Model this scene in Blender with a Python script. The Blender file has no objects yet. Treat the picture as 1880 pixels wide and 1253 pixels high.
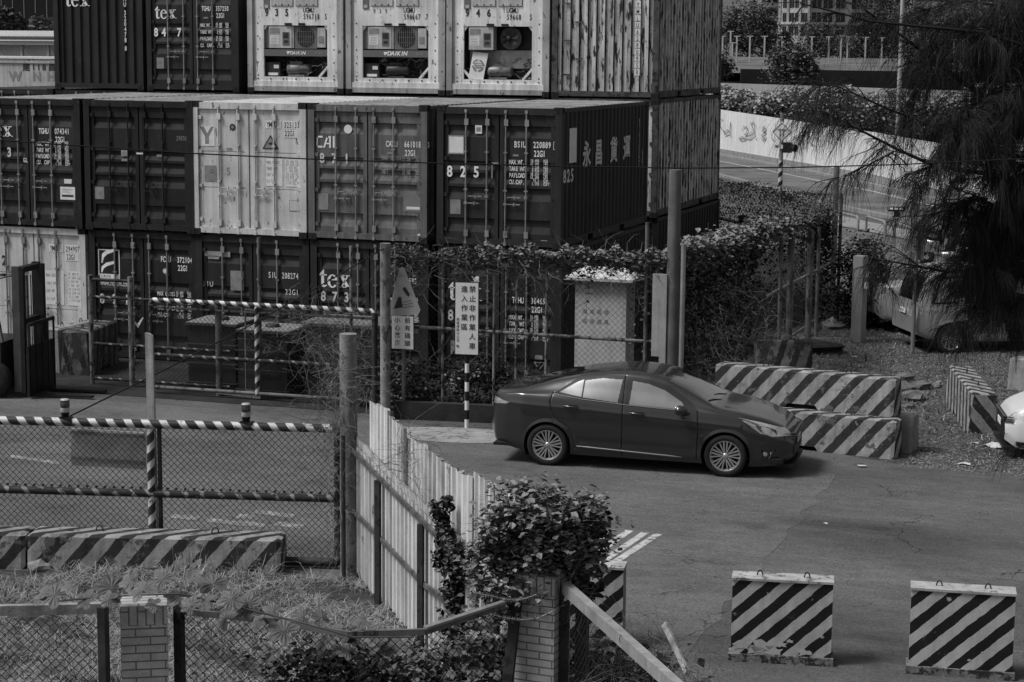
import bpy, bmesh, math, random
import numpy as np
from mathutils import Vector, Matrix
R_ = math.radians
PI = math.pi
random.seed(7)
rng = np.random.default_rng(11)
S = bpy.context.scene
COL = S.collection

# ---------------- camera ----------------
CAM = Vector((10.69065, -33.60616, 6.204486))
YAW, PITCH, ROLL, FPX = -0.332321051, -0.149610606, 0.00902259714, 3539.54218
FW = Vector((math.sin(YAW)*math.cos(PITCH), math.cos(YAW)*math.cos(PITCH), math.sin(PITCH)))
_r = Vector((math.cos(YAW), -math.sin(YAW), 0)); _u = _r.cross(FW)
RT = _r*math.cos(ROLL) + _u*math.sin(ROLL)
UP = -_r*math.sin(ROLL) + _u*math.cos(ROLL)
cd = bpy.data.cameras.new('camera'); cam = bpy.data.objects.new('camera', cd); COL.objects.link(cam)
cam.matrix_world = Matrix(((RT.x, UP.x, -FW.x, CAM.x), (RT.y, UP.y, -FW.y, CAM.y), (RT.z, UP.z, -FW.z, CAM.z), (0, 0, 0, 1)))
cd.sensor_width = 36; cd.lens = FPX/1880*36; cd.clip_start = 0.5; cd.clip_end = 3000
S.camera = cam

# ---------------- sky, sun, exposure ----------------
SUN_EL, SUN_ROT = R_(56), R_(238)
w = bpy.data.worlds.new('World'); S.world = w; w.use_nodes = True
nt = w.node_tree; bg = nt.nodes['Background']
sky = nt.nodes.new('ShaderNodeTexSky'); sky.sky_type = 'NISHITA'; sky.sun_disc = False
sky.sun_elevation = SUN_EL; sky.sun_rotation = SUN_ROT; sky.dust_density = 4; sky.air_density = 1.5
bw = nt.nodes.new('ShaderNodeRGBToBW')
nt.links.new(sky.outputs[0], bw.inputs[0]); nt.links.new(bw.outputs[0], bg.inputs[0])
bg.inputs[1].default_value = 0.05
sd = bpy.data.lights.new('sun', 'SUN'); sd.energy = 1.5; sd.angle = R_(16); sd.color = (1, 1, 1)
so = bpy.data.objects.new('sun', sd); COL.objects.link(so)
so.rotation_euler = (PI/2-SUN_EL, 0, PI-SUN_ROT)
S.view_settings.view_transform = 'Standard'; S.view_settings.look = 'None'
S.view_settings.gamma = 1; S.view_settings.use_curve_mapping = False
S.view_settings.exposure = 0.95
S.cycles.max_bounces = 5; S.cycles.diffuse_bounces = 2; S.cycles.transparent_max_bounces = 8

# ---------------- picture measurements to places in the world ----------------
def ray(px, py):
    return FW + RT*((px-940)/FPX) - UP*((py-626.5)/FPX)
def G(px, py, z=0.0):
    d = ray(px, py); t = (z-CAM.z)/d.z
    return CAM + d*t
def PD(px, py, D):
    return CAM + ray(px, py)*D
def PY(px, py, Y):
    d = ray(px, py); return CAM + d*((Y-CAM.y)/d.y)
def ZH(px, py, P):
    d = ray(px, py); t = math.hypot(P[0]-CAM.x, P[1]-CAM.y)/math.hypot(d.x, d.y)
    return CAM.z + d.z*t

# ---------------- materials ----------------
MATS = {}
ALB = dict()
def mat(name, v=.2, rough=.75, metal=0., var=.22, vs=1.5, streak=0., rust=None, bump=0., fine=.12, coat=0., spec=.25, stripe=None, brick=None, crack=0., tyre=0.):
    """procedural grey paint: broad variation, fine grain, vertical streaks, rust spots, painted stripes"""
    if name in MATS: return MATS[name]
    m = bpy.data.materials.new(name); MATS[name] = m; m.use_nodes = True
    N = m.node_tree.nodes; L = m.node_tree.links; b = N['Principled BSDF']
    b.inputs['Roughness'].default_value = rough; b.inputs['Metallic'].default_value = metal
    b.inputs['Specular IOR Level'].default_value = spec; b.inputs['Coat Weight'].default_value = coat
    b.inputs['Coat Roughness'].default_value = .06
    geo = N.new('ShaderNodeNewGeometry'); pos = geo.outputs['Position']
    def noise(sc, det=4, scale3=None, rough_=.6, off=(0, 0, 0)):
        mp = N.new('ShaderNodeMapping'); mp.inputs['Scale'].default_value = scale3 or (1, 1, 1); mp.inputs['Location'].default_value = off
        L.new(pos, mp.inputs[0])
        n = N.new('ShaderNodeTexNoise'); n.inputs['Scale'].default_value = sc; n.inputs['Detail'].default_value = det; n.inputs['Roughness'].default_value = rough_
        L.new(mp.outputs[0], n.inputs['Vector']); return n.outputs[0]
    def mr(x, a, c, lo, hi):
        r = N.new('ShaderNodeMapRange'); L.new(x, r.inputs[0])
        for i, q in enumerate((a, c, lo, hi)): r.inputs[i+1].default_value = q
        return r.outputs[0]
    def mth(op, a, c):
        q = N.new('ShaderNodeMath'); q.operation = op
        for i, x in enumerate((a, c)):
            if isinstance(x, (int, float)): q.inputs[i].default_value = x
            else: L.new(x, q.inputs[i])
        return q.outputs[0]
    def mix(f, a, c):
        q = N.new('ShaderNodeMix'); q.data_type = 'FLOAT'
        for i, x in zip((0, 2, 3), (f, a, c)):
            if isinstance(x, (int, float)): q.inputs[i].default_value = x
            else: L.new(x, q.inputs[i])
        return q.outputs[0]
    val = mr(noise(vs, 6), .3, .7, v*(1-var), v*(1+var))
    if stripe:   # period, duty, lean, second value, ragged edge
        per, duty, lean, v2, rag = stripe
        uv = N.new('ShaderNodeUVMap'); sx = N.new('ShaderNodeSeparateXYZ'); L.new(uv.outputs[0], sx.inputs[0])
        a = mth('ADD', sx.outputs[0], mth('MULTIPLY', sx.outputs[1], lean))
        a = mth('ADD', a, mr(noise(7, 5), .3, .7, -rag, rag))
        f = mth('FRACT', mth('DIVIDE', mth('ADD', a, 50*per), per), 0)
        f = mth('LESS_THAN', f, duty)
        chip = mth('GREATER_THAN', noise(5.5, 8, rough_=.7), .66)
        f = mth('MULTIPLY', f, mth('SUBTRACT', 1, mth('MULTIPLY', chip, .8)))
        val = mix(f, val, mr(noise(3, 5), .3, .7, v2*.7, v2*1.4))
    if brick:
        uv = N.new('ShaderNodeUVMap')
        bt = N.new('ShaderNodeTexBrick'); L.new(uv.outputs[0], bt.inputs['Vector'])
        for k, q in zip(('Scale', 'Mortar Size', 'Mortar Smooth', 'Brick Width', 'Row Height'), brick): bt.inputs[k].default_value = q
        val = mix(bt.outputs['Fac'], mth('MULTIPLY', val, mr(noise(9, 3), .3, .7, .85, 1.15)), v*.35)
    if streak:
        s_ = noise(1, 5, (9, 9, .35), .6)
        val = mth('MULTIPLY', val, mr(s_, .32, .62, 1-streak, 1+streak*.3))
    if rust:     # threshold, value, scale, vertical stretch
        th, rv, sc, st = rust
        n2 = noise(sc, 8, (1, 1, st), .68, (3.1, 1.7, .4))
        f = mr(n2, th, th+.045, 0, 1)
        val = mix(f, val, rv)
        L.new(mr(f, 0, 1, rough, .95), b.inputs['Roughness'])
    if fine:
        val = mth('MULTIPLY', val, mr(noise(70, 3), .3, .7, 1-fine, 1+fine))
    if crack:    # broad stains, fine grit and thin broken cracks
        val = mth('MULTIPLY', val, mr(noise(.23, 6, (1, 2.2, 1), .65, (9, 4, 0)), .35, .68, 1+tyre*.25, 1-tyre))
        val = mth('MULTIPLY', val, mr(noise(.9, 7, (.35, 2.6, 1), .7, (2, 7, 0)), .35, .7, 1.08, .84))
        val = mth('MULTIPLY', val, mr(noise(.42, 7, (1, 1.5, 1), .68, (1, 12, 0)), .54, .70, 1, .58))
        vo = N.new('ShaderNodeTexVoronoi'); vo.feature = 'DISTANCE_TO_EDGE'; vo.inputs['Scale'].default_value = .75
        mp = N.new('ShaderNodeVectorMath'); mp.operation = 'ADD'; nn = N.new('ShaderNodeTexNoise'); nn.inputs['Scale'].default_value = 2.2; nn.inputs['Detail'].default_value = 6
        L.new(pos, nn.inputs['Vector']); L.new(pos, mp.inputs[0]); L.new(nn.outputs['Color'], mp.inputs[1]); L.new(mp.outputs[0], vo.inputs['Vector'])
        cr_ = mth('MULTIPLY', mth('LESS_THAN', vo.outputs['Distance'], .008), mth('GREATER_THAN', noise(.5, 3, off=(5, 5, 5)), .52))
        val = mth('MULTIPLY', val, mth('SUBTRACT', 1, mth('MULTIPLY', cr_, crack)))
        val = mth('MULTIPLY', val, mr(noise(24, 3, rough_=.8), .3, .7, .62, 1.38)); val = mth('MULTIPLY', val, mr(noise(5, 4, (1, 1.6, 1)), .35, .65, .9, 1.1)); val = mth('MULTIPLY', val, mth('SUBTRACT', 1, mth('MULTIPLY', mth('GREATER_THAN', noise(13, 6, rough_=.75), .66), .5)))
    cc = N.new('ShaderNodeCombineColor')
    for i in range(3): L.new(val, cc.inputs[i])
    L.new(cc.outputs[0], b.inputs['Base Color'])
    if bump:
        bp = N.new('ShaderNodeBump'); bp.inputs['Strength'].default_value = bump; bp.inputs['Distance'].default_value = .02
        L.new(noise(28, 6), bp.inputs['Height']); L.new(bp.outputs[0], b.inputs['Normal'])
    if brick:
        bp = N.new('ShaderNodeBump'); bp.inputs['Strength'].default_value = .8; bp.inputs['Distance'].default_value = .01; bp.invert = True
        L.new(bt.outputs['Fac'], bp.inputs['Height']); L.new(bp.outputs[0], b.inputs['Normal'])
    return m

# ---------------- mesh builder ----------------
def V3(*a): return Vector(a)
class MB:
    def __init__(s, m=None):
        s.v = []; s.f = []; s.mi = []; s.mats = []; s.uv = []; s.cur = 0; s.smooth = []; s.sm = False
        if m is not None: s.use(m)
    def use(s, m, smooth=None):
        if m not in s.mats: s.mats.append(m)
        s.cur = s.mats.index(m)
        if smooth is not None: s.sm = smooth
        return s
    def face(s, pts, uv=None):
        n = len(s.v); s.v.extend([tuple(p) for p in pts]); s.f.append(tuple(range(n, n+len(pts))))
        s.mi.append(s.cur); s.smooth.append(s.sm); s.uv.append(uv)
    def faces(s, vs, fs, uvs=None):
        n = len(s.v); s.v.extend([tuple(p) for p in vs])
        for i, f in enumerate(fs):
            s.f.append(tuple(n+k for k in f)); s.mi.append(s.cur); s.smooth.append(s.sm); s.uv.append(uvs[i] if uvs else None)
    def box(s, a, b, M=None):
        (x0, y0, z0), (x1, y1, z1) = a, b
        P = [V3(x, y, z) for z in (z0, z1) for x, y in ((x0, y0), (x1, y0), (x1, y1), (x0, y1))]
        if M: P = [M @ q for q in P]
        sm = s.sm; s.sm = False
        s.faces(P, [(0, 3, 2, 1), (4, 5, 6, 7), (0, 1, 5, 4), (1, 2, 6, 5), (2, 3, 7, 6), (3, 0, 4, 7)]); s.sm = sm
    def bar(s, p, q, wd, dp, up=V3(0, 0, 1)):
        """box section bar from p to q, wd across, dp along up"""
        p = V3(*p); q = V3(*q); d = (q-p).normalized(); r = d.cross(up).normalized(); u = r.cross(d)
        P = []
        for c in (p, q):
            for a, b in ((-1, -1), (1, -1), (1, 1), (-1, 1)): P.append(c+r*a*wd/2+u*b*dp/2)
        sm = s.sm; s.sm = False
        s.faces(P, [(3, 2, 1, 0), (4, 5, 6, 7), (0, 1, 5, 4), (1, 2, 6, 5), (2, 3, 7, 6), (3, 0, 4, 7)]); s.sm = sm
    def tube(s, pts, r, n=8, cap=True):
        pts = [V3(*p) for p in pts]; rs = r if isinstance(r, (list, tuple)) else [r]*len(pts)
        d0 = (pts[1]-pts[0]).normalized(); up = V3(0, 0, 1) if abs(d0.z) < .9 else V3(1, 0, 0)
        rings = []; L = 0; us = []
        for i, p in enumerate(pts):
            d = (pts[min(i+1, len(pts)-1)]-pts[max(i-1, 0)]).normalized()
            a = d.cross(up)
            if a.length < 1e-4: a = d.cross(V3(0, 1, 0))
            a.normalize(); b = a.cross(d)
            if i: L += (p-pts[i-1]).length
            us.append(L)
            rings.append([p+(a*math.cos(2*PI*k/n)+b*math.sin(2*PI*k/n))*rs[i] for k in range(n)])
        base = len(s.v)
        for rg in rings: s.v.extend([tuple(q) for q in rg])
        for i in range(len(pts)-1):
            for k in range(n):
                k2 = (k+1) % n
                s.f.append((base+i*n+k, base+i*n+k2, base+(i+1)*n+k2, base+(i+1)*n+k)); s.mi.append(s.cur); s.smooth.append(n > 5)
                s.uv.append([(us[i], k/n), (us[i], (k+1)/n), (us[i+1], (k+1)/n), (us[i+1], k/n)])
        if cap:
            s.face(rings[0][::-1]); s.face(rings[-1])
    def lathe(s, prof, c, ax=V3(0, 0, 1), n=16):
        """prof: (radius, distance along ax)"""
        ax = V3(*ax).normalized(); t = V3(1, 0, 0) if abs(ax.x) < .9 else V3(0, 1, 0)
        a = ax.cross(t).normalized(); b = ax.cross(a); c = V3(*c); base = len(s.v)
        for r, h in prof:
            for k in range(n): s.v.append(tuple(c+ax*h+(a*math.cos(2*PI*k/n)+b*math.sin(2*PI*k/n))*r))
        for i in range(len(prof)-1):
            for k in range(n):
                k2 = (k+1) % n
                s.f.append((base+i*n+k, base+(i+1)*n+k, base+(i+1)*n+k2, base+i*n+k2)); s.mi.append(s.cur); s.smooth.append(True); s.uv.append(None)
    def prism(s, poly, d, uvp=None):
        """poly: list of 3D points, extruded by vector d"""
        P = [V3(*p) for p in poly]; d = V3(*d); n = len(P)
        sm = s.sm; s.sm = False
        s.face(P[::-1]); s.face([p+d for p in P])
        for i in range(n):
            j = (i+1) % n; s.face([P[i], P[j], P[j]+d, P[i]+d])
        s.sm = sm
    def text(s, st, o, r, u, h, pitch=.62, sx=.8, bold=.012, shear=0., down=False, prop=False):
        o = V3(*o); r = V3(*r).normalized(); u = V3(*u).normalized(); x = 0.
        for ch in st:
            cjk = ord(ch) > 0x2e80
            adv = 1.0 if cjk else pitch
            if ch == ' ': x += adv*h; continue
            vs, fs, (x0, x1) = glyph(ch, bold)
            if prop: adv = (x1-x0)*sx+.13
            sc = h/.73 if not cjk else h
            fx = sc*(1 if cjk else sx); cx = (x0+x1)/2
            y0 = .12*h if cjk else 0
            if down: P = [o + r*((px-cx)*fx) + u*(py*sc+y0-x) for px, py in vs]
            else: P = [o + r*(x+adv*h/2+(px-cx)*fx+shear*py*sc) + u*(py*sc+y0) for px, py in vs]
            s.faces(P, fs)
            x += (h*(pitch if pitch > 1 else 1.12) if down else adv*h)
        return x
    def build(s, name, parent=None, world=False):
        me = bpy.data.meshes.new(name)
        vs = np.array(s.v, dtype=float).reshape(-1, 3)
        if world and parent is not None:
            root = parent
            while root.parent: root = root.parent
            vs = vs - np.array(root.location)
        me.from_pydata(vs.tolist(), [], s.f)
        for m in s.mats: me.materials.append(m)
        if len(s.mats) > 1: me.polygons.foreach_set('material_index', s.mi)
        if any(s.smooth): me.polygons.foreach_set('use_smooth', s.smooth)
        if any(q is not None for q in s.uv):
            ul = me.uv_layers.new(name='UVMap'); data = []
            for f, q in zip(s.f, s.uv):
                if q is None: data.extend([0.0, 0.0]*len(f))
                else:
                    for a in q: data.extend(a)
            ul.data.foreach_set('uv', data)
        me.update()
        o = bpy.data.objects.new(name, me); COL.objects.link(o)
        if parent is not None: o.parent = parent
        return o

GLY = {}
def glyph(ch, bold):
    k = (ch, round(bold, 3))
    if k in GLY: return GLY[k]
    c = bpy.data.curves.new('g', 'FONT'); c.body = ch; c.size = 1; c.resolution_u = 3; c.offset = bold
    c.dimensions = '2D'; c.fill_mode = 'BOTH'
    o = bpy.data.objects.new('g', c); COL.objects.link(o)
    dg = bpy.context.evaluated_depsgraph_get(); me = o.evaluated_get(dg).to_mesh()
    vs = [(v.co.x, v.co.y) for v in me.vertices]; fs = [tuple(p.vertices) for p in me.polygons]
    o.evaluated_get(dg).to_mesh_clear(); bpy.data.objects.remove(o); bpy.data.curves.remove(c)
    xs = [v[0] for v in vs] or [0, .5]
    GLY[k] = (vs, fs, (min(xs), max(xs))); return GLY[k]

def tag(o, label=None, cat=None, group=None, kind=None):
    if label: o['label'] = label
    if cat: o['category'] = cat
    if group: o['group'] = group
    if kind: o['kind'] = kind
    return o
def thing(name, loc, label, cat, group=None, rz=0):
    o = bpy.data.objects.new(name, None); o.empty_display_size = .1; COL.objects.link(o)
    o.location = loc; o.rotation_euler = (0, 0, rz); return tag(o, label, cat, group)

# ---------------- leaves ----------------
def leaf_mesh(name, C, size, m, parent=None, up=.5, shape='leaf', smin=.6, droop=None, world=True):
    """C: (n,3) centres; every leaf a small folded polygon turned at random"""
    C = np.asarray(C); n = len(C)
    nr = rng.normal(size=(n, 3)); nr[:, 2] = np.abs(nr[:, 2])+up*2.0; nr /= np.linalg.norm(nr, axis=1)[:, None]
    t = rng.normal(size=(n, 3)); t -= (t*nr).sum(1)[:, None]*nr; t /= np.linalg.norm(t, axis=1)[:, None]
    b = np.cross(nr, t); s = size*(smin+(1-smin)*2*rng.random(n))[:, None]
    if shape == 'leaf':
        pts = [(0, -.5, 0), (.42, -.12, .12), (.3, .25, .1), (0, .6, -.05), (-.3, .25, .1), (-.42, -.12, .12)]
        F = [(0, 1, 2, 3), (0, 3, 4, 5)]
    elif shape == 'long':
        pts = [(0, -.5, 0), (.14, 0, .05), (0, .6, -.12), (-.14, 0, .05)]; F = [(0, 1, 2, 3)]
    else:
        pts = [(-.5, -.4, 0), (.5, -.3, .1), (.4, .5, -.05), (-.35, .45, .1)]; F = [(0, 1, 2, 3)]
    k = len(pts); Vv = np.empty((n, k, 3))
    for i, (a, c, d) in enumerate(pts): Vv[:, i] = C + (t*a+b*c+nr*d)*s
    base = (np.arange(n)*k)[:, None]
    Fs = np.concatenate([base+np.array(f)[None] for f in F]).tolist()
    if world and parent is not None:
        root = parent
        while root.parent: root = root.parent
        Vv = Vv - np.array(root.location)
    me = bpy.data.meshes.new(name); me.from_pydata(Vv.reshape(-1, 3).tolist(), [], Fs); me.materials.append(m); me.update()
    o = bpy.data.objects.new(name, me); COL.objects.link(o)
    if parent is not None: o.parent = parent
    return o
def clumps(n, per, centre, rad, cr=.3, shell=.5):
    """clumpy cloud of points in an ellipsoid"""
    d = rng.normal(size=(n, 3)); d /= np.linalg.norm(d, axis=1)[:, None]
    r = shell+(1-shell)*rng.random(n)**.6
    c = np.array(centre)+d*r[:, None]*np.array(rad)
    q = rng.normal(size=(n, per, 3))*cr*(.6+.8*rng.random((n, 1, 1)))
    return (c[:, None]+q).reshape(-1, 3)
# ---------------- paints ----------------
GALV = mat('galvanised', .30, .5, .6, .25, 3, streak=.2, rust=(.6, .07, 9, 1))
GALV2 = mat('old_bar_paint', .22, .6, .3, .3, 3, rust=(.56, .06, 11, 1))
BLACK = mat('black_gap', .012, .9, var=.2, fine=0)
CAST = mat('casting_steel', .02, .8, .2, .3, 4, rust=(.6, .09, 9, 1), bump=.3)
WMARK = mat('white_marking', .75, .7, var=.15, vs=5, rust=(.62, .12, 22, 1))
WDIM = mat('faded_marking', .3, .7, var=.3, vs=6, rust=(.56, .08, 24, 1))
KMARK = mat('black_marking', .03, .7, var=.2)
GMARK = mat('grey_sticker', .22, .7, var=.2, vs=8)
WSTICK = mat('white_sticker', .66, .6, var=.12, vs=6)
CHALK = mat('sprayed_number', .55, .8, var=.35, vs=14, rust=(.6, .08, 30, 1))
X_, Z_ = V3(1, 0, 0), V3(0, 0, 1)
CW, CH, CL = 2.438, 2.591, 6.058

def serif_tex(mb, o, r, u, h):
    """the word tex in a fat serif face, drawn as polygons"""
    o = V3(*o); r = V3(*r); u = V3(*u)
    def P(x, y): return o+r*x*h+u*y*h
    def poly(pts): mb.face([P(*q) for q in pts])
    # t
    poly([(.10, .12), (.27, .12), (.27, .66), (.10, .66)]); poly([(0, .60), (.42, .60), (.42, .68), (0, .68)])
    poly([(.10, .68), (.27, .68), (.27, .92), (.22, .92), (.03, .70)]); poly([(.10, .12), (.16, .0), (.30, -.03), (.30, .06), (.27, .12)])
    poly([(.30, -.03), (.44, .06), (.42, .12), (.30, .06)])
    # e
    def arc(cx, cy, rx, ry, tx, ty, a0, a1, n=10):
        for i in range(n):
            a, b = a0+(a1-a0)*i/n, a0+(a1-a0)*(i+1)/n
            ca, sa, cb, sb = math.cos(a), math.sin(a), math.cos(b), math.sin(b)
            poly([(cx+rx*ca, cy+ry*sa), (cx+rx*cb, cy+ry*sb), (cx+(rx-tx)*cb, cy+(ry-ty)*sb), (cx+(rx-tx)*ca, cy+(ry-ty)*sa)])
    arc(.76, .32, .30, .36, .16, .06, R_(20), R_(180)); arc(.76, .32, .30, .36, .16, .07, R_(180), R_(322))
    poly([(.52, .37), (1.04, .37), (1.04, .43), (.52, .43)])
    # x
    poly([(1.16, .66), (1.36, .66), (1.78, 0), (1.57, 0)]); poly([(1.62, .66), (1.70, .66), (1.31, 0), (1.22, 0)])
    for a, b in ((1.10, 1.46), (1.54, 1.80)): poly([(a, .62), (b, .62), (b, .68), (a, .68)])
    for a, b in ((1.13, 1.42), (1.46, 1.86)): poly([(a, 0), (b, 0), (b, .055), (a, .055)])

class Face:
    """marks laid on the front plane of a container: u from the left 0..1, w from the top 0..1"""
    def __init__(s, mb, y, lo=0., hi=1.): s.mb = mb; s.y = y; s.lo = lo; s.hi = hi
    def pt(s, u, w, e=0.): return V3(u*CW, s.y-.007-e, CH*(1-w))
    def ok(s, u): return s.lo <= u < s.hi
    def T(s, m, st, u, w, h, pitch=.62, sx=.62, bold=.02, shear=0., **k):
        if s.ok(u): s.mb.use(m).text(st, s.pt(u, w), X_, Z_, h, pitch, sx, bold, shear, **k)
    def R(s, m, u0, w0, u1, w1, e=0.):
        if s.ok(u0): s.mb.use(m).face([s.pt(u0, w1, e), s.pt(u1, w1, e), s.pt(u1, w0, e), s.pt(u0, w0, e)])
    def poly(s, m, pts, e=0.):
        if s.ok(pts[0][0]): s.mb.use(m).face([s.pt(a, b, e) for a, b in pts])
    def disc(s, m, u, w, r, e=0., n=14):
        if s.ok(u): s.mb.use(m).face([s.pt(u, w, e)+X_*r*math.cos(2*PI*k/n)+Z_*r*math.sin(2*PI*k/n) for k in range(n)])

def weights(F, m, u, w, lab=('MAX.WT.', 'TARE WT.', 'PAYLOAD', 'CU.CAP.'), nums=None, dw=.047, h=.085, du=.17, shear=.0):
    nums = nums or (('30.480', 'KGS', '67.200', 'LBS'), ('2.230', 'KGS', '4.920', 'LBS'), ('28.250', 'KGS', '62.280', 'LBS'), ('33.2', 'CUM', '1.170', 'CUFT'))
    for i, l in enumerate(lab):
        F.T(m, l, u, w+i*dw, h, .52, .56, .02, shear if i % 2 else 0)
        a, b, c, d = nums[i]
        F.T(m, a.rjust(6), u+du, w+i*dw-.018, h*.66, .5, .6, .015); F.T(m, b, u+du+.105, w+i*dw-.018, h*.66, .5, .6, .015)
        F.T(m, c.rjust(6), u+du, w+i*dw+.005, h*.66, .5, .6, .015); F.T(m, d, u+du+.105, w+i*dw+.005, h*.66, .5, .6, .015)
def number(F, m, code, num, chk, u=.60, w=.285, h=.115, patch=None, sub='22G1'):
    if patch:
        F.R(patch, u-.01, w-.052, u+.125, w+.008, -.001); F.R(patch, u+.145, w-.052, u+.315, w+.008, -.001); F.R(patch, u+.145, w+.012, u+.27, w+.072, -.001)
    F.T(m, code, u, w, h, .50, .60, .02); F.T(m, num, u+.15, w, h, .50, .60, .02); F.T(m, sub, u+.155, w+.062, h, .50, .60, .02)
    F.T(m, chk, u+.335, w, h, .56, .62, .01)

def door_prof(kind):
    """(z, inward depth) along the door height from bottom to top"""
    if kind == 'flat':
        p = [(.14, 0)]
        for z in (.92, 1.62): p += [(z-.012, 0), (z-.006, .016), (z+.006, .016), (z+.012, 0)]
        return p+[(2.44, 0)]
    p = [(.14, 0)]
    for t0, t1 in ((.80, .90), (.575, .665), (.475, .555), (.39, .455), (.135, .22)):
        zt, zb = CH*(1-t0), CH*(1-t1)
        p += [(zb, 0), (zb+(zt-zb)*.5, .036), (zt-.012, .036), (zt, 0)]
    return p+[(2.44, 0)]

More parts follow.
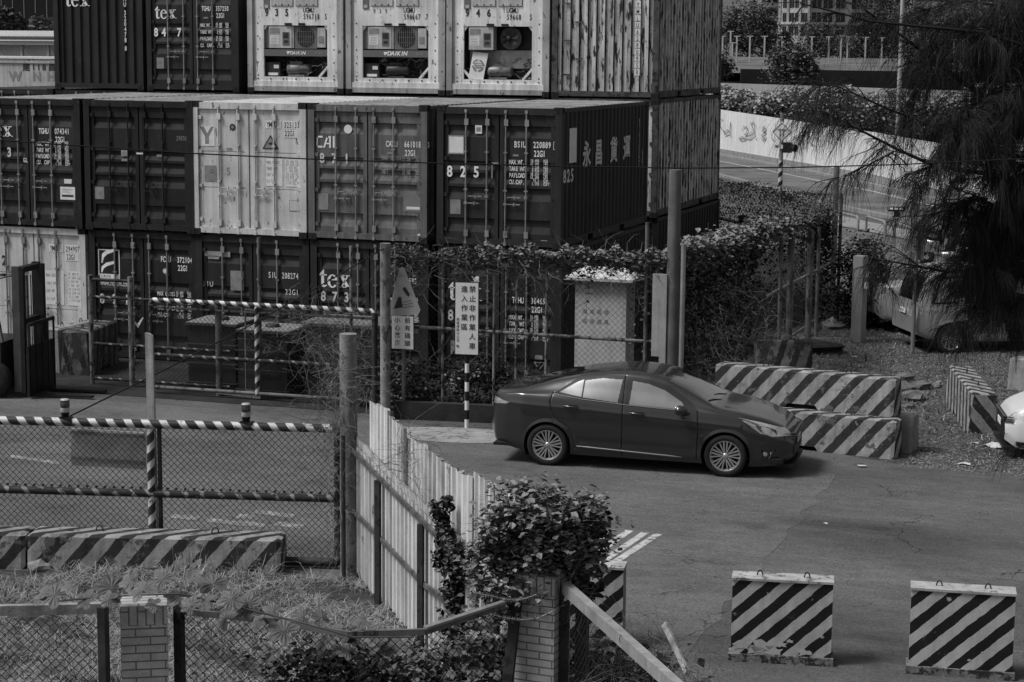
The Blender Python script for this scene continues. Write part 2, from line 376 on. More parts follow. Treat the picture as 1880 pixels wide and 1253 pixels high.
CN = [0]
def container(loc, label, m, kind='ribbed', bars=None, marks=None, sidemarks=None, sides=(1, 1), rail=None, group='stacked shipping containers', length=CL, barmat2=None, side_m=None, roof_m=None, castm=None, front='door', lod=False, slope=None):
    rail = rail or m; side_m = side_m or m; roof_m = roof_m or m; bars = bars or GALV; castm = castm or CAST
    t = thing('shipping_container', loc, label, 'shipping container', group)
    fr = MB(rail)
    pw = .13
    for x0 in (0, CW-pw):
        for y0 in (0, length-.12): fr.box((x0, y0, .115), (x0+pw, y0+.12, CH-.115))
    fr.box((pw, .005, .035), (CW-pw, .10, .15)); fr.box((pw, .005, 2.445), (CW-pw, .09, 2.57))
    fr.box((pw, length-.1, .03), (CW-pw, length-.01, .2)); fr.box((pw, length-.1, 2.44), (CW-pw, length-.01, 2.57))
    for x0 in (.004, CW-.064):
        fr.box((x0, .12, 2.50), (x0+.06, length-.12, 2.572)); 
        fr.box((x0, .12, .03), (x0+.06, length*.29, .17)); fr.box((x0, length*.29+.33, .03), (x0+.06, length*.71-.33, .17)); fr.box((x0, length*.71, .03), (x0+.06, length-.12, .17))
        fr.box((x0, length*.29, .14), (x0+.06, length*.29+.33, .17)); fr.box((x0, length*.71-.33, .14), (x0+.06, length*.71, .17))
    fr.use(BLACK); fr.box((.1, .2, .05), (CW-.1, length-.2, .12))
    fr.build('frame', t)
    for x0 in (-.002, CW-.160):
        for y0 in (-.003, length-.175):
            for z0 in (0, CH-.118):
                c = MB(castm); c.box((x0, y0, z0), (x0+.162, y0+.178, z0+.118))
                if y0 < 1:
                    c.use(BLACK); cc = V3(x0+.081, y0-.002, z0+.059)
                    c.face([cc+X_*.032*math.cos(a*PI/5)+Z_*.045*math.sin(a*PI/5) for a in range(10)])
                    sx_ = x0-.002 if x0 < 1 else x0+.164
                    cc = V3(sx_, y0+.089, z0+.059); c.face([cc+V3(0, 1, 0)*.045*math.cos(a*PI/5)+Z_*.032*math.sin(a*PI/5) for a in range(10)])
                c.build('corner_casting', t)
    # side walls
    for k, (xo, sg) in enumerate(((.012, 1), (CW-.012, -1))):
        if not sides[k]: continue
        sm_ = MB(side_m); y = .12; pts = [(xo, y)]; n = 22; p_ = (length-.24)/n
        for i in range(n):
            for a, d in ((.26, 0), (.50, .036), (.76, .036), (1.0, 0)): pts.append((xo+sg*d, y+(i+a)*p_))
        for i in range(len(pts)-1):
            a, b = pts[i], pts[i+1]
            q = [V3(a[0], a[1], .17), V3(b[0], b[1], .17), V3(b[0], b[1], 2.50), V3(a[0], a[1], 2.50)]
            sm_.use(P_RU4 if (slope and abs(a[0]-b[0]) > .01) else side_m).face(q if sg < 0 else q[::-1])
        if sidemarks and k == 1: sidemarks(sm_)
        sm_.build('side_wall', t)
    rf = MB(roof_m); n = 24; p_ = (length-.2)/n
    for i in range(n):
        y = .1+i*p_; prev = None
        q = [(y, 2.560), (y+p_*.3, 2.560), (y+p_*.45, 2.578), (y+p_*.85, 2.578), (y+p_, 2.560)]
        for a, b in zip(q, q[1:]): rf.face([V3(.06, a[0], a[1]), V3(CW-.06, a[0], a[1]), V3(CW-.06, b[0], b[1]), V3(.06, b[0], b[1])])
    rf.build('roof_panel', t)
    back = MB(side_m); back.face([V3(pw, length-.05, .2), V3(CW-pw, length-.05, .2), V3(CW-pw, length-.05, 2.44), V3(pw, length-.05, 2.44)]); back.build('end_wall', t)
    if front == 'door':
        Y0 = .045; pr = door_prof(kind); gap = MB(BLACK)
        gap.face([V3(pw, .095, .14), V3(CW-pw, .095, .14), V3(CW-pw, .095, 2.45), V3(pw, .095, 2.45)]); gap.build('door_seal', t)
        for k in (0, 1):
            xa, xb = (pw+.012, CW/2-.014) if k == 0 else (CW/2+.014, CW-pw-.012)
            dm = MB(m); ed = .075
            for (z0, d0), (z1, d1) in zip(pr, pr[1:]):
                dm.face([V3(xa+ed, Y0+d0, z0), V3(xb-ed, Y0+d0, z0), V3(xb-ed, Y0+d1, z1), V3(xa+ed, Y0+d1, z1)])
            for x0, x1 in ((xa, xa+ed), (xb-ed, xb)): dm.box((x0, Y0-.004, .15), (x1, Y0+.045, 2.44))
            dm.box((xa+ed, Y0-.003, .152), (xb-ed, Y0+.03, .21)); dm.box((xa+ed, Y0-.003, 2.37), (xb-ed, Y0+.03, 2.438))
            F = Face(dm, Y0, 0 if k == 0 else .5, .5 if k == 0 else 1.2)
            if marks: marks(F)
            d = dm.build('door', t)
            for z in (.3, .95, 1.62, 2.28):
                hx = xa-.05 if k == 0 else xb-.04
                hg = MB(rail); hg.box((hx, Y0-.03, z-.035), (hx+.11, Y0-.006, z+.035)); hg.build('hinge', d)
            for j, u in enumerate((.235, .405) if k == 0 else (.555, .72)):
                x = u*CW; lb = MB(bars)
                lb.tube([(x, .012, .05), (x, .012, 2.53)], .017, 8)
                for z in (.06, 2.50): lb.box((x-.026, -.012, z-.03), (x+.026, .03, z+.03)); 
                for z in (.24, 2.3): lb.box((x-.028, -.01, z-.06), (x+.05, Y0-.004, z+.06))
                for z in (1.05, 1.75): lb.box((x-.035, -.006, z-.014), (x+.035, Y0-.004, z+.014))
                lb.build('locking_bar', d)
                if not lod:
                    hb = MB(bars); z = .93 if j else .80; xs = x+.03 if (j == 0) else x-.36
                    hb.box((xs, .0, z-.010), (xs+.26, .012, z+.010)); hb.box((xs+.13, -.012, z-.030), (xs+.155, .02, z+.030)); hb.box((x-.03, -.014, z-.022), (x+.03, .02, z+.022))
                    hb.build('door_handle', d)
    elif front == 'end':
        em = MB(m); pts = [(pw, .05)]; n = 9 if m is not P_RU else 11; p_ = (CW-2*pw)/n
        for i in range(n):
            for a, dd in ((.40, .0), (.52, .045), (.9, .045), (1.0, 0.0)): pts.append((pw+(i+a)*p_, .05+dd))
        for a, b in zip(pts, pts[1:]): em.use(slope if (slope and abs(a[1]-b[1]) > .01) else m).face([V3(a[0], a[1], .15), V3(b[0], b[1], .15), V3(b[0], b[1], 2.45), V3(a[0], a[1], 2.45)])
        F = Face(em, .048)
        if marks: marks(F)
        em.build('end_wall', t)
    return t

# ---------------- markings of each container ----------------
P_DK = mat('paint_dark_red', .024, .6, var=.3, streak=.3, rust=(.62, .05, 5, .6), coat=.0)
P_DK2 = mat('paint_dark_grey', .017, .6, var=.45, streak=.35, rust=(.63, .04, 5, .6))
P_MD = mat('paint_mid_blue', .125, .55, var=.3, streak=.4, rust=(.62, .035, 7, .5))
P_MD2 = mat('paint_mid_red', .028, .6, var=.35, streak=.35, rust=(.62, .03, 4, .5))
P_WH = mat('paint_old_white', .54, .6, var=.2, streak=.22, rust=(.615, .06, 9, .4), bump=.15)
P_RW = mat('paint_reefer_white', .70, .55, var=.16, streak=.3, rust=(.605, .14, 11, .4))
P_RF = mat('reefer_frame_steel', .34, .6, var=.25, streak=.3, rust=(.60, .08, 9, .5))
P_RU = mat('paint_flaking', .54, .8, var=.22, streak=.55, rust=(.535, .035, 9, .22), bump=.4)
P_RU2 = mat('paint_flaking_side', .58, .8, var=.3, streak=.45, rust=(.55, .04, 10, .16), bump=.4)
P_RU3 = mat('flaking_rib_shade', .20, .85, var=.4, vs=3, streak=.5, rust=(.47, .03, 8, .3), bump=.4)  # rust plus a darker base on end rib slopes, painting in their shade
P_RU4 = mat('flaking_side_rib_shade', .34, .85, var=.4, vs=3, streak=.5, rust=(.50, .04, 8, .25), bump=.4)  # long side: rust and painted rib shade, lighter than on the end
P_RR = mat('rusty_rail', .07, .85, var=.5, vs=4, rust=(.55, .02, 5, 1), bump=.4)
ROOF_W = mat('roof_weathered_white', .40, .85, var=.25, vs=1.2, rust=(.6, .12, 2.5, 1))
ROOF_G = mat('roof_weathered_grey', .21, .85, var=.4, vs=1.5, streak=.3, rust=(.56, .10, 3.5, 1))

def digits(F, m, st, u, w, h, du):
    for i, c in enumerate(st): F.T(m, c, u+i*du, w, h, .7, .8, .03)
def m_tghu743(F):
    if F.lo < .3:
        F.mb.use(WMARK); serif_tex(F.mb, F.pt(.115, .305), X_, Z_, .31)
    digits(F, CHALK, '883', .075, .46, .19, .105)
    F.T(WMARK, 'GL', .445, .50, .09)
    number(F, WMARK, 'TGHU', '074341', '0', .60, .275)
    weights(F, WMARK, .57, .37, ('MAX. WT.', 'TARE WT.', 'PAYLOAD', 'CU. CAP.'), shear=.15)
    F.R(WSTICK, .79, .68, .93, .78); F.R(KMARK, .805, .742, .915, .758, .001); F.R(GMARK, .81, .70, .91, .705, .001); F.R(GMARK, .81, .718, .88, .722, .001)
    F.R(WSTICK, .83, .62, .90, .655); F.R(GMARK, .10, .66, .18, .78); F.R(GMARK, .62, .335, .68, .35)
def m_dark(F):
    F.T(WDIM, '250205', .84, .30, .09, .5, .6, 0)
    F.R(WDIM, .335, .385, .395, .43); F.disc(GMARK, .365, .41, .045, .001); F.R(GMARK, .335, .45, .39, .468)
    F.R(GMARK, .66, .41, .72, .428); F.R(GMARK, .085, .67, .17, .765); F.R(WSTICK, .475, .40, .535, .412)
def m_ymlu325(F):
    if F.lo < .3:
        F.R(WSTICK, .055, .185, .195, .335)
        F.poly(GMARK, [(.06, .19), (.10, .19), (.13, .24), (.165, .19), (.19, .19), (.145, .265), (.145, .32), (.11, .32), (.11, .265)], .001)
        F.disc(KMARK, .355, .19, .065); F.disc(GMARK, .355, .19, .032, .001); F.R(GMARK, .30, .345, .35, .36)
        F.R(GMARK, .10, .48, .205, .60); F.disc(KMARK, .06, .525, .035); F.disc(P_WH, .06, .525, .025, .001); F.disc(KMARK, .165, .525, .04, .001); F.disc(GMARK, .165, .525, .028, .002)
        F.T(GMARK, '5', .29, .545, .15, .7, .9, .0)
    number(F, KMARK, 'YMLU', '325133', '8', .655, .185, .11, WSTICK)
    F.poly(KMARK, [(.615, .345), (.76, .345), (.687, .24)]); F.poly(GMARK, [(.633, .338), (.742, .338), (.687, .258)], .001); F.poly(KMARK, [(.665, .30), (.70, .295), (.71, .28), (.70, .315), (.68, .315)], .002)
    F.R(WSTICK, .645, .415, .79, .62, -.001); F.R(WSTICK, .815, .42, .955, .62, -.001)
    for i, (a, b, c) in enumerate((('MAX GROSS', '30.480 KG', '67.200 LBS'), ('TARE WT', '2.350 KG', '5.180 LBS'), ('CAP WT', '28.130 KG', '62.020 LBS'), ('CU CAP', '33.2 CUM', '1170 CU.FT'))):
        F.T(KMARK, a, .65, .455+i*.046, .06, .52, .55, .0); F.T(KMARK, b, .82, .443+i*.046, .052, .55, .55, 0); F.T(KMARK, c, .82, .465+i*.046, .052, .55, .55, 0)
    F.R(GMARK, .845, .72, .955, .80); F.R(P_WH, .85, .724, .95, .796, .001); F.R(WSTICK, .90, .945, .945, .965)
def m_caxu(F):
    if F.lo < .3:
        h = .225; o = F.pt(.062, .325)
        def st(*pp):
            F.mb.use(WMARK); F.mb.face([o+X_*a*h+Z_*b*h for a, b in pp])
        st((.04, 0), (.14, 0), (.18, 1), (.08, 1)); st((.08, .84), (.62, .84), (.62, 1), (.08, 1)); st((.04, 0), (.58, 0), (.62, .16), (.04, .16))
        st((.66, 0), (.82, 0), (1.16, 1), (1.0, 1)); st((1.0, .84), (1.22, .84), (1.22, 0), (1.38, 0), (1.38, 1), (1.0, 1)); st((.9, .3), (1.22, .3), (1.22, .42), (.95, .42))
        st((1.56, 0), (1.72, 0), (1.72, 1), (1.56, 1))
        digits(F, CHALK, '871', .085, .435, .19, .105)
        F.disc(WSTICK, .335, .185, .085); F.R(GMARK, .08, .66, .165, .78)
    number(F, WMARK, 'CAXU', '661018', '0', .655, .305)
    weights(F, WDIM, .62, .40, ('MAX GROSS', '', 'NET', 'CU. CAP.'), dw=.05)
    F.R(GMARK, .665, .345, .71, .358); F.R(mat('blue_patch', .17), .80, .645, .95, .77, -.001); F.R(WSTICK, .825, .735, .935, .755, .001); F.disc(WSTICK, .93, .945, .04)
def m_bsiu(F):
    digits(F, WMARK, '825', .07, .505, .205, .108)
    F.R(GMARK, .086, .21, .217, .345); F.R(WSTICK, .095, .22, .21, .335, .001); F.R(WSTICK, .305, .135, .36, .195); F.R(GMARK, .315, .15, .35, .18, .001); F.R(GMARK, .105, .67, .19, .775)
    number(F, WMARK, 'BSIU', '220889', '7', .62, .285); weights(F, WMARK, .58, .405)
    F.R(WMARK, .93, .24, .975, .243); F.R(WMARK, .93, .293, .975, .296); F.R(WMARK, .973, .24, .976, .296); F.R(WMARK, .93, .24, .933, .296)
    F.R(GMARK, .61, .335, .655, .35); F.R(WSTICK, .84, .94, .89, .965)
    if F.lo < .3:
        F.mb.use(GALV); F.mb.box((.445*CW, -.01, CH*.49), (.455*CW, .03, CH*.60)); F.mb.box((.445*CW, -.01, CH*.59), (.50*CW, .03, CH*.605))
def sm_bsiu(mb):
    """sprayed writing and paper on the long side (seen from +x)"""
    def P(y, z): return V3(CW-.008, y, z)
    mb.use(WSTICK); mb.face([P(.50, 1.56), P(.95, 1.56), P(.95, 2.2), P(.50, 2.2)])
    mb.use(CHALK); mb.text('825', V3(CW-.008, .12, 1.22), V3(0, 1, 0), Z_, .24, .95, 1.1, .03)
    for y, st in ((1.35, '永'), (2.15, '昌'), (3.2, '貨'), (4.15, '運')): mb.text(st, V3(CW-.007, y, 1.42), V3(0, 1, 0), Z_, .52, 1, 1, .03)
    mb.use(WMARK); mb.text('BSIU2208897', V3(CW-.007, 5.35, 2.16), V3(0, 1, 0), Z_, .085, .6, .7, .01, down=True); mb.text('22G1', V3(CW-.007, 5.62, 1.5), V3(0, 1, 0), Z_, .085, .6, .7, .01, down=True)
def m_ymlu294(F):
    digits(F, KMARK, '32', .06, .315, .2, .12); F.disc(WSTICK, .42, .155, .08); F.disc(GMARK, .42, .155, .05, .001)
    number(F, KMARK, 'YMLU', '294907', '3', .655, .185, .11, WSTICK)
    F.R(WSTICK, .60, .34, .78, .61, -.001); F.R(WSTICK, .815, .34, .96, .61, -.001)
    for i, (a, b, c) in enumerate((('MAX GROSS', '30.480 KG', '67.200 LBS'), ('TARE WT', '2.250 KG', '4.960 LBS'), ('CAP WT', '28.230 KG', '62.240 LBS'), ('CU CAP', '33.2 CUM', '1.170 CUFT'))):
        F.T(KMARK, a, .61, .39+i*.062, .065, .52, .55, .0); F.T(KMARK, b, .82, .37+i*.06, .055, .55, .55, 0); F.T(KMARK, c, .82, .40+i*.06, .055, .55, .55, 0)
    F.R(GMARK, .86, .76, .97, .80); F.R(P_WH, .865, .765, .965, .795, .001)
def m_florens(F):
    if F.lo < .3:
        F.R(WMARK, .075, .155, .275, .38); F.R(P_DK2, .083, .161, .267, .345, .001)
        for dz in (0, .065):
            F.poly(WMARK, [(.105-dz*.0, .325-dz*1.0+.0), (.112, .255-dz), (.15, .215-dz*.8), (.25, .195-dz*.8), (.245, .215-dz*.8), (.16, .245-dz*.8), (.13, .27-dz*.8), (.115, .325-dz)] if dz else [(.10, .335), (.105, .29), (.15, .258), (.235, .24), (.23, .262), (.155, .285), (.125, .305), (.112, .335)], .002)
        F.T(KMARK, 'FLORENS', .08, .374, .06, .66, .7, .02)
        F.T(WMARK, 'www.florens.com', .09, .435, .115, .5, .62, .0, prop=True)
        digits(F, CHALK, '891', .075, .575, .2, .115)
        F.poly(WSTICK, [(.405, .70), (.43, .72), (.48, .665), (.485, .675), (.435, .755), (.40, .72)])
    number(F, WMARK, 'FCIU', '372104', '', .655, .23); F.disc(GMARK, .695, .30, .06); F.disc(WSTICK, .695, .30, .04, .001)
    weights(F, WMARK, .62, .49, ('MAX GROSS', 'TARE', 'MAX CARGO', 'CU.CAP'), dw=.055)
def m_bsiu208(F):
    F.T(WMARK, 'BSIU', .01, .40, .11, .75, .8, .0); F.T(WMARK, 'SIU', .635, .31, .12, .56, .62, .01); F.T(WMARK, '208274', .755, .31, .12, .5, .6, .01); F.T(WMARK, '6', .935, .33, .12, .5, .6, .01)
    F.T(WMARK, '22G1', .78, .43, .11, .7, .7, .0); weights(F, WDIM, .64, .60, ('MAX WT.', 'TARE', '', ''), dw=.07)
    F.R(GMARK, .30, .27, .42, .42); F.R(WDIM, .07, .13, .30, .17); F.R(WDIM, .10, .165, .20, .19)
def m_tex873(F):
    if F.lo < .3: F.mb.use(WMARK); serif_tex(F.mb, F.pt(.07, .355), X_, Z_, .36)
    digits(F, CHALK, '873', .075, .46, .19, .10); F.T(WMARK, '585', .83, .30, .11, .5, .6, .01)
    weights(F, WMARK, .60, .44)
def m_tghu364(F):
    if F.lo < .3: F.mb.use(WMARK); serif_tex(F.mb, F.pt(.08, .40), X_, Z_, .36); F.R(WSTICK, .27, .22, .33, .27)
    digits(F, CHALK, '888', .07, .55, .20, .105)
    number(F, WMARK, 'TGHU', '364654', '2', .60, .40); weights(F, WMARK, .575, .52, ('MAX.WT.', 'TARE WT.', 'PAYLOAD', 'CU. CAP.'))
    F.R(GMARK, .10, .70, .20, .80); F.R(GMARK, .79, .77, .85, .80)
    F.poly(WDIM, [(.78, .82), (.87, .82), (.825, .88)]); F.poly(P_MD2, [(.79, .825), (.86, .825), (.825, .87)], .001)
def m_texend(F):
    F.mb.use(WMARK); serif_tex(F.mb, F.pt(.13, .235), X_, Z_, .36)
    F.mb.use(WMARK).text('TGHU 320478 8', F.pt(.80, .09), X_, Z_, .115, .6, .7, .015, down=True)
def m_tghu357(F):
    if F.lo < .3: F.mb.use(WMARK); serif_tex(F.mb, F.pt(.09, .345), X_, Z_, .31)
    digits(F, WMARK, '84 7', .07, .505, .2, .085)
    number(F, WMARK, 'TGHU', '357250', '1', .60, .275); weights(F, WMARK, .58, .42, ('MAX.WT.', 'TARE WT.', 'PAYLOAD', 'CU. CAP.'), dw=.06)
    F.R(GMARK, .10, .70, .18, .80); F.R(GMARK, .62, .33, .67, .345)
def m_ruend(F):
    F.mb.use(WSTICK); o = F.pt(.80, .235)
    for i, c in enumerate('YMLU6280950'): F.mb.use(WSTICK); F.mb.face([o+X_*a+Z_*(b-i*.145) for a, b in ((-.06, -.03), (.06, -.03), (.06, .13), (-.06, .13))]); F.mb.use(KMARK); F.mb.text(c, o+Z_*(-i*.145)-V3(.04, .002, 0), X_, Z_, .10, .7, .7, .01)
    for i, z in enumerate((2.3, 2.05, 1.65, 1.25, .85, .5)):
        x = .32 if i % 2 else .62
        F.mb.use(P_RR); F.mb.bar((x-.09, .02, z), (x+.09, .02, z), .03, .03)
    F.disc(BLACK, .345, .66, .05)

JX = [-12.5, -9.979, -7.571, -5.09, -2.585]      # column joints, first block
ROW1 = [('white container with black lettering YMLU 294907 at the bottom of the leftmost column', P_WH, 'flat', m_ymlu294, GALV2),
        ('dark container with FLORENS panel and www.florens.com on its door, bottom row', P_DK2, 'ribbed', m_florens, GALV),
        ('dark bottom row container reading BSIU with rubbed scuffs, under the YMLU 325133 one', P_DK, 'ribbed', m_bsiu208, GALV),
        ('dark bottom row container lettered tex with sprayed 873', P_MD2, 'ribbed', m_tex873, GALV),
        ('dark container lettered TGHU 364654 behind the notice board and cabinet', P_DK, 'ribbed', m_tghu364, GALV2)]
ROW2 = [('dark middle row container lettered TGHU 074341 with galvanised lock bars', P_DK, 'ribbed', m_tghu743, GALV),
        ('plain dark container with lock bars painted dark like its doors', P_DK2, 'ribbed', m_dark, P_DK2),
        ('pale white container with YMLU 325133 in black and warning triangle', P_WH, 'flat', m_ymlu325, P_WH),
        ('mid grey container lettered CAI and CAXU 661018', P_MD, 'ribbed', m_caxu, GALV),
        ('dark container lettered BSIU 220889 with sprayed 825, its long side in view', P_DK, 'ribbed', m_bsiu, GALV)]
for i in range(5):
    xl = JX[i]+.03
    if i == 4: xl = .016-CW
    for z, R1, dy in ((0, ROW1, .05), (CH, ROW2, 0)):
        lab, m, kind, mk, bars = R1[i]
        if z == 0: m = MATS.get(m.name)
        container((xl+(.02 if z == 0 else 0), dy+random.uniform(-.015, .015), z), lab, m, kind, bars, mk, sm_bsiu if (i == 4 and z > 0) else None,
                  rail=(MATS['paint_dark_grey'] if i in (0,) and z > 0 else None), roof_m=[ROOF_G, ROOF_G, ROOF_W, ROOF_G, ROOF_G][i])

# ---------------- reefers ----------------
R_BOX = mat('unit_panel_white', .42, .5, var=.2, vs=5, streak=.2, rust=(.62, .12, 9, 1))
R_GRY = mat('unit_grey', .13, .6, var=.2, vs=5)
R_BAND = mat('unit_band_blue', .13, .5, var=.1)
R_DK = mat('unit_dark', .03, .6, var=.4, vs=6)
R_MOT = mat('motor_paint', .16, .45, .3, var=.4, vs=6, rust=(.58, .03, 8, 1))
R_MOT2 = mat('motor_dark', .05, .45, .3, var=.4, vs=6)
def reefer(loc, label, num, code, chk, kind):
    t = container(loc, label, P_RW, front='none', rail=P_RF, side_m=P_RF, roof_m=ROOF_W, group='refrigerated containers on the top row')
    x0, x1, z0, z1 = .40, 2.02, .37, 1.55      # opening
    pn = MB(P_RW)
    def fr(a, b, y=.05): pn.box((a[0], y, a[1]), (b[0], y+.05, b[1]))
    fr((.17, .27), (CW-.17, z0)); fr((.17, z0), (x0, z1)); fr((x1, z0), (CW-.17, z1)); fr((.17, z1), (CW-.17, 2.42))
    pn.use(P_RW); pn.box((.13, .02, .15), (CW-.13, .09, .27))
    pn.use(P_RF); pn.box((.13, .03, .27), (.17, .09, 2.45)); pn.box((CW-.17, .03, .27), (CW-.13, .09, 2.45))
    pn.use(P_RR)
    for k in range(7):
        a = .25+k*(CW-.5)/6
        pn.lathe([(.018, -.012), (.018, 0), (.0, -.013)][:2], (a, .05, .32), (0, 1, 0), 6); pn.face([V3(a, .038, .32)+V3(math.cos(q*PI/3)*.02, 0, math.sin(q*PI/3)*.02) for q in range(6)])
    for z in (.40, .70, 1.0, 1.3, 1.6):
        for a in (.25, CW-.25): pn.face([V3(a, .046, z)+V3(math.cos(q*PI/3)*.02, 0, math.sin(q*PI/3)*.02) for q in range(6)])
    # upper hatches
    for a, b in ((.62, 1.15), (1.24, 1.78)):
        pn.use(GMARK); pn.box((a-.015, .046, 1.985), (b+.015, .05, 2.5)); pn.use(R_BOX); pn.box((a, .03, 2.0), (b, .05, 2.5))
        pn.use(P_RR)
        for q in (a+.1, (a+b)/2, b-.1): pn.box((q-.012, .02, 2.01), (q+.012, .03, 2.04))
    pn.use(R_GRY); pn.box((.41, .035, 1.93), (.56, .05, 2.2)); pn.use(R_BOX); pn.box((.44, .03, 1.95), (.53, .035, 2.02))
    pn.use(BLACK); pn.box((.95, .02, z1+.01), (1.12, .05, z1+.055)); pn.box((1.3, .02, z1+.01), (1.46, .05, z1+.055))
    F = Face(pn, .05)
    digits(F, KMARK if kind else WDIM if kind == 1 else KMARK, num, .175, .318, .165, .105) if kind != 1 else digits(F, GMARK, num, .27, .29, .1, .06)
    F.T(KMARK, 'UGMU', .58, .287, .115, .6, .65, .015); F.T(KMARK, code, .58, .345, .125, .56, .62, .015); F.T(KMARK, chk, .80, .345, .125, .56, .62, .015)
    pn.build('front_panel', t)
    cv = MB(R_DK)      # cavity
    cv.face([V3(x0, .45, z0), V3(x1, .45, z0), V3(x1, .45, z1), V3(x0, .45, z1)])
    cv.use(P_RF); cv.face([V3(x0, .1, z0), V3(x1, .1, z0), V3(x1, .45, z0), V3(x0, .45, z0)]); cv.use(R_DK)
    for x in (x0, x1): cv.face([V3(x, .1, z0), V3(x, .45, z0), V3(x, .45, z1), V3(x, .1, z1)])
    cv.face([V3(x0, .1, z1), V3(x1, .1, z1), V3(x1, .45, z1), V3(x0, .45, z1)])
    cv.use(P_RW)
    for xa, xb, za, zb in ((x0, x0+.1, z1-.12, z1), (x1, x1-.1, z1-.12, z1)): cv.prism([V3(xa, .07, za), V3(xa, .07, zb), V3(xb, .07, zb)], (0, .04, 0))
    cv.bar((x1-.22, .09, z0), (x1, .09, z0+.24), .05, .06, V3(0, 1, 0))
    if kind == 2: cv.bar((x0+.18, .09, z0), (x0, .09, z0+.2), .05, .06, V3(0, 1, 0))
    cv.build('machinery_bay', t)
    el = MB(R_BOX); ex = x0+.02 if kind != 2 else x0+.12
    if kind != 2: el.use(R_GRY); el.box((x0, .10, 1.03), (x0+.14, .3, z1-.03)); ex = x0+.13; el.use(R_BOX)
    el.box((ex, .06, 1.03), (ex+.58, .3, z1-.02))
    el.use(R_GRY); el.box((ex+.35, .05, 1.10), (ex+.52, .06, 1.40)); el.use(R_DK); el.box((ex+.37, .045, 1.26), (ex+.50, .052, 1.38)); el.box((ex+.39, .045, 1.15), (ex+.49, .052, 1.21))
    el.use(WSTICK); el.face([V3(ex+.03, .057, 1.12), V3(ex+.25, .057, 1.12), V3(ex+.25, .057, 1.32), V3(ex+.03, .057, 1.32)]); el.use(GMARK); el.face([V3(ex+.03, .057, 1.37), V3(ex+.28, .057, 1.37), V3(ex+.28, .057, 1.49), V3(ex+.03, .057, 1.49)])
    for q in range(5): el.face([V3(ex+.05, .0555, 1.14+q*.035), V3(ex+.22, .0555, 1.14+q*.035), V3(ex+.22, .0555, 1.15+q*.035), V3(ex+.05, .0555, 1.15+q*.035)])
    el.build('control_box', t)
    fn = MB(R_GRY); fc = V3(1.45, .09, 1.29)
    if kind != 2:
        fn.box((1.17, .09, 1.02), (1.74, .3, z1-.02)); fn.use(R_BOX); fn.box((1.09, .075, 1.03), (1.155, .3, z1-.02)); fn.use(R_DK)
        fn.face([fc+V3(math.cos(q*PI/12)*.225, -.004, math.sin(q*PI/12)*.235) for q in range(24)])
        fn.use(R_GRY)
        for q in range(-4, 5):
            x = q*.048; hz = math.sqrt(max(0, .225**2-x*x)); fn.box((fc.x+x-.006, .074, fc.z-hz), (fc.x+x+.006, .082, fc.z+hz))
        for q in (-.12, 0, .12):
            hx = math.sqrt(.225**2-q*q); fn.box((fc.x-hx, .076, fc.z+q-.005), (fc.x+hx, .083, fc.z+q+.005))
        fn.use(R_BOX); fn.box((1.76, .07, 1.05), (1.96, .3, z1-.05)); fn.use(GMARK); fn.box((1.79, .06, 1.16), (1.91, .07, 1.31))
        fn.use(R_BAND); fn.box((x0, .055, .845), (x1, .12, 1.0)); fn.use(WMARK)
        if kind == 0: tx, th = 1.08, .075
        else: tx, th = 1.02, .095
        fn.text('DAIKIN', V3(tx, .052, .885), X_, Z_, th, .82, 1.05, .03, .25); fn.face([V3(tx-.10, .052, .96), V3(tx-.02+.04, .052, .96), V3(tx-.07, .052, .88)]); fn.use(WDIM); fn.text('R134a', V3(1.72, .052, .895), X_, Z_, .06, .62, .8, 0)
    else:
        fn.use(R_DK)
        for q in range(7):
            a = q*2*PI/7; d = V3(math.cos(a), 0, math.sin(a)); e = V3(-d.z, 0, d.x); c = fc+V3(0, .05, 0)
            fn.face([c+d*.04-e*.02, c+d*.20-e*.01+V3(0, -.03, 0), c+d*.22+e*.09, c+d*.04+e*.03+V3(0, .03, 0)])
        fn.lathe([(0, -.05), (.05, -.05), (.05, .1)], fc+V3(0, .05, 0), (0, 1, 0), 12)
        fn.use(R_GRY); fn.face([fc+V3(math.cos(q*PI/12)*.25, .18, math.sin(q*PI/12)*.25) for q in range(24)])
        fn.use(R_BOX); fn.face([V3(x0+.02, .40, .62), V3(x1-.02, .40, .62), V3(x1-.02, .40, 1.02), V3(x0+.02, .40, 1.02)])
        fn.use(WSTICK); P = [V3(.50, .08, .38), V3(.86, .08, .37), V3(.96, .12, .95), V3(.60, .12, .98)]; fn.prism(P, (0, .02, 0))
        fn.use(GMARK)
        for q in range(20):
            if q % 5 == 4: continue
            a, b = q*PI/10, (q+1)*PI/10; cc = V3(.73, .085, .68); ax = V3(1, 0, .1)
            fn.face([cc+V3(math.cos(a)*.14, 0, math.sin(a)*.14), cc+V3(math.cos(b)*.14, 0, math.sin(b)*.14), cc+V3(math.cos(b)*.105, 0, math.sin(b)*.105), cc+V3(math.cos(a)*.105, 0, math.sin(a)*.105)])
        for q in (-.04, .0, .04): fn.box((.64, .082, .672+q), (.82, .086, .688+q))
    fn.build('condenser_fan' if kind != 2 else 'exposed_fan', t)
    cp = MB((R_MOT, R_MOT2, R_MOT)[kind]).use((R_MOT, R_MOT2, R_MOT)[kind], True)
    cp.lathe([(0, 0), (.13, 0), (.14, .03), (.14, .30), (.12, .34), (.12, .52), (.09, .55), (0, .55)], (.95, .24, .54), (1, 0, .02), 16)
    cp.box((.98, .12, .38), (1.4, .36, .42)); cp.box((1.0, .2, .66), (1.3, .3, .72)); cp.build('compressor', t)
    tk = MB(R_DK)
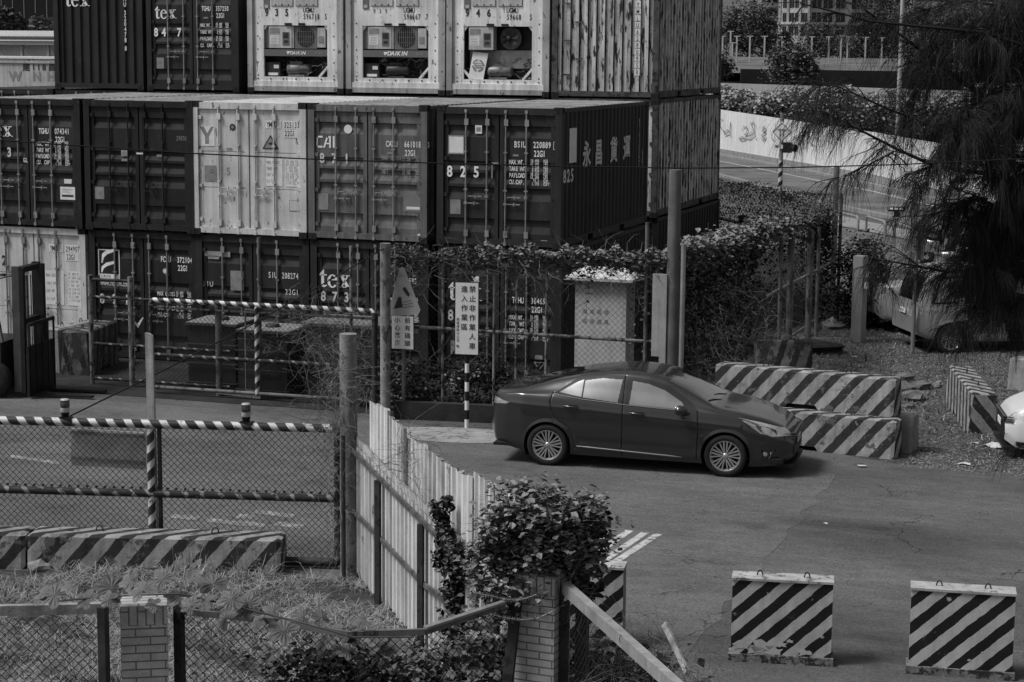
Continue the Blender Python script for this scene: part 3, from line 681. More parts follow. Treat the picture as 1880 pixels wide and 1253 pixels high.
    if kind != 2: tk.box((x0+.01, .12, z0+.01), (x0+.38, .4, .70)); tk.use(WSTICK); tk.box((x0+.08, .112, z0+.03), (x0+.33, .12, z0+.09)); tk.box((x0+.22, .112, .56), (x0+.35, .12, .64))
    tk.use(R_GRY, True)
    for q in range(44):
        a = V3(random.uniform(.55, 2.0), random.uniform(.2, .42), random.uniform(.4, .83)); pts = [a]
        for e in range(4): pts.append(pts[-1]+V3(random.uniform(-.12, .12), random.uniform(-.05, .03), random.uniform(-.1, .1)))
        tk.use(random.choice([R_GRY, R_GRY, R_BOX, R_DK, R_MOT2])); tk.tube([V3(min(max(p.x, x0), x1), max(p.y, .15), min(max(p.z, z0+.03), .84)) for p in pts], random.uniform(.006, .014), 5)
    tk.build('pipes_and_tank', t)
    return t
Y2 = 7.455
X2 = [-15.30, -12.76, -10.09, -7.585, -5.11, -2.61]
T3 = 2*CH
container((X2[0], Y2, T3), 'dark top row container with end wall lettered tex and TGHU 320478', P_DK, marks=m_texend, front='end', bars=GALV)
container((X2[1], Y2, T3), 'dark top row container lettered tex, 847 and TGHU 357250', P_DK, marks=m_tghu357, bars=GALV)
reefer((X2[2], Y2, T3), 'refrigerated container numbered 935 and UGMU 596718 with small DAIKIN band', '935', '596718', '5', 0)
reefer((X2[3], Y2, T3), 'refrigerated container numbered UGMU 596667 with large DAIKIN band', '939', '596667', '7', 1)
reefer((X2[4], Y2, T3), 'refrigerated container numbered 946 with its fan cover missing', '946', '59668', '5', 2)
def sm_cold(mb):
    mb.use(WMARK); mb.text('X(71', V3(CW-.007, 4.9, 1.95), V3(0, 1, 0), Z_, .14, .6, .7, .01, down=True)
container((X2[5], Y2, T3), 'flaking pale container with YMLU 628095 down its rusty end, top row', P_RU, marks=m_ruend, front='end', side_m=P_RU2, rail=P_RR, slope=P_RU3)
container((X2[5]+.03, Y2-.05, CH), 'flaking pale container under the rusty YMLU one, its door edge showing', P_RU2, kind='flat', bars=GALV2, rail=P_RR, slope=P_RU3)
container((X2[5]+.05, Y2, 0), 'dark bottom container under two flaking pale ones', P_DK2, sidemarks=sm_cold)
for i in range(5):
    container((X2[i], Y2+.02, CH), 'dark second row container mostly hidden behind the front block', P_DK2, lod=True, group='hidden second row containers')
container((X2[0]-2.52, Y2+.02, CH), 'dark container left of the hidden second row, its roof edge in view', P_DK, lod=True)
# ---------------- ground, road, markings ----------------
gr = mat('ground_asphalt', .104, .9, var=.14, vs=.35, bump=.5, fine=.3, crack=.7, tyre=.45, spec=.2)
mb = MB(gr); mb.face([V3(-700, -90, 0), V3(700, -90, 0), V3(700, 1200, 0), V3(-700, 1200, 0)]); tag(mb.build('ground'), kind='structure')
def sheet(name, pts, z, m, kind='structure', label=None):
    mb = MB(m); mb.face([V3(p[0], p[1], z) for p in pts]); return tag(mb.build(name), label, kind=kind)
ln = mat('yard_concrete', .120, .9, var=.10, vs=.5, bump=.3, fine=.2, crack=.5, tyre=.3, spec=.2)
sheet('road', [(-30, -20), (5.9, -20)]+[(6.12+.05*math.sin(i*1.7)+.04*math.sin(i*4.1+1), -15+i*.33) for i in range(30)]+[(2.2, -4.6), (-1.6, -4.1), (-30, -4.6)], .004, ln)
dirt = mat('packed_dirt', .065, 1., var=.45, vs=1.3, bump=.8, fine=.5, rust=(.57, .19, 16, 1), spec=.1)
D_ = [(2.4, -2.6)]+[(6.9+i*1.2, -4.35+.12*math.sin(i*2.3)) for i in range(12)]+[(24, 14), (10, 26), (3.2, 26), (2.6, 8)]
sheet('dirt_ground', D_, .004, dirt)
dk = mat('yard_dark_ground', .03, .95, var=.4, vs=1.5, bump=.5, fine=.4, spec=.1)
sheet('container_yard_ground', [(-24, -3.9), (-1.7, -3.55), (2.5, -2.8), (2.6, 26), (-24, 26)], .008, dk)
grs = mat('grass_soil', .045, 1., var=.5, vs=3, bump=.8, fine=.5, spec=.1)
sheet('verge', [(-14, -26), (-14, -16.2), (-2.2, -14.4), (1.0, -13.45), (1.9, -13.5), (2.6, -14.3), (3.8, -15.9), (4.6, -17.2), (5.2, -18.6), (8.2, -20.2), (10, -26)], .012, grs)
PM = mat('worn_road_paint', .42, .85, var=.2, vs=3, rust=(.53, .15, 7, 1), spec=.2)
# hatched paint beside the vine, worn word on the road behind the gate
def quad_px(name, px, z=.009, m=None, label='x'):
    mb = MB(m or PM); mb.face([G(a, b, z) for a, b in px]); return mb
hm = MB(PM)
for x0, x1 in ((1148, 1163), (1178, 1192), (1202, 1216)):
    L_ = 105 if x0 > 1170 else 60
    hm.face([G(x0, 973+(x0-1148)*.12, .009), G(x1, 975+(x0-1148)*.12, .009), G(x1-L_*.98, 975+L_*.70, .009), G(x0-L_, 973+L_*.70, .009)])
hm.face([G(1112, 970, .009), G(1130, 973, .009), G(1095, 1000, .009), G(1080, 998, .009)])
tag(hm.build('road_marking'), kind='structure')
hm = MB(mat('ghost_road_paint', .28, .85, var=.25, vs=4, rust=(.46, .165, 5, 1), spec=.2))
for i in range(9):
    a = random.uniform(300, 540); b = random.uniform(935, 985); l = random.uniform(30, 80)
    hm.face([G(a, b, .009+i*.0003), G(a+l, b+l*.12, .009+i*.0003), G(a+l-8, b+l*.12+7, .009+i*.0003), G(a-8, b+7, .009+i*.0003)])
hm.face([G(20, 835, .009), G(110, 848, .009), G(108, 853, .009), G(18, 840, .009)])
tag(hm.build('road_marking'), kind='structure')
pd = mat('concrete_patch', .26, .9, var=.25, vs=3, rust=(.56, .12, 6, 1), spec=.2)
c = G(840, 800); sheet('pavement', [(c.x+1.15*math.cos(a)*(1+.12*math.sin(3*a)), c.y+.62*math.sin(a)+.1*math.cos(a)) for a in np.linspace(0, 2*PI, 30)[:-1]], .010, pd)
# far road, pavement, kerbs
rd = mat('far_road', .135, .9, var=.25, vs=.4, fine=.1, streak=.0, crack=.5, tyre=.3, rust=(.6, .09, .5, 3), spec=.2)
sheet('road', [G(1200, 270), G(1325, 288), G(1600, 338), G(1990, 415), G(2080, 500), G(1900, 470), G(1690, 420), G(1500, 368), G(1320, 322), G(1200, 296)], .02, rd)
kb = mat('kerb_stone', .2, .9, var=.2, vs=2, spec=.2)
def strip(name, px, wd, z, m, h=None):
    mb = MB(m); P = [G(a, b) for a, b in px]
    for p, q in zip(P, P[1:]):
        d = (q-p).normalized(); n = V3(-d.y, d.x, 0)*wd/2
        if h: mb.box((0, 0, 0), (0, 0, 0)) if False else mb.bar(p+V3(0, 0, h/2), q+V3(0, 0, h/2), wd, h)
        else: mb.face([V3(*(p-n)[:2], z), V3(*(q-n)[:2], z), V3(*(q+n)[:2], z), V3(*(p+n)[:2], z)])
    return tag(mb.build(name), kind='structure')
strip('kerb', [(1200, 262), (1316, 286), (1500, 321), (1600, 342), (1760, 380), (1990, 440)], .35, 0, kb, .14)
strip('kerb', [(1200, 300), (1318, 324), (1420, 350), (1510, 376), (1600, 395), (1700, 416), (1900, 470)], .3, 0, kb, .14)
strip('road_line', [(1200, 278), (1318, 296), (1600, 352), (1900, 425)], .15, .026, PM)
pv = mat('paving', .24, .9, var=.15, vs=1, fine=.1, stripe=(.5, .12, 1.0, .10, .01), spec=.2)
mb = MB(pv); q = [G(1500, 388), G(1740, 440), G(1740, 455), G(1500, 408)]
mb.face([V3(p.x, p.y, .024) for p in q], [(p.x, p.y) for p in q]); tag(mb.build('pavement'), kind='structure')
gv = mat('far_verge_gravel', .13, 1., var=.4, vs=1, fine=.5, rust=(.5, .06, 5, 1), spec=.1)
sheet('verge', [G(1500, 410), G(1760, 462), G(1760, 560), G(1560, 560), G(1505, 480)], .016, gv)
# ---------------- cars ----------------
CARP = mat('car_paint_grey', .048, .27, .65, var=.03, fine=.0, coat=.8)
CARB = mat('car_black_plastic', .012, .5, var=.1, fine=0)
CHROME = mat('chrome', .30, .3, 1., var=.05, fine=0)
GLASSD = mat('tinted_glass', .40, .07, 1., var=.18, vs=1.4, fine=0, coat=0., spec=.5)
TYRE = mat('tyre_rubber', .018, .85, var=.2, vs=8)
RIM = mat('alloy_rim', .55, .3, .8, var=.1, fine=0)
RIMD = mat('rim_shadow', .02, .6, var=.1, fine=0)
LAMPM = mat('lamp_glass', .55, .12, .6, var=.25, vs=9, coat=1.)
LAMPD = mat('lamp_dark', .05, .1, .2, var=.5, vs=12, coat=1.)
SEDAN = dict(x=(-.98, 3.66),
    zt=[(-.98, .60), (-.96, .80), (-.93, .98), (-.88, 1.085), (-.7, 1.115), (-.46, 1.145), (-.3, 1.20), (.1, 1.325), (.5, 1.41), (.9, 1.455), (1.2, 1.47), (1.5, 1.455), (1.78, 1.405), (2.1, 1.26), (2.46, 1.06), (2.56, 1.015), (2.9, .965), (3.25, .88), (3.5, .78), (3.6, .71), (3.66, .55)],
    zb=[(-.98, .58), (-.93, .92), (-.85, 1.0), (-.5, 1.06), (0, 1.05), (.6, 1.02), (1.2, .985), (2.0, .955), (2.5, .935), (2.9, .87), (3.3, .76), (3.55, .64), (3.66, .52)],
    wm=[(-.98, .40), (-.95, .52), (-.88, .64), (-.7, .775), (-.4, .865), (0, .885), (1.2, .888), (2.6, .885), (3.0, .865), (3.3, .80), (3.5, .71), (3.6, .62), (3.66, .52)],
    we=[(-.98, .55), (-.5, .64), (-.2, .60), (.5, .565), (1.2, .575), (1.8, .575), (2.2, .63), (2.56, .72), (3.0, .70), (3.5, .58), (3.66, .46)],
    zs=[(-.98, .44), (-.9, .30), (-.5, .22), (.5, .19), (2.2, .18), (3.2, .17), (3.5, .19), (3.66, .30)],
    wins=[('window', [(.16, 1.125), (.50, 1.075), (.50, 1.31), (.40, 1.27)]), ('window', [(.53, 1.07), (1.06, 1.02), (1.10, 1.34), (.80, 1.345), (.53, 1.30)]), ('window', [(1.24, 1.005), (2.10, .965), (2.02, 1.07), (1.75, 1.22), (1.5, 1.30), (1.26, 1.33)])],
    frame=[(.07, 1.10), (.5, 1.045), (1.2, .995), (2.3, .945), (2.16, 1.075), (1.8, 1.285), (1.5, 1.365), (1.1, 1.395), (.75, 1.39), (.4, 1.325)],
    ws=(1.80, 2.50), rw=(-.40, .42), seams=[[(1.14, 1.39), (1.15, .9), (1.14, .24)], [(2.27, .95), (2.29, .7), (2.27, .24)], [(.07, 1.12), (.03, .98), (.10, .75), (.34, .60), (.43, .30)]],
    lampF=[(2.88, .895), (3.2, .83), (3.62, .715), (3.62, .63), (3.38, .625), (3.2, .68)], lampR=[(-.98, .96), (-.93, .98), (-.62, .93), (-.64, .915), (-.88, .87), (-.98, .84)],
    wb=2.70, wr=.318)
VAN = dict(x=(-.75, 3.55),
    zt=[(-.75, .6), (-.72, .95), (-.66, 1.1), (-.55, 1.5), (-.42, 1.68), (-.2, 1.74), (.6, 1.78), (1.5, 1.76), (2.0, 1.68), (2.5, 1.35), (2.85, 1.1), (3.2, 1.0), (3.45, .85), (3.55, .55)],
    zb=[(-.75, .58), (-.7, .98), (0, 1.02), (1.2, 1.0), (2.5, .97), (3.0, .9), (3.4, .72), (3.55, .52)],
    wm=[(-.75, .72), (-.68, .80), (-.4, .84), (0, .85), (2.5, .85), (3.0, .82), (3.4, .7), (3.55, .55)],
    we=[(-.75, .6), (-.5, .64), (0, .66), (1.5, .66), (2.0, .66), (2.85, .72), (3.4, .58), (3.55, .5)],
    zs=[(-.75, .42), (-.5, .3), (0, .25), (2.7, .24), (3.55, .3)],
    wins=[('window', [(-.35, 1.08), (.35, 1.07), (.35, 1.58), (-.2, 1.55)]), ('window', [(.45, 1.07), (1.25, 1.06), (1.25, 1.6), (.45, 1.6)]), ('window', [(1.35, 1.06), (2.4, 1.04), (1.95, 1.5), (1.8, 1.57), (1.35, 1.6)])],
    frame=[(-.42, 1.05), (2.5, 1.0), (1.95, 1.6), (1.5, 1.65), (-.2, 1.62)],
    ws=(1.95, 2.85), rw=(-.66, -.44), seams=[[(1.3, 1.6), (1.3, .3)], [(2.4, 1.0), (2.35, .3)], [(.4, 1.6), (.4, .9), (.5, .3)]],
    lampF=[(2.9, .92), (3.5, .85), (3.5, .7), (3.1, .75)], lampR=[(-.75, 1.2), (-.55, 1.2), (-.6, .85), (-.75, .85)], wb=2.65, wr=.31)

def interp(tab, x):
    xs = [a for a, _ in tab]; ys = [b for _, b in tab]; return np.interp(x, xs, ys)
def inside(px, pz, poly):
    r = np.zeros(px.shape, bool); n = len(poly)
    for i in range(n):
        x1, z1 = poly[i]; x2, z2 = poly[(i+1) % n]
        if z1 == z2: continue
        c = ((z1 > pz) != (z2 > pz)) & (px < (x2-x1)*(pz-z1)/(z2-z1)+x1); r ^= c
    return r
def dist_line(px, pz, pl):
    d = np.full(px.shape, 9.)
    for (x1, z1), (x2, z2) in zip(pl, pl[1:]):
        l2 = (x2-x1)**2+(z2-z1)**2; t = np.clip(((px-x1)*(x2-x1)+(pz-z1)*(z2-z1))/l2, 0, 1)
        d = np.minimum(d, np.hypot(px-x1-t*(x2-x1), pz-z1-t*(z2-z1)))
    return d
def wheel(t, x, y, sgn, r, spokes=True):
    m = MB(TYRE); m.use(TYRE, True); ax = (0, sgn, 0); c = (x, y, r)
    m.lathe([(r*.70, .0), (r*.74, .015), (r*.93, .018), (r*.985, -.005), (r, -.03), (r, -.17), (r*.98, -.2), (r*.7, -.21)], c, ax, 40)
    ty = m.build('wheel', t)
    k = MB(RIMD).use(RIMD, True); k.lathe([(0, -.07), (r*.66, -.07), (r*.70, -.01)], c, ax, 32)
    k.use(RIM, True); k.lathe([(r*.69, .004), (r*.735, .010), (r*.735, -.01)], c, ax, 40); k.lathe([(r*.62, -.03), (r*.69, .004)], c, ax, 40)
    k.lathe([(0, -.004), (.03, -.004), (.045, -.02), (.06, -.05)], c, ax, 16)
    C = V3(*c); A = V3(*ax)
    def sp(a, wd0, wd1, off0=0, off1=0):
        d = V3(math.cos(a), 0, math.sin(a)); e = V3(-d.z, 0, d.x)
        p0, p1 = d*.035+e*off0, d*r*.70+e*off1
        q = [C+p0+e*wd0-A*.012, C+p0-e*wd0-A*.012, C+p1-e*wd1+A*.002, C+p1+e*wd1+A*.002]
        k.prism(q, -A*.03)
    for i in range(5):
        a = PI/2+i*2*PI/5+.0
        sp(a, .008, .013, .015, .026); sp(a, .008, .013, -.015, -.026)
        for s2 in (-1, 1): sp(a+s2*.42, .007, .011); 
    k.build('rim', ty)
def make_car(P, loc, rz, label, paint, res=.008, name='car', glass=None, group=None, plate=None, near=-1, chrome=True):
    glass = glass or GLASSD
    t = thing(name, loc, label, 'car', group, rz)
    x0, x1 = P['x']; nx = int((x1-x0)/res)
    xs = np.linspace(x0, x1, nx); xs = np.concatenate([np.linspace(x0, x0+.08, 14)[:-1], xs[xs > x0+.08]]); xs = np.concatenate([xs[xs < x1-.08], np.linspace(x1-.08, x1, 14)])
    xf = np.linspace(x0-.2, x1+.2, 800)
    def cur(k, sg=.022):
        y = interp(P[k], xf); h = int(sg*3/(xf[1]-xf[0])); q = np.arange(-h, h+1)*(xf[1]-xf[0]); g_ = np.exp(-(q/sg)**2/2); g_ /= g_.sum()
        y = np.convolve(np.pad(y, h, mode='edge'), g_, 'valid'); return np.interp(xs, xf, y)
    zt, zb, wm, we, zs = cur('zt', .05), cur('zb', .04), cur('wm', .03), cur('we', .07), cur('zs', .04)
    zb = np.minimum(zb, zt-.02)
    we = np.minimum(we, wm-.05); ze = zt-np.clip((zt-zb)*.16, .008, .05)
    CP = [(wm-.06, zs), (wm-.012, zs+.10), (wm, zs+(zb-zs)*.48), (wm-.012, zs+(zb-zs)*.80), (wm-.045, zb), ((wm-.045)*.55+we*.45+.012, zb*.55+ze*.45), (we, ze), (we*.62, zt-.006), (we*0, zt)]
    segs = [8, 30, 22, 14, 36, 36, 16, 12] if res < .012 else [4, 10, 8, 5, 7, 7, 5, 5]
    pts = [(2*CP[0][0]-CP[1][0], 2*CP[0][1]-CP[1][1])]+CP+[(-CP[-2][0], CP[-2][1])]
    Y = []; Z = []
    for i in range(8):
        p0, p1, p2, p3 = pts[i:i+4]
        for k in range(segs[i]):
            u = k/segs[i]
            f = lambda a, b, c, d: .5*((2*b)+(-a+c)*u+(2*a-5*b+4*c-d)*u*u+(-a+3*b-3*c+d)*u**3)
            Y.append(f(p0[0], p1[0], p2[0], p3[0])); Z.append(f(p0[1], p1[1], p2[1], p3[1]))
    Y.append(pts[9][0]); Z.append(pts[9][1])
    Y = np.array(Y).T; Z = np.array(Z).T; nxx, nv = Y.shape; X = np.repeat(xs[:, None], nv, 1).copy()
    # crisp shoulder line pressed into the doors
    cr = dist_line(X, Z, [(-.6, .93), (.4, .90), (1.2, .86), (2.3, .80), (2.9, .76)]); side = Z < zb[:, None]-.02
    Y = Y + np.where(side, .010*np.exp(-(cr/.035)**2), 0)
    Y = Y - np.where(side, .012*np.exp(-(dist_line(X, Z, [(.5, .42), (2.2, .38)])/.05)**2), 0)
    for cx in (0., P['wb']):
        Rr = P['wr']+.045; dx, dz = X-cx, Z-P['wr']; dd = np.hypot(dx, dz); nearb = (np.abs(dd-Rr) < res*.75) & (Y > .4) & (Z < .9)
        f = np.where(nearb, Rr/np.maximum(dd, 1e-3), 1.); X = cx+dx*f; Z = P['wr']+dz*f
        Y = Y + np.where((dd < Rr+.05) & (Z < .9) & (Y > .4), .012*np.clip(1-(dd-Rr)/.05, 0, 1), 0)
    seam = np.full(X.shape, 9.)
    for s_ in P['seams']: seam = np.minimum(seam, dist_line(X, Z, s_))
    seam = np.where(Y > .45, seam, 9.)
    Yd = np.where(seam < res*.8, Y-.012, Y)
    cX = (X[:-1, :-1]+X[1:, 1:])/2; cY = (Y[:-1, :-1]+Y[1:, 1:])/2; cZ = (Z[:-1, :-1]+Z[1:, 1:])/2
    up = np.zeros(cX.shape); vi = np.arange(nv-1)[None, :]*np.ones((nxx-1, 1)); v6 = sum(segs[:6]); v4 = sum(segs[:4])
    reg = np.zeros(cX.shape, int)     # 0 body
    reg[(cX > .1) & (cX < 2.28) & (vi < v6) & (vi > 2)] = 1
    reg[(cX > P['ws'][1]+.06) & (vi > v4+2)] = 2
    reg[(cX < P['rw'][0]-.03) & (vi > v4+4)] = 3
    reg[((cX < -.55) | (cX > 3.12)) & (cZ < .62)] = 4
    fr_ = inside(cX, cZ, P['frame']) & (vi >= v4-2) & (vi < v6+2); reg[fr_] = 5
    reg[(cX > P['ws'][0]-.0+(.08*(vi-v6)/30)) & (cX < P['ws'][1]) & (vi >= v6+1)] = 6
    reg[(cX < P['rw'][1]) & (cX > P['rw'][0]) & (vi >= v6+1)] = 7
    for i, (_, poly) in enumerate(P['wins']): reg[inside(cX, cZ, poly) & fr_] = 10+i
    reg[inside(cX, cZ, P['lampF']) & (vi < v6)] = 8
    reg[inside(cX, cZ, P['lampR']) & (vi < v6)] = 9
    sc_ = dist_line(cX, cZ, [(9, 9), (9.1, 9)])
    for s_ in P['seams']: sc_ = np.minimum(sc_, dist_line(cX, cZ, s_))
    seamf = (sc_ < res*.55) & (cY > .45) & (reg < 5)
    dele = np.zeros(cX.shape, bool)
    for cx in (0., P['wb']): dele |= (np.hypot(cX-cx, cZ-P['wr']) < P['wr']+.045) & (cY > .3) & (cZ < .9)
    names = {0: ('body', paint), 1: ('door', paint), 2: ('bonnet', paint), 3: ('boot_lid', paint), 4: ('bumper', paint), 5: ('window_frame', CARB), 6: ('windscreen', glass), 7: ('rear_window', glass), 8: ('headlight', LAMPM), 9: ('taillight', LAMPM)}
    for i in range(len(P['wins'])): names[10+i] = ('window', glass)
    def put(sgns, code, mask, nm, mt, split=None, extra=None):
        ii, jj = np.nonzero(mask)
        if not len(ii): return
        VV = []; FF = []; MI = []
        for sg in sgns:
            idx = np.stack([ii*nv+jj, (ii+1)*nv+jj, (ii+1)*nv+jj+1, ii*nv+jj+1], 1)
            if sg > 0: idx = idx[:, ::-1]
            u_, inv = np.unique(idx, return_inverse=True); inv = inv.reshape(idx.shape)
            P3 = np.stack([X.ravel()[u_], Yd.ravel()[u_]*(sg), Z.ravel()[u_]], 1); b_ = sum(len(q) for q in VV)
            VV.append(P3); FF.append(inv+b_); MI.append(seamf[ii, jj].astype(int))
        me = bpy.data.meshes.new(nm); me.from_pydata(np.concatenate(VV).tolist(), [], np.concatenate(FF).tolist())
        me.materials.append(mt); me.materials.append(BLACK)
        mi = np.concatenate(MI).astype(np.int32); me.polygons.foreach_set('material_index', mi)
        me.polygons.foreach_set('use_smooth', np.ones(len(mi), bool)); me.update()
        o = bpy.data.objects.new(nm, me); COL.objects.link(o); o.parent = t; return o
    keep = ~dele
    for c, (nm, mt) in names.items():
        msk = (reg == c) & keep
        if c in (0, 2, 3, 6, 7): put((1, -1), c, msk, nm, mt)
        elif c == 4:
            put((1, -1), c, msk & (cX < 1), nm, mt); put((1, -1), c, msk & (cX > 1), nm, mt)
        elif c == 1:
            for sg in (1, -1):
                put((sg,), c, msk & (cX < 1.14), nm, mt); put((sg,), c, msk & (cX >= 1.14), nm, mt)
        else:
            for sg in (1, -1): put((sg,), c, msk, nm, mt)
    # closed ends, floor, liners
    ec = MB(paint)
    for k in (0, -1):
        P3 = [V3(X[k, j], Y[k, j], Z[k, j]) for j in range(0, nv, 4)]; Q = [V3(p.x, -p.y, p.z) for p in P3[::-1]]
        ec.use(paint if k == 0 else CARB).face(P3+Q)
    ec.use(BLACK); ec.box((x0+.12, -.80, .26), (x1-.15, .80, .30))
    for cx in (0., P['wb']):
        for sg in (1, -1):
            Rr = P['wr']+.05; q = [(cx+Rr*math.cos(a), P['wr']+Rr*math.sin(a)) for a in np.linspace(-.5, PI+.5, 24)]
            for (a, b), (c, d) in zip(q, q[1:]): ec.face([V3(a, sg*.50, b), V3(c, sg*.50, d), V3(c, sg*.86, d), V3(a, sg*.86, b)])
            ec.face([V3(a, sg*.5, b) for a, b in q])
    ec.build('underbody', t)
    if (glass is GLASSD):
        it = MB(CARB); it.box((.1, -.55, .5), (2.2, .55, .9)); it.build('interior', t)
    for cx in (0., P['wb']):
        for sg in (1, -1): wheel(t, cx, sg*(.868), sg, P['wr'])
    def ys(x, z):
        i = int(np.argmin(np.abs(xs-x))); j = int(np.argmin(np.abs(Z[i]-z)+np.where(Y[i] < .3, 9, 0))); return Y[i, j]
    for sg in (1, -1):
        mm = MB(paint).use(paint, True); c = V3(2.02, sg*1.0, .99)
        mm.lathe([(0, -.115), (.05, -.105), (.078, -.05), (.083, .03), (.068, .08), (0, .10)], c, (0, sg, 0.08), 16)
        for i, v in enumerate(mm.v): mm.v[i] = (c.x+(v[0]-c.x)*(1.6 if v[0] > c.x else .75), v[1], c.z+(v[2]-c.z)*.92)
        mm.use(CARB); mm.bar((2.05, sg*.84, .93), (2.02, sg*.95, .955), .06, .03); mm.build('mirror', t)
        for hx, hz in ((.36, .935), (1.37, .885)):
            y = ys(hx, hz); h = MB(paint).use(paint, True); h.tube([(hx-.12, sg*(y+.0), hz), (hx-.09, sg*(y+.028), hz), (hx+.09, sg*(y+.028), hz-.008), (hx+.12, sg*(y+.0), hz-.01)], [.008, .016, .016, .008], 8)
            h.use(CARB); h.face([V3(hx-.11, sg*(y+.007), hz-.03), V3(hx+.11, sg*(y+.007), hz-.035), V3(hx+.1, sg*(y+.009), hz+.02), V3(hx-.1, sg*(y+.009), hz+.022)]); h.build('door_handle', t)
        if chrome:
            tr = MB(CHROME).use(CHROME, True); fr = P['frame']; a = [(x, z) for x, z in fr[:4]]; pl = []
            for (xa, za), (xb, zb_) in zip(a, a[1:]):
                for u in np.linspace(0, 1, 8)[:-1]: pl.append((xa+(xb-xa)*u, za+(zb_-za)*u))
            tr.tube([V3(x, sg*(ys(x, z)+.004), z) for x, z in pl], .0075, 6)
            tr.build('chrome_trim', t)
            tr = MB(CHROME).use(CHROME, True); tr.tube([V3(x, sg*(ys(x, z)+.012), z) for x, z in [(.46+q*.16, .335-q*.007) for q in range(11)]], [.008]+[.014]*9+[.005], 6); tr.build('sill_trim', t)
            ld = MB(LAMPD); q = [(3.12, .79), (3.3, .765), (3.42, .72), (3.44, .655), (3.3, .655), (3.2, .70)]
            ld.face([V3(x, sg*(ys(x, z)+.004), z) for x, z in q])
            ld.use(CHROME, True)
            for pl in ([(2.9, .885), (3.08, .83), (3.16, .80)], [(3.16, .80), (3.19, .75), (3.21, .70)], [(3.34, .76), (3.35, .67)]): ld.tube([V3(x, sg*(ys(x, z)+.006), z) for x, z in pl], .009, 6)
            ld.build('headlight_reflector', t)
            tl = MB(LAMPD); q = [(-.95, .93), (-.66, .925), (-.88, .845), (-.955, .76)]; tl.face([V3(x, sg*(ys(x, z)+.005), z) for x, z in q]); tl.build('taillight_lens', t)
            fg = MB(CARB); q = [(3.22, .44), (3.44, .44), (3.38, .27), (3.24, .27)]; fg.face([V3(x, sg*(ys(x, z)+.005), z) for x, z in q])
            fg.use(CHROME, True); fg.tube([V3(x, sg*(ys(x, z)+.008), z) for x, z in ((3.38, .40), (3.33, .29))], .006, 5); fg.use(LAMPM).tube([(3.28, sg*(ys(3.28, .37)), .37), (3.285, sg*(ys(3.28, .37)+.012), .37)], .032, 10); fg.build('fog_lamp', t)
    gq = MB(CARB); gq.box((x1-.03, -.50, .33), (x1+.012, .50, .46)); gq.box((x1-.03, -.5, .56), (x1+.01, .5, .66)); gq.use(CHROME)
    for z in (.585, .62, .655): gq.bar((x1+.012, -.50, z), (x1+.012, .50, z), .02, .012)
    for z in (.585, .62, .655):
        for sg in (1, -1): gq.bar((x1+.012, sg*.5, z), (x1-.10, sg*.66, z+.008), .02, .012)
    gq.use(CARB); gq.box((x1-.25, -.62, .15), (x1+.02, .62, .20)); gq.build('grille', t)
    lp = MB(WSTICK); lp.box((x1+.018, -.17, .46), (x1+.028, .17, .56))
    if plate: lp.use(KMARK); lp.text(plate, (x1+.030, -.14, .485), (0, 1, 0), Z_, .055, .58, .7, .02)
    lp.build('licence_plate', t)
    lp = MB(WSTICK); zz = .80 if P is SEDAN else .78; lp.box((x0-.03, -.17, zz), (x0-.018, .17, zz+.1))
    if plate: lp.use(KMARK); lp.text(plate, (x0-.032, .14, zz+.025), (0, -1, 0), Z_, .055, .58, .7, .02)
    lp.build('licence_plate', t)
    wp = MB(CARB)
    for y0 in (-.05, .45): wp.tube([(2.52, y0-.1, 1.03), (2.44, y0-.35, 1.075), (2.40, y0-.55, 1.09)], .010, 5)
    wp.build('wiper', t)
    return t
CX0 = G(1004.6, 817.4, .32); CX1 = G(1327.9, 837.4, .32); cdir = (CX1-CX0); cang = math.atan2(cdir.y, cdir.x)
cn = V3(-math.sin(cang), math.cos(cang), 0)
ctr = V3(CX0.x, CX0.y, 0)+cn*.868
make_car(SEDAN, ctr, cang, 'dark grey sedan with alloy wheels parked across the gateway beside striped barriers', CARP, plate='AKN-2735')
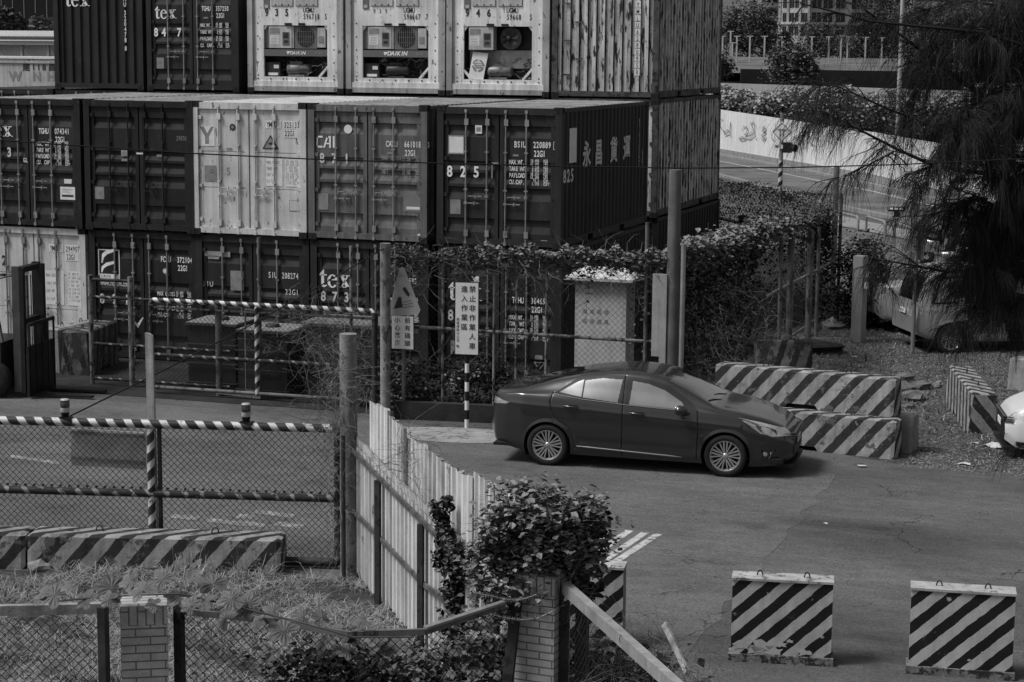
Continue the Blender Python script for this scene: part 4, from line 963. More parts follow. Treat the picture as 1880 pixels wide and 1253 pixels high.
# ---------------- barriers ----------------
CONC = mat('concrete', .24, .9, var=.3, vs=3, streak=.2, rust=(.6, .10, 6, 1), bump=.4, spec=.2)
HAZ = mat('striped_concrete', .26, .85, var=.4, vs=3, streak=.3, rust=(.565, .09, 5, 1), bump=.35, stripe=(.37, .46, -.85, .028, .012), spec=.2)
HAZ2 = mat('striped_panel', .42, .6, var=.16, vs=3, streak=.18, rust=(.655, .2, 7, 1), bump=.2, stripe=(.285, .5, -1.08, .010, .010), spec=.3)
REBAR = mat('rusty_rebar', .035, .8, var=.3, vs=9)
def barrier(name, loc, rz, label, L=3.0, H=.60, wt=.32, wb=.46, group='striped concrete road barriers', lean=1, m=None, rx=0, loops=True):
    t = thing(name, loc, label, 'barrier', group, rz); t.rotation_euler = (rx, 0, rz)
    mb = MB(m or HAZ); bv = .03; n0, n1 = L*.5-.28, L*.5+.28
    xs = [0, .05, n0, n0+.05, n1-.05, n1, L-.05, L]
    def sec(x):
        e = .05 if x in (0, L) else 0; z0 = .07 if n0+.01 < x < n1-.01 else 0
        k = z0/H*(wb-wt)/2
        return [(-wb/2+k+e*.4, z0), (-wt/2-bv*.2+e*.4, H-bv), (-wt/2+bv+e*.4, H-e*.5), (wt/2-bv-e*.4, H-e*.5), (wt/2+bv*.2-e*.4, H-bv), (wb/2-k-e*.4, z0)]
    for a, b in zip(xs, xs[1:]):
        A, B = sec(a), sec(b)
        for i in range(5):
            (y0, z0), (y1, z1) = A[i], A[i+1]; (y2, z2), (y3, z3) = B[i], B[i+1]
            q = [V3(a, y0, z0), V3(b, y2, z2), V3(b, y3, z3), V3(a, y1, z1)]
            uv = [(p.x*lean, (p.z if i in (0, 4) else H+(p.y+wt/2)*1.6)) for p in q]
            mb.face(q, uv)
    for x in (0, L):
        q = [V3(x, y, z) for y, z in sec(x)]; q = q if x else q[::-1]; mb.face(q, [(p.y, p.z) for p in q])
    mb.use(BLACK)
    for x in (L*.15, L*.5, L*.85): mb.face([V3(x+.055*math.cos(a*PI/5), .035*math.sin(a*PI/5), H+.003) for a in range(10)])
    mb.build('concrete_body', t)
    if loops:
        for x in (L*.27, L*.73):
            lp = MB(REBAR); lp.tube([V3(x+.045*math.cos(a), 0, H-.01+.085*math.sin(a)) for a in np.linspace(-.1, PI+.1, 8)], .009, 6); lp.build('lifting_loop', t)
    return t
def along(p, q): p = V3(*p); q = V3(*q); return math.atan2(q.y-p.y, q.x-p.x)
a, b = G(1335, 812), G(1640, 845)
dr = (b-a).normalized(); rz = math.atan2(dr.y, dr.x)
nn = V3(-dr.y, dr.x, 0); b0 = b-dr*3.0+nn*.23
barrier('concrete_barrier', b0, rz, 'striped barrier at the bottom front of the pile, nearest the sedan bonnet')
barrier('concrete_barrier', b0+nn*.56+dr*.10, rz+.01, 'concrete barrier at the bottom rear of the pile, mostly hidden', m=CONC)
u1 = G(1628, 762, .62); u1 = V3(u1.x, u1.y, 0)
barrier('concrete_barrier', V3(b0.x, b0.y, .604)+nn*.30-dr*.12, rz, 'striped barrier lying on top of the pile behind the sedan')
p0, p1 = G(1794, 800), G(1757, 690)
d2 = (G(1730, 720)-p0).normalized()
barrier('concrete_barrier', G(1796, 798)+V3(.08, .05, 0), R_(104), 'striped barrier standing alone end-on, on the dirt at the right', L=2.9, lean=1, H=.68, wt=.40, wb=.56)
barrier('concrete_barrier', G(1385, 690), R_(15), 'mossy striped barrier tilted against the mesh fence behind the pile', m=mat('mossy_concrete', .13, .95, var=.5, vs=4, rust=(.5, .05, 5, .4), bump=.5, stripe=(.30, .4, -.3, .03, .02), spec=.1), L=1.1, H=.7, loops=True, rx=R_(-12))
barrier('concrete_barrier', G(1858, 712), R_(-20), 'pale concrete barrier cut by the right picture edge', m=CONC, L=3.0)
a, b = G(52, 1046), G(516, 1056); rz = along(a, b)
nn = V3(-math.sin(rz), math.cos(rz), 0)
barrier('concrete_barrier', a+nn*.2+V3(0, 0, .0), rz, 'long striped barrier lying along the foot of the front gate', L=(b-a).length, lean=1, H=.44, wt=.42, wb=.5)
dd = V3(math.cos(rz), math.sin(rz), 0)
barrier('concrete_barrier', a+nn*.2-dd*3.03, rz+.005, 'striped barrier cut by the left picture edge beside the front gate', L=3.0, lean=1, H=.44, wt=.42, wb=.5)
barrier('concrete_barrier', G(138, 690), R_(100), 'worn striped barrier end beside the forklift mast', m=MATS['mossy_concrete'], L=1.6, H=.85, wt=.5, wb=.6, rx=0)
barrier('concrete_barrier', G(95, 684), R_(88), 'plain concrete barrier half behind the forklift', L=1.4, H=.85, wt=.34, wb=.4, m=CONC)
def block(loc, rz, label, wd=1.02, H=.86, T=.26, chips=True):
    t = thing('concrete_block', loc, label, 'road block', 'upright striped blocks across the road', rz)
    mb = MB(HAZ2)
    x0, x1 = 0, wd
    q = [V3(x0, 0, .08), V3(x1, 0, .08), V3(x1, 0, H), V3(x0, 0, H)]; mb.face(q, [(p.x, p.z) for p in q])
    mb.use(CONC); mb.face([V3(x1, 0, .08), V3(x1, T, .08), V3(x1, T-.02, H), V3(x1, 0, H)]); mb.face([V3(x0, T, .08), V3(x0, 0, .08), V3(x0, 0, H), V3(x0, T-.02, H)])
    mb.use(HAZ2); q = [V3(x1, T, .08), V3(x0, T, .08), V3(x0, T-.02, H), V3(x1, T-.02, H)]; mb.face(q, [(p.x, p.z) for p in q])
    mb.use(mat('pale_cap', .34, .8, var=.3, vs=6, rust=(.55, .12, 8, 1))); mb.box((-.008, -.014, H), (wd+.008, T+.0, H+.025))
    mb.use(mat('chipped_foot', .16, .95, var=.5, vs=9, rust=(.5, .03, 9, 1), bump=.6)); mb.box((-.025, -.03, 0), (wd+.025, T+.04, .082))
    if chips:
        mb.use(mat('bare_plaster', .42, .9, var=.1, vs=8))
        for cx, cz, r in chips:
            k = 11; mb.face([V3(min(max(cx+r*(1.1+.5*math.sin(i*2.7+cx*9))*math.cos(i*2*PI/k), .01), wd-.01), -.003, max(cz+r*(.6+.3*math.sin(i*1.9+cz*7))*math.sin(i*2*PI/k), .085)) for i in range(k)])
    mb.build('panel', t)
    for x in (wd*.27, wd*.74):
        lp = MB(REBAR); lp.tube([V3(x+.03*math.cos(a), T/2, H+.01+.07*math.sin(a)) for a in np.linspace(-.1, PI+.1, 7)], .008, 6); lp.build('lifting_loop', t)
    return t
block(G(1341, 1213), along(G(1341, 1213), G(1521, 1223)), 'striped block with paint flaked off its lower left', chips=[(.10, .17, .075), (.32, .17, .10), (.44, .12, .09), (.60, .24, .03), (.75, .13, .06), (.52, .20, .05), (.24, .13, .07)])
block(G(1667, 1236), along(G(1667, 1236), G(1850, 1249)), 'cleanly painted striped block nearest the bottom right corner', H=.87, chips=[(.72, .27, .012), (.60, .18, .02), (.28, .1, .015)])
block(G(967, 1178), along(G(967, 1178), G(1153, 1190)), 'striped block half hidden behind the vine and mesh', H=.84, chips=[(.6, .15, .05)])

# ---------------- wire mesh ----------------
WIRE = mat('mesh_wire', .03, .7, .3, var=.3, vs=8)
WIREB = mat('mesh_wire_pale', .10, .7, .3, var=.4, vs=4)
def chain(mb, P0, P1, z0, z1, pitch=.08, r=.0028, z0b=None, z1b=None, jit=.0):
    P0 = V3(P0[0], P0[1], 0); P1 = V3(P1[0], P1[1], 0); L = (P1-P0).length; d = (P1-P0)/L; nrm = V3(-d.y, d.x, 0)
    z0b = z0 if z0b is None else z0b; z1b = z1 if z1b is None else z1b
    nc = int(L/pitch); nr = int(max(z1-z0, z1b-z0b)/pitch*2)
    def W(i, k):
        x = i*pitch/2; t = min(x/L, 1); a = z0+(z0b-z0)*t; b = z1+(z1b-z1)*t
        return P0+d*min(x, L)+V3(0, 0, a+(b-a)*k/nr)
    for c in range(nc):
        for k in range(nr):
            a = W(2*c+1+(k % 2), k); b = W(2*c+1+((k+1) % 2), k+1)
            w_ = (b-a).normalized().cross(nrm)*r
            o = nrm*r*(1 if k % 2 else -1)
            mb.face([a-w_+o, a+w_+o, b+w_+o, b-w_+o]); mb.face([a-w_+o*2.2, b-w_+o*2.2, b+w_*0+o*2.6, a+w_*0+o*2.6])
            if k % 2 == 0 and c:  # the other half of each diamond
                pass
    for c in range(nc):
        for k in range(nr):
            a = W(2*c+1-(k % 2), k); b = W(2*c+1-((k+1) % 2), k+1)
            w_ = (b-a).normalized().cross(nrm)*r; o = -nrm*r*.6
            mb.face([a-w_+o, a+w_+o, b+w_+o, b-w_+o])
PIPE = mat('striped_pipe', .52, .55, .1, var=.2, vs=5, rust=(.60, .05, 8, 1), stripe=(.22, .56, .22, .03, .008))
PIPE2 = mat('striped_pipe_rusty', .18, .6, .1, var=.35, vs=5, rust=(.50, .03, 7, 1), stripe=(.22, .70, .22, .02, .012))
POLE = mat('steel_post_dark', .04, .7, .2, var=.4, vs=4, rust=(.55, .02, 6, 1))
POLE2 = mat('steel_post_grey', .13, .7, .2, var=.4, vs=4, rust=(.55, .04, 6, .4))
POLE3 = mat('steel_post_rust_mottled', .2, .8, .2, var=.4, vs=4, rust=(.52, .04, 11, .5))
WOOD = mat('grey_timber', .26, .85, var=.3, vs=3, streak=.5, rust=(.64, .07, 6, .2), bump=.4)
CPOST = mat('concrete_post', .20, .9, var=.3, vs=5, rust=(.56, .08, 9, 1), bump=.5, streak=.25)
def hgt(px, py, P): return ZH(px, py, P)
# front sliding gate
g0 = G(-60, 1024); g1 = G(620, 1045)
gdir = (g1-g0).normalized(); gn = V3(-gdir.y, gdir.x, 0)
def on(t_, z=0): return V3(g1.x+gdir.x*t_, g1.y+gdir.y*t_, z)
zt_ = ZH(600, 787, on(-.12)); ztl = zt_-.0
gate = thing('mesh_gate', on(-2), 'wide front sliding gate of striped pipe and wire mesh across the yard entrance', 'gate')
GL = 6.2
zm = ZH(617, 916, on(0)); zb_ = .08
def tpart(name, m, pts, r, n=12, parent=gate):
    mb = MB(m).use(m, True); mb.tube(pts, r, n); return mb.build(name, parent, True)
tpart('top_rail', PIPE, [on(-GL, zt_), on(-.03, zt_)], .052, 14)
tpart('middle_rail', PIPE2, [on(-GL, zm), on(-.03, zm)], .047, 14)
tpart('bottom_rail', POLE, [on(-GL, zb_), on(0, zb_)], .055, 12)
tpart('end_stile', PIPE2, [on(0, .05), on(0, zt_+.02)], .040, 12)
xm = (G(290, 1010)-g1).dot(gdir)
xm = -2.27
tpart('stile', PIPE, [on(xm, .05), on(xm, zt_-.05)], .045, 12); tpart('stile', POLE, [on(xm+.10, .05)+gn*.03, on(xm+.10, zt_-.05)+gn*.03], .028, 8)
mb = MB(WIRE); A_, B_ = on(-GL)+gn*.055, on(-.03)+gn*.055; chain(mb, A_, B_, .10, zt_, .080, .0030)
for k in range(int(GL/.11)): mb.bar(on(-.1-k*.11, zm+.05)+gn*.02, on(-.1-k*.11, zm+.075)+gn*.02, .02, .03, V3(0, 1, 0))
if 1: mb.build('wire_mesh', gate, True)
pl = MB(mat('hung_board', .42, .7, var=.2, vs=4, rust=(.62, .07, 5, 1))); bA, bB = on(xm-1.02), on(xm-.1); zA, zB = ZH(200, 856, bA), ZH(200, 788, bA)
pl.prism([bA+V3(0, 0, zA)+gn*.12, bB+V3(0, 0, zA-.03)+gn*.12, bB+V3(0, 0, zB-.03)+gn*.12, bA+V3(0, 0, zB)+gn*.12], gn*.02)
pl.use(GALV); pl.bar(bA+V3(0, 0, zB-.04)+gn*.10, bB+V3(0, 0, zB-.07)+gn*.10, .02, .045); pl.bar(bA+V3(0, 0, zA+.10)+gn*.10, bB+V3(0, 0, zA+.06)+gn*.10, .02, .04)
tag(pl.build('sign_board'), 'back of a grey board tied to the inside of the front gate', 'sign')
def beacon(P, label, sc=1.):
    t = thing('warning_beacon', P, label, 'warning light', 'beacons on the gate rail')
    m1 = MB(BLACK).use(CARB, True); m1.lathe([(.05*sc, 0), (.05*sc, .05*sc), (.06*sc, .05*sc), (.06*sc, .09*sc)], (0, 0, 0), Z_, 16); m1.box((-.06, -.04, -.02), (.09, .04, .02)); m1.build('bracket', t)
    m2 = MB(mat('beacon_white', .38, .4, var=.1)); m2.use(m2.mats[0], True); m2.lathe([(.06*sc, .09*sc), (.064*sc, .10*sc), (.064*sc, .155*sc)], (0, 0, 0), Z_, 18); m2.build('base', t)
    m3 = MB(mat('beacon_lens', .035, .15, var=.1, coat=1.)); m3.use(m3.mats[0], True); m3.lathe([(.064*sc, .155*sc), (.066*sc, .16*sc), (.066*sc, .215*sc), (.063*sc, .222*sc), (.063*sc, .26*sc)], (0, 0, 0), Z_, 18)
    m3.use(MATS['beacon_white'], True).lathe([(.063*sc, .26*sc), (.055*sc, .275*sc), (0, .28*sc)], (0, 0, 0), Z_, 18); m3.build('lens', t)
    return t
for px, lb in ((118, 'beacon on the front gate rail, the one nearer the forklift'), (451, 'beacon on the front gate rail, the one nearer the concrete post')):
    dq = ray(px, 700); k = ((g1.x-CAM.x)*gn.x+(g1.y-CAM.y)*gn.y)/(dq.x*gn.x+dq.y*gn.y); q = CAM+dq*k
    beacon(V3(q.x, q.y, zt_+.045), lb, .86)
# timber stake behind the gate, concrete gate post, steel post
def post(name, px, pbase, ptop, r, m, label, cat='post', n=12, square=False, P=None, lean=(0, 0), taper=1., group=None):
    P = P or G(px, pbase); z = ZH(ptop[0] if isinstance(ptop, tuple) else px, ptop[1] if isinstance(ptop, tuple) else ptop, P)
    mb = MB(m).use(m, not square)
    if square: mb.bar(P, P+V3(lean[0], lean[1], z), r*2, r*2, V3(0, 1, 0))
    else: mb.tube([P, P+V3(lean[0]/2, lean[1]/2, z/2), P+V3(lean[0], lean[1], z)], [r, r*(1+taper)/2, r*taper], n)
    return tag(mb.build(name), label, cat, group)
post('gate_post', 641, 1062, (641, 613), .105, CPOST, 'thick round concrete gate post with dry creeper at its foot', 'post', 20, taper=.98)
post('steel_post', 631, 1072, (631, 800), .028, POLE, 'thin dark steel post in front of the concrete gate post', 'post', 8)
mb = MB(WOOD); P = on(xm-.02)+gn*.15; z1 = ZH(278, 612, P)
mb.prism([P+V3(-.055, 0, .3), P+V3(.05, 0, .3), P+V3(.03, 0, z1-.04), P+V3(-.01, 0, z1-.01), P+V3(-.075, 0, z1)], gn*.05)
tag(mb.build('timber_stake'), 'split pale timber stake standing up behind the front gate', 'stake')

# ---------------- rear gate and yard fence ----------------
b0_ = G(272, 722); b1_ = G(694, 750); bd = (b1_-b0_).normalized(); bn = V3(-bd.y, bd.x, 0)
rg = thing('mesh_gate', b0_, 'rear striped pipe gate standing across the container yard in front of caged tanks', 'gate')
def bx(px, P=b0_):
    dq = ray(px, 650); k = ((P.x-CAM.x)*bn.x+(P.y-CAM.y)*bn.y)/(dq.x*bn.x+dq.y*bn.y); q = CAM+dq*k; return V3(q.x, q.y, 0)
def bz(px, py): return ZH(px, py, bx(px))
q0, q1 = bx(278), bx(690); zT = bz(480, 561); zM = bz(480, 663); zB2 = .12
def T2(name, m, pts, r, n=10): mb = MB(m).use(m, True); mb.tube(pts, r, n); return mb.build(name, rg, True)
T2('top_rail', PIPE, [q0+Z_*(zT-.08), q0+Z_*zT+bd*.06, q1+Z_*zT-bd*.08, q1+Z_*(zT-.08)], .045)
T2('middle_rail', PIPE2, [q0+Z_*zM, q1+Z_*zM], .038); T2('lower_rail', POLE2, [q0+Z_*zB2, q1+Z_*zB2], .035)
T2('stile', PIPE2, [q0+Z_*.05, q0+Z_*zT], .035); T2('stile', PIPE, [q1+Z_*.05, q1+Z_*(zT-.07)], .042); T2('stile', PIPE, [bx(472)+Z_*.1, bx(472)+Z_*zT], .042)
T2('upper_rail', POLE3, [q0+Z_*(zT-.14)+bn*.05, q1+Z_*(zT-.14)+bn*.05], .022, 8)
mb = MB(WIRE); chain(mb, q0+bn*.05, q1+bn*.05, .12, zT, .09, .0024); mb.build('wire_mesh', rg, True)
mb = MB(GALV); s0, s1 = bx(446)+bn*.12, bx(474)+bn*.12
for a_, b_ in (((s0, .15), (s0, zT-.1)), ((s1, .15), (s1, zT-.1)), ((s0, zT-.1), (s1, zT-.12)), ((s0, .15), (s1, .12)), ((s0, zM), (s1, zM-.03))): mb.bar(a_[0]+Z_*a_[1], b_[0]+Z_*b_[1], .02, .03, V3(.3, 1, 0))
mb.bar(bx(396)+Z_*.1, bx(478)+Z_*.06, .04, .05); mb.build('side_bracket', rg, True)
post('steel_post', 395, 736, (395, 552), .058, POLE2, 'thick grey post behind the rear gate rail, with a cable tied at its top', P=bx(395)+bn*.15)
post('steel_post', 472, 742, (472, 436), .032, POLE2, 'tall thin pole rising above the middle of the rear gate', P=bx(473)+bn*.10)
post('steel_post', 641, 745, (641, 452), .028, POLE3, 'thin pole behind the concrete gate post', P=bx(641)+bn*.10)
# farther gate frame at left
f0, f1 = G(170, 706), G(243, 711); fg = thing('mesh_gate', f0, 'small rusty mesh gate leaf in front of the FLORENS container', 'gate')
zz = [ZH(170, y, f0) for y in (508, 545, 606, 700)]
for a_, nm, m, r in ((f0, 'stile', POLE3, .045), (f1, 'stile', POLE3, .05)): mb = MB(m).use(m, True); mb.tube([a_, a_+Z_*(zz[0]+.03)], r, 10); mb.build(nm, fg, True)
f2 = f0+(f1-f0)*3.4
for z, m, r in ((zz[0]-.05, POLE, .03), (zz[1], PIPE2, .028), (zz[2]-.25, PIPE2, .028), (.12, PIPE2, .028)):
    mb = MB(m).use(m, True); mb.tube([f0+Z_*z, (f1 if z == zz[0]-.05 else f2)+Z_*z], r, 8); mb.build('rail', fg, True)
mb = MB(WIRE); chain(mb, f0, f2, .1, zz[0]-.1, .09, .0022); mb.build('wire_mesh', fg, True)
# main yard fence line
YA = V3(-1.85, -3.62, 0); YB = V3(3.08, -2.88, 0); YC = V3(3.05, 11.3, 0)
zf = ZH(740, 468, YA)
fy = thing('mesh_fence', YA, 'wire mesh fence with creeper along its top behind the notice board', 'fence')
def tube_p(par, name, m, pts, r, n=8): mb = MB(m).use(m, True); mb.tube(pts, r, n); return mb.build(name, par, True)
yd = (YB-YA).normalized()
tube_p(fy, 'top_rail', POLE2, [YA+Z_*(zf-.05), YB+Z_*(zf-.05)], .025); tube_p(fy, 'middle_rail', POLE3, [YA+Z_*ZH(800, 600, YA+yd*.6), YB+Z_*(ZH(1185, 630, YB))], .030)
tube_p(fy, 'bottom_rail', POLE, [YA+Z_*.14, YB+Z_*.14], .04)
for px in (813, 856, 907, 948, 1003, 1185):
    dq = ray(px, 600); yn = V3(-yd.y, yd.x, 0); k = ((YA-CAM).dot(yn))/(dq.dot(yn)) if False else ((YA.x-CAM.x)*yn.x+(YA.y-CAM.y)*yn.y)/(dq.x*yn.x+dq.y*yn.y)
    q = CAM+dq*k; q.z = 0
    tube_p(fy, 'post', POLE3 if px < 1100 else POLE2, [q, q+Z_*(zf-(.1 if px < 1100 else -.65))], .024 if px != 1185 else .034)
mb = MB(WIRE); chain(mb, YA, YB, .1, zf-.05, .10, .0024); mb.build('wire_mesh', fy, True)
zc = ZH(1515, 395, YC)
f3 = thing('mesh_fence', YB, 'overgrown mesh fence running away beside the dirt ground', 'fence')
zs_ = ZH(1252, 448, YB)
tube_p(f3, 'top_rail', POLE2, [YB+Z_*(zf), YC+Z_*zc], .025)
for t_ in (.50, .575, .73, .80, 1.0):
    q = YB+(YC-YB)*t_+V3(.22, 0, 0); tube_p(f3, 'post', POLE2, [q, q+Z_*(zf+(zc-zf)*t_-.1+(.6 if t_ == 1 else 0))], .04 if t_ not in (.575, .73) else .07)
tube_p(f3, 'middle_rail', POLE3, [YB+(YC-YB)*.42+V3(.2, 0, 1.55), YC+V3(.2, 0, 1.45)], .03); tube_p(f3, 'lower_rail', POLE2, [YB+(YC-YB)*.6+Z_*.25, YC+Z_*.2], .03)
mb = MB(WIRE); chain(mb, YB, YC, .1, zf, .13, .0026, None, zc); mb.build('wire_mesh', f3, True)
YD = G(1318, 420); YD = V3(-.2, 15.5, 0); YE = V3(-9, 24, 0)
f4 = thing('mesh_fence', YC, 'far mesh fence with a leaning top behind the stack', 'fence')
YF = V3(-6.5, 22.5, 0)
tube_p(f4, 'top_rail', POLE, [YC+Z_*(zc-.7), YF+Z_*2.2], .04)
for t_ in (.3, .65): tube_p(f4, 'post', POLE, [YC+(YF-YC)*t_, YC+(YF-YC)*t_+Z_*2.1], .08)
mb = MB(WIREB); chain(mb, YC, YF, .1, 3.0, .16, .006); mb.build('wire_mesh', f4, True)
# poles at the corner
post('utility_pole', 1236, 752, (1240, 312), .125, mat('utility_pole_concrete', .115, .85, var=.25, vs=3, rust=(.62, .06, 6, .6), streak=.3), 'tall round concrete pole with bolt holes at the fence corner', 'pole', 20, taper=.80, P=V3(2.93, -3.05, 0))
mb = MB(BLACK)
post('steel_post', 1247, 745, (1254, 448), .042, mat('bright_galvanised_pipe', .34, .45, .6, var=.2, vs=3), 'shiny galvanised pipe beside the concrete pole', 'pole', 12, P=V3(3.12, -3.15, 0), lean=(.0, 0))
mb = MB(mat('pale_channel', .30, .7, var=.2, vs=3, streak=.2)); q = V3(2.73, -3.15, 0); z0, z1 = ZH(1210, 655, q), ZH(1210, 515, q)
mb.box((q.x-.12, q.y, z0), (q.x+.02, q.y+.1, z1+.1)); mb.box((q.x+.02, q.y-.03, .2), (q.x+.13, q.y+.1, z1+.1)); tag(mb.build('cable_duct'), 'pale folded metal cable duct left of the concrete pole', 'cable duct')
for z, lb in ((1.35, 'upper wire loop'), (.95, 'lower wire loop')):
    pass
post('telegraph_pole', 717, 770, (716, 447), .088, mat('weathered_pole', .21, .9, var=.35, vs=5, rust=(.55, .07, 8, .5), bump=.5, streak=.3), 'old round post with peeling bark beside the triangular sign', 'pole', 16, P=V3(-1.80, -3.95, 0), lean=(-.0, 0))
post('steel_post', 693, 760, (693, 575), .05, POLE, 'dark post closing the rear gate beside the old round post', P=V3(-2.08, -3.75, 0))

# ---------------- electric cabinet ----------------
CAB = mat('cabinet_paint', .46, .6, var=.12, vs=3, rust=(.66, .12, 5, .5), streak=.15)
q = V3(.90, -1.9, 0); zc0, zc1 = .0, ZH(1100, 512, q)
cb = thing('electric_cabinet', q, 'tall pale steel cabinet with pitched lid behind the mesh fence', 'cabinet', rz=R_(0))
mb = MB(CAB); mb.box((0, 0, .0), (.92, .55, zc1)); mb.use(CAB)
mb.use(GMARK)
for r_ in range(2):
    for k in range(4): mb.face([V3(.14+k*.13, -.003, 1.72-r_*.17), V3(.22+k*.13, -.003, 1.70-r_*.17), V3(.21+k*.13, -.003, 1.79-r_*.17), V3(.15+k*.13, -.003, 1.78-r_*.17)])
mb.build('body', cb)
mb = MB(mat('cabinet_lid', .5, .6, var=.15, vs=5, rust=(.62, .15, 8, 1))); e = .12
mb.prism([V3(-e, -e, zc1), V3(-e+.02, -e, zc1+.05), V3(.08, .27, zc1+.24), V3(.08, .28, zc1)], (0, 0, 0.0001)) if False else None
v = [V3(-.18, -.12, zc1-.02), V3(1.06, -.12, zc1-.02), V3(1.06, .67, zc1-.02), V3(-.18, .67, zc1-.02), V3(.10, .22, zc1+.20), V3(.82, .22, zc1+.20)]
v2 = [p+Z_*.05 for p in v[:4]]
mb.face([v[0], v[1], v2[1], v2[0]]); mb.face([v[1], v[2], v2[2], v2[1]]); mb.face([v[3], v[0], v2[0], v2[3]]); mb.face([v2[0], v2[1], v[5], v[4]]); mb.face([v2[1], v2[2], v[5]]); mb.face([v2[2], v2[3], v[4], v[5]]); mb.face([v2[3], v2[0], v[4]]); mb.face([v[3], v[2], v[1], v[0]]); mb.build('lid', cb)

# ---------------- signs ----------------
SGN = mat('sign_white', .66, .5, var=.06, vs=5, fine=.03); SGNG = mat('sign_grey', .32, .5, var=.1, vs=6, fine=.03)
P = G(857, 787); rzs = R_(9)
sg = thing('notice_sign', P, 'tall white Chinese notice on a black and white banded post in front of the fence', 'sign', rz=rzs)
z0, z1 = ZH(857, 650, P), ZH(857, 519, P); w2 = .19
for k in range(8):
    m = SGN if k % 2 == 0 else CARB
    zz0 = k*z0/8.0
    mb = MB(m).use(m, True); mb.tube([(0, 0, zz0), (0, 0, (k+1)*z0/8.0+(.05 if k == 7 else 0))], .036, 14); mb.build('post_band', sg)
mb = MB(CARB); mb.box((-w2-.012, -.05, z0-.012), (w2+.012, -.02, z1+.012)); mb.use(SGN); mb.box((-w2, -.056, z0), (w2, -.050, z1)); mb.use(CARB)
for z in (z0+.1, z1-.1): mb.box((-.05, -.02, z), (.05, .04, z+.03))
H_ = z1-z0; mb.use(KMARK); ch = H_/7.6
mb.text('禁止非作業人車', (.095, -.060, z1-ch*1.02), X_, Z_, ch*.74, 1.36, bold=.012, down=True)
mb.text('進入作業區', (-.040, -.060, z1-ch*1.02), X_, Z_, ch*.74, 1.36, bold=.012, down=True)
mb.text('高雄港務分公司 製', (-.148, -.060, z1-ch*4.05), X_, Z_, ch*.34, bold=.008, down=True)
mb.build('board', sg)
P = G(741, 768); sg = thing('warning_sign', P, 'triangular falling-car warning above a small Chinese board on a grey pole', 'sign', rz=R_(4))
z0, z1, z2 = ZH(741, 640, P), ZH(741, 580, P), ZH(741, 492, P)
mb = MB(POLE2).use(POLE2, True); mb.tube([(0, 0, 0), (0, 0, z2-.02)], .032, 12); mb.build('post', sg)
mb = MB(CARB); mb.box((-.20, -.055, z0-.01), (.20, -.04, z1+.01)); mb.use(SGN); mb.box((-.19, -.060, z0), (.19, -.055, z1)); mb.use(KMARK); ch = (z1-z0)/4.3
mb.text('前有碼頭', (.088, -.064, z1-ch*.94), X_, Z_, ch*.80, 1.25, bold=.01, down=True); mb.text('小心落海', (-.088, -.064, z1-ch*.94), X_, Z_, ch*.80, 1.25, bold=.01, down=True); mb.build('board', sg)
mb = MB(SGNG); zz0 = z1+.02; tw = .28; th = z2-zz0
def rt(x, z): return V3(x+.02-(z-zz0)*.05, -.06, z)
tri = [rt(-tw, zz0), rt(-tw+.04, zz0-.03), rt(tw-.02, zz0+.02), rt(tw+.02, zz0+.10), rt(.05, z2), rt(0.0, z2+.015), rt(-.04, z2-.01)]
mb.prism(tri, (0, .012, 0)); mb.use(KMARK); rt = lambda x, z: V3(x+.02-(z-zz0)*.05, -.063, z)
mb.face([rt(-.17, zz0+.10), rt(-.01, zz0+.13), rt(-.03, zz0+.31), rt(-.08, zz0+.30)]) 
mb.face([rt(.0, zz0+.44), rt(.035, zz0+.48), rt(.07, zz0+.46), rt(.13, zz0+.35), rt(.10, zz0+.31), rt(.06, zz0+.35)])
for k in range(3): mb.face([rt(.0, zz0+.12+k*.045), rt(.19-k*.02, zz0+.16+k*.045), rt(.19-k*.02, zz0+.168+k*.045), rt(.0, zz0+.128+k*.045)])
mb.build('triangle', sg)
# ---------------- corrugated sheet fence ----------------
SHT = mat('corrugated_sheet', .62, .6, .0, var=.15, vs=2, streak=.35, rust=(.66, .15, 5, .35))
SHT2 = mat('corrugated_sheet_lower', .50, .65, .0, var=.2, vs=2, streak=.4, rust=(.63, .09, 5, .3))
SHT3 = mat('corrugated_sheet_stained', .56, .6, .0, var=.3, vs=2, streak=.5, rust=(.60, .12, 4, .3))
RUSTR = mat('brown_rail', .085, .8, var=.4, vs=4, rust=(.55, .04, 9, 1))
F0 = G(648, 1060); F1 = G(782, 1212); fd = (F1-F0).normalized(); fnn = V3(-fd.y, fd.x, 0)
if fnn.dot(CAM-F0) > 0: fnn = -fnn            # away from the camera
def fx(px, off=0.):
    dq = ray(px, 900); k = ((F0.x+fnn.x*off-CAM.x)*fnn.x+(F0.y+fnn.y*off-CAM.y)*fnn.y)/(dq.x*fnn.x+dq.y*fnn.y); q = CAM+dq*k; return V3(q.x, q.y, 0)
def fz(px, py, off=0.): return ZH(px, py, fx(px, off))
def itab(tab, x): return float(np.interp(x, [a for a, _ in tab], [b for _, b in tab]))
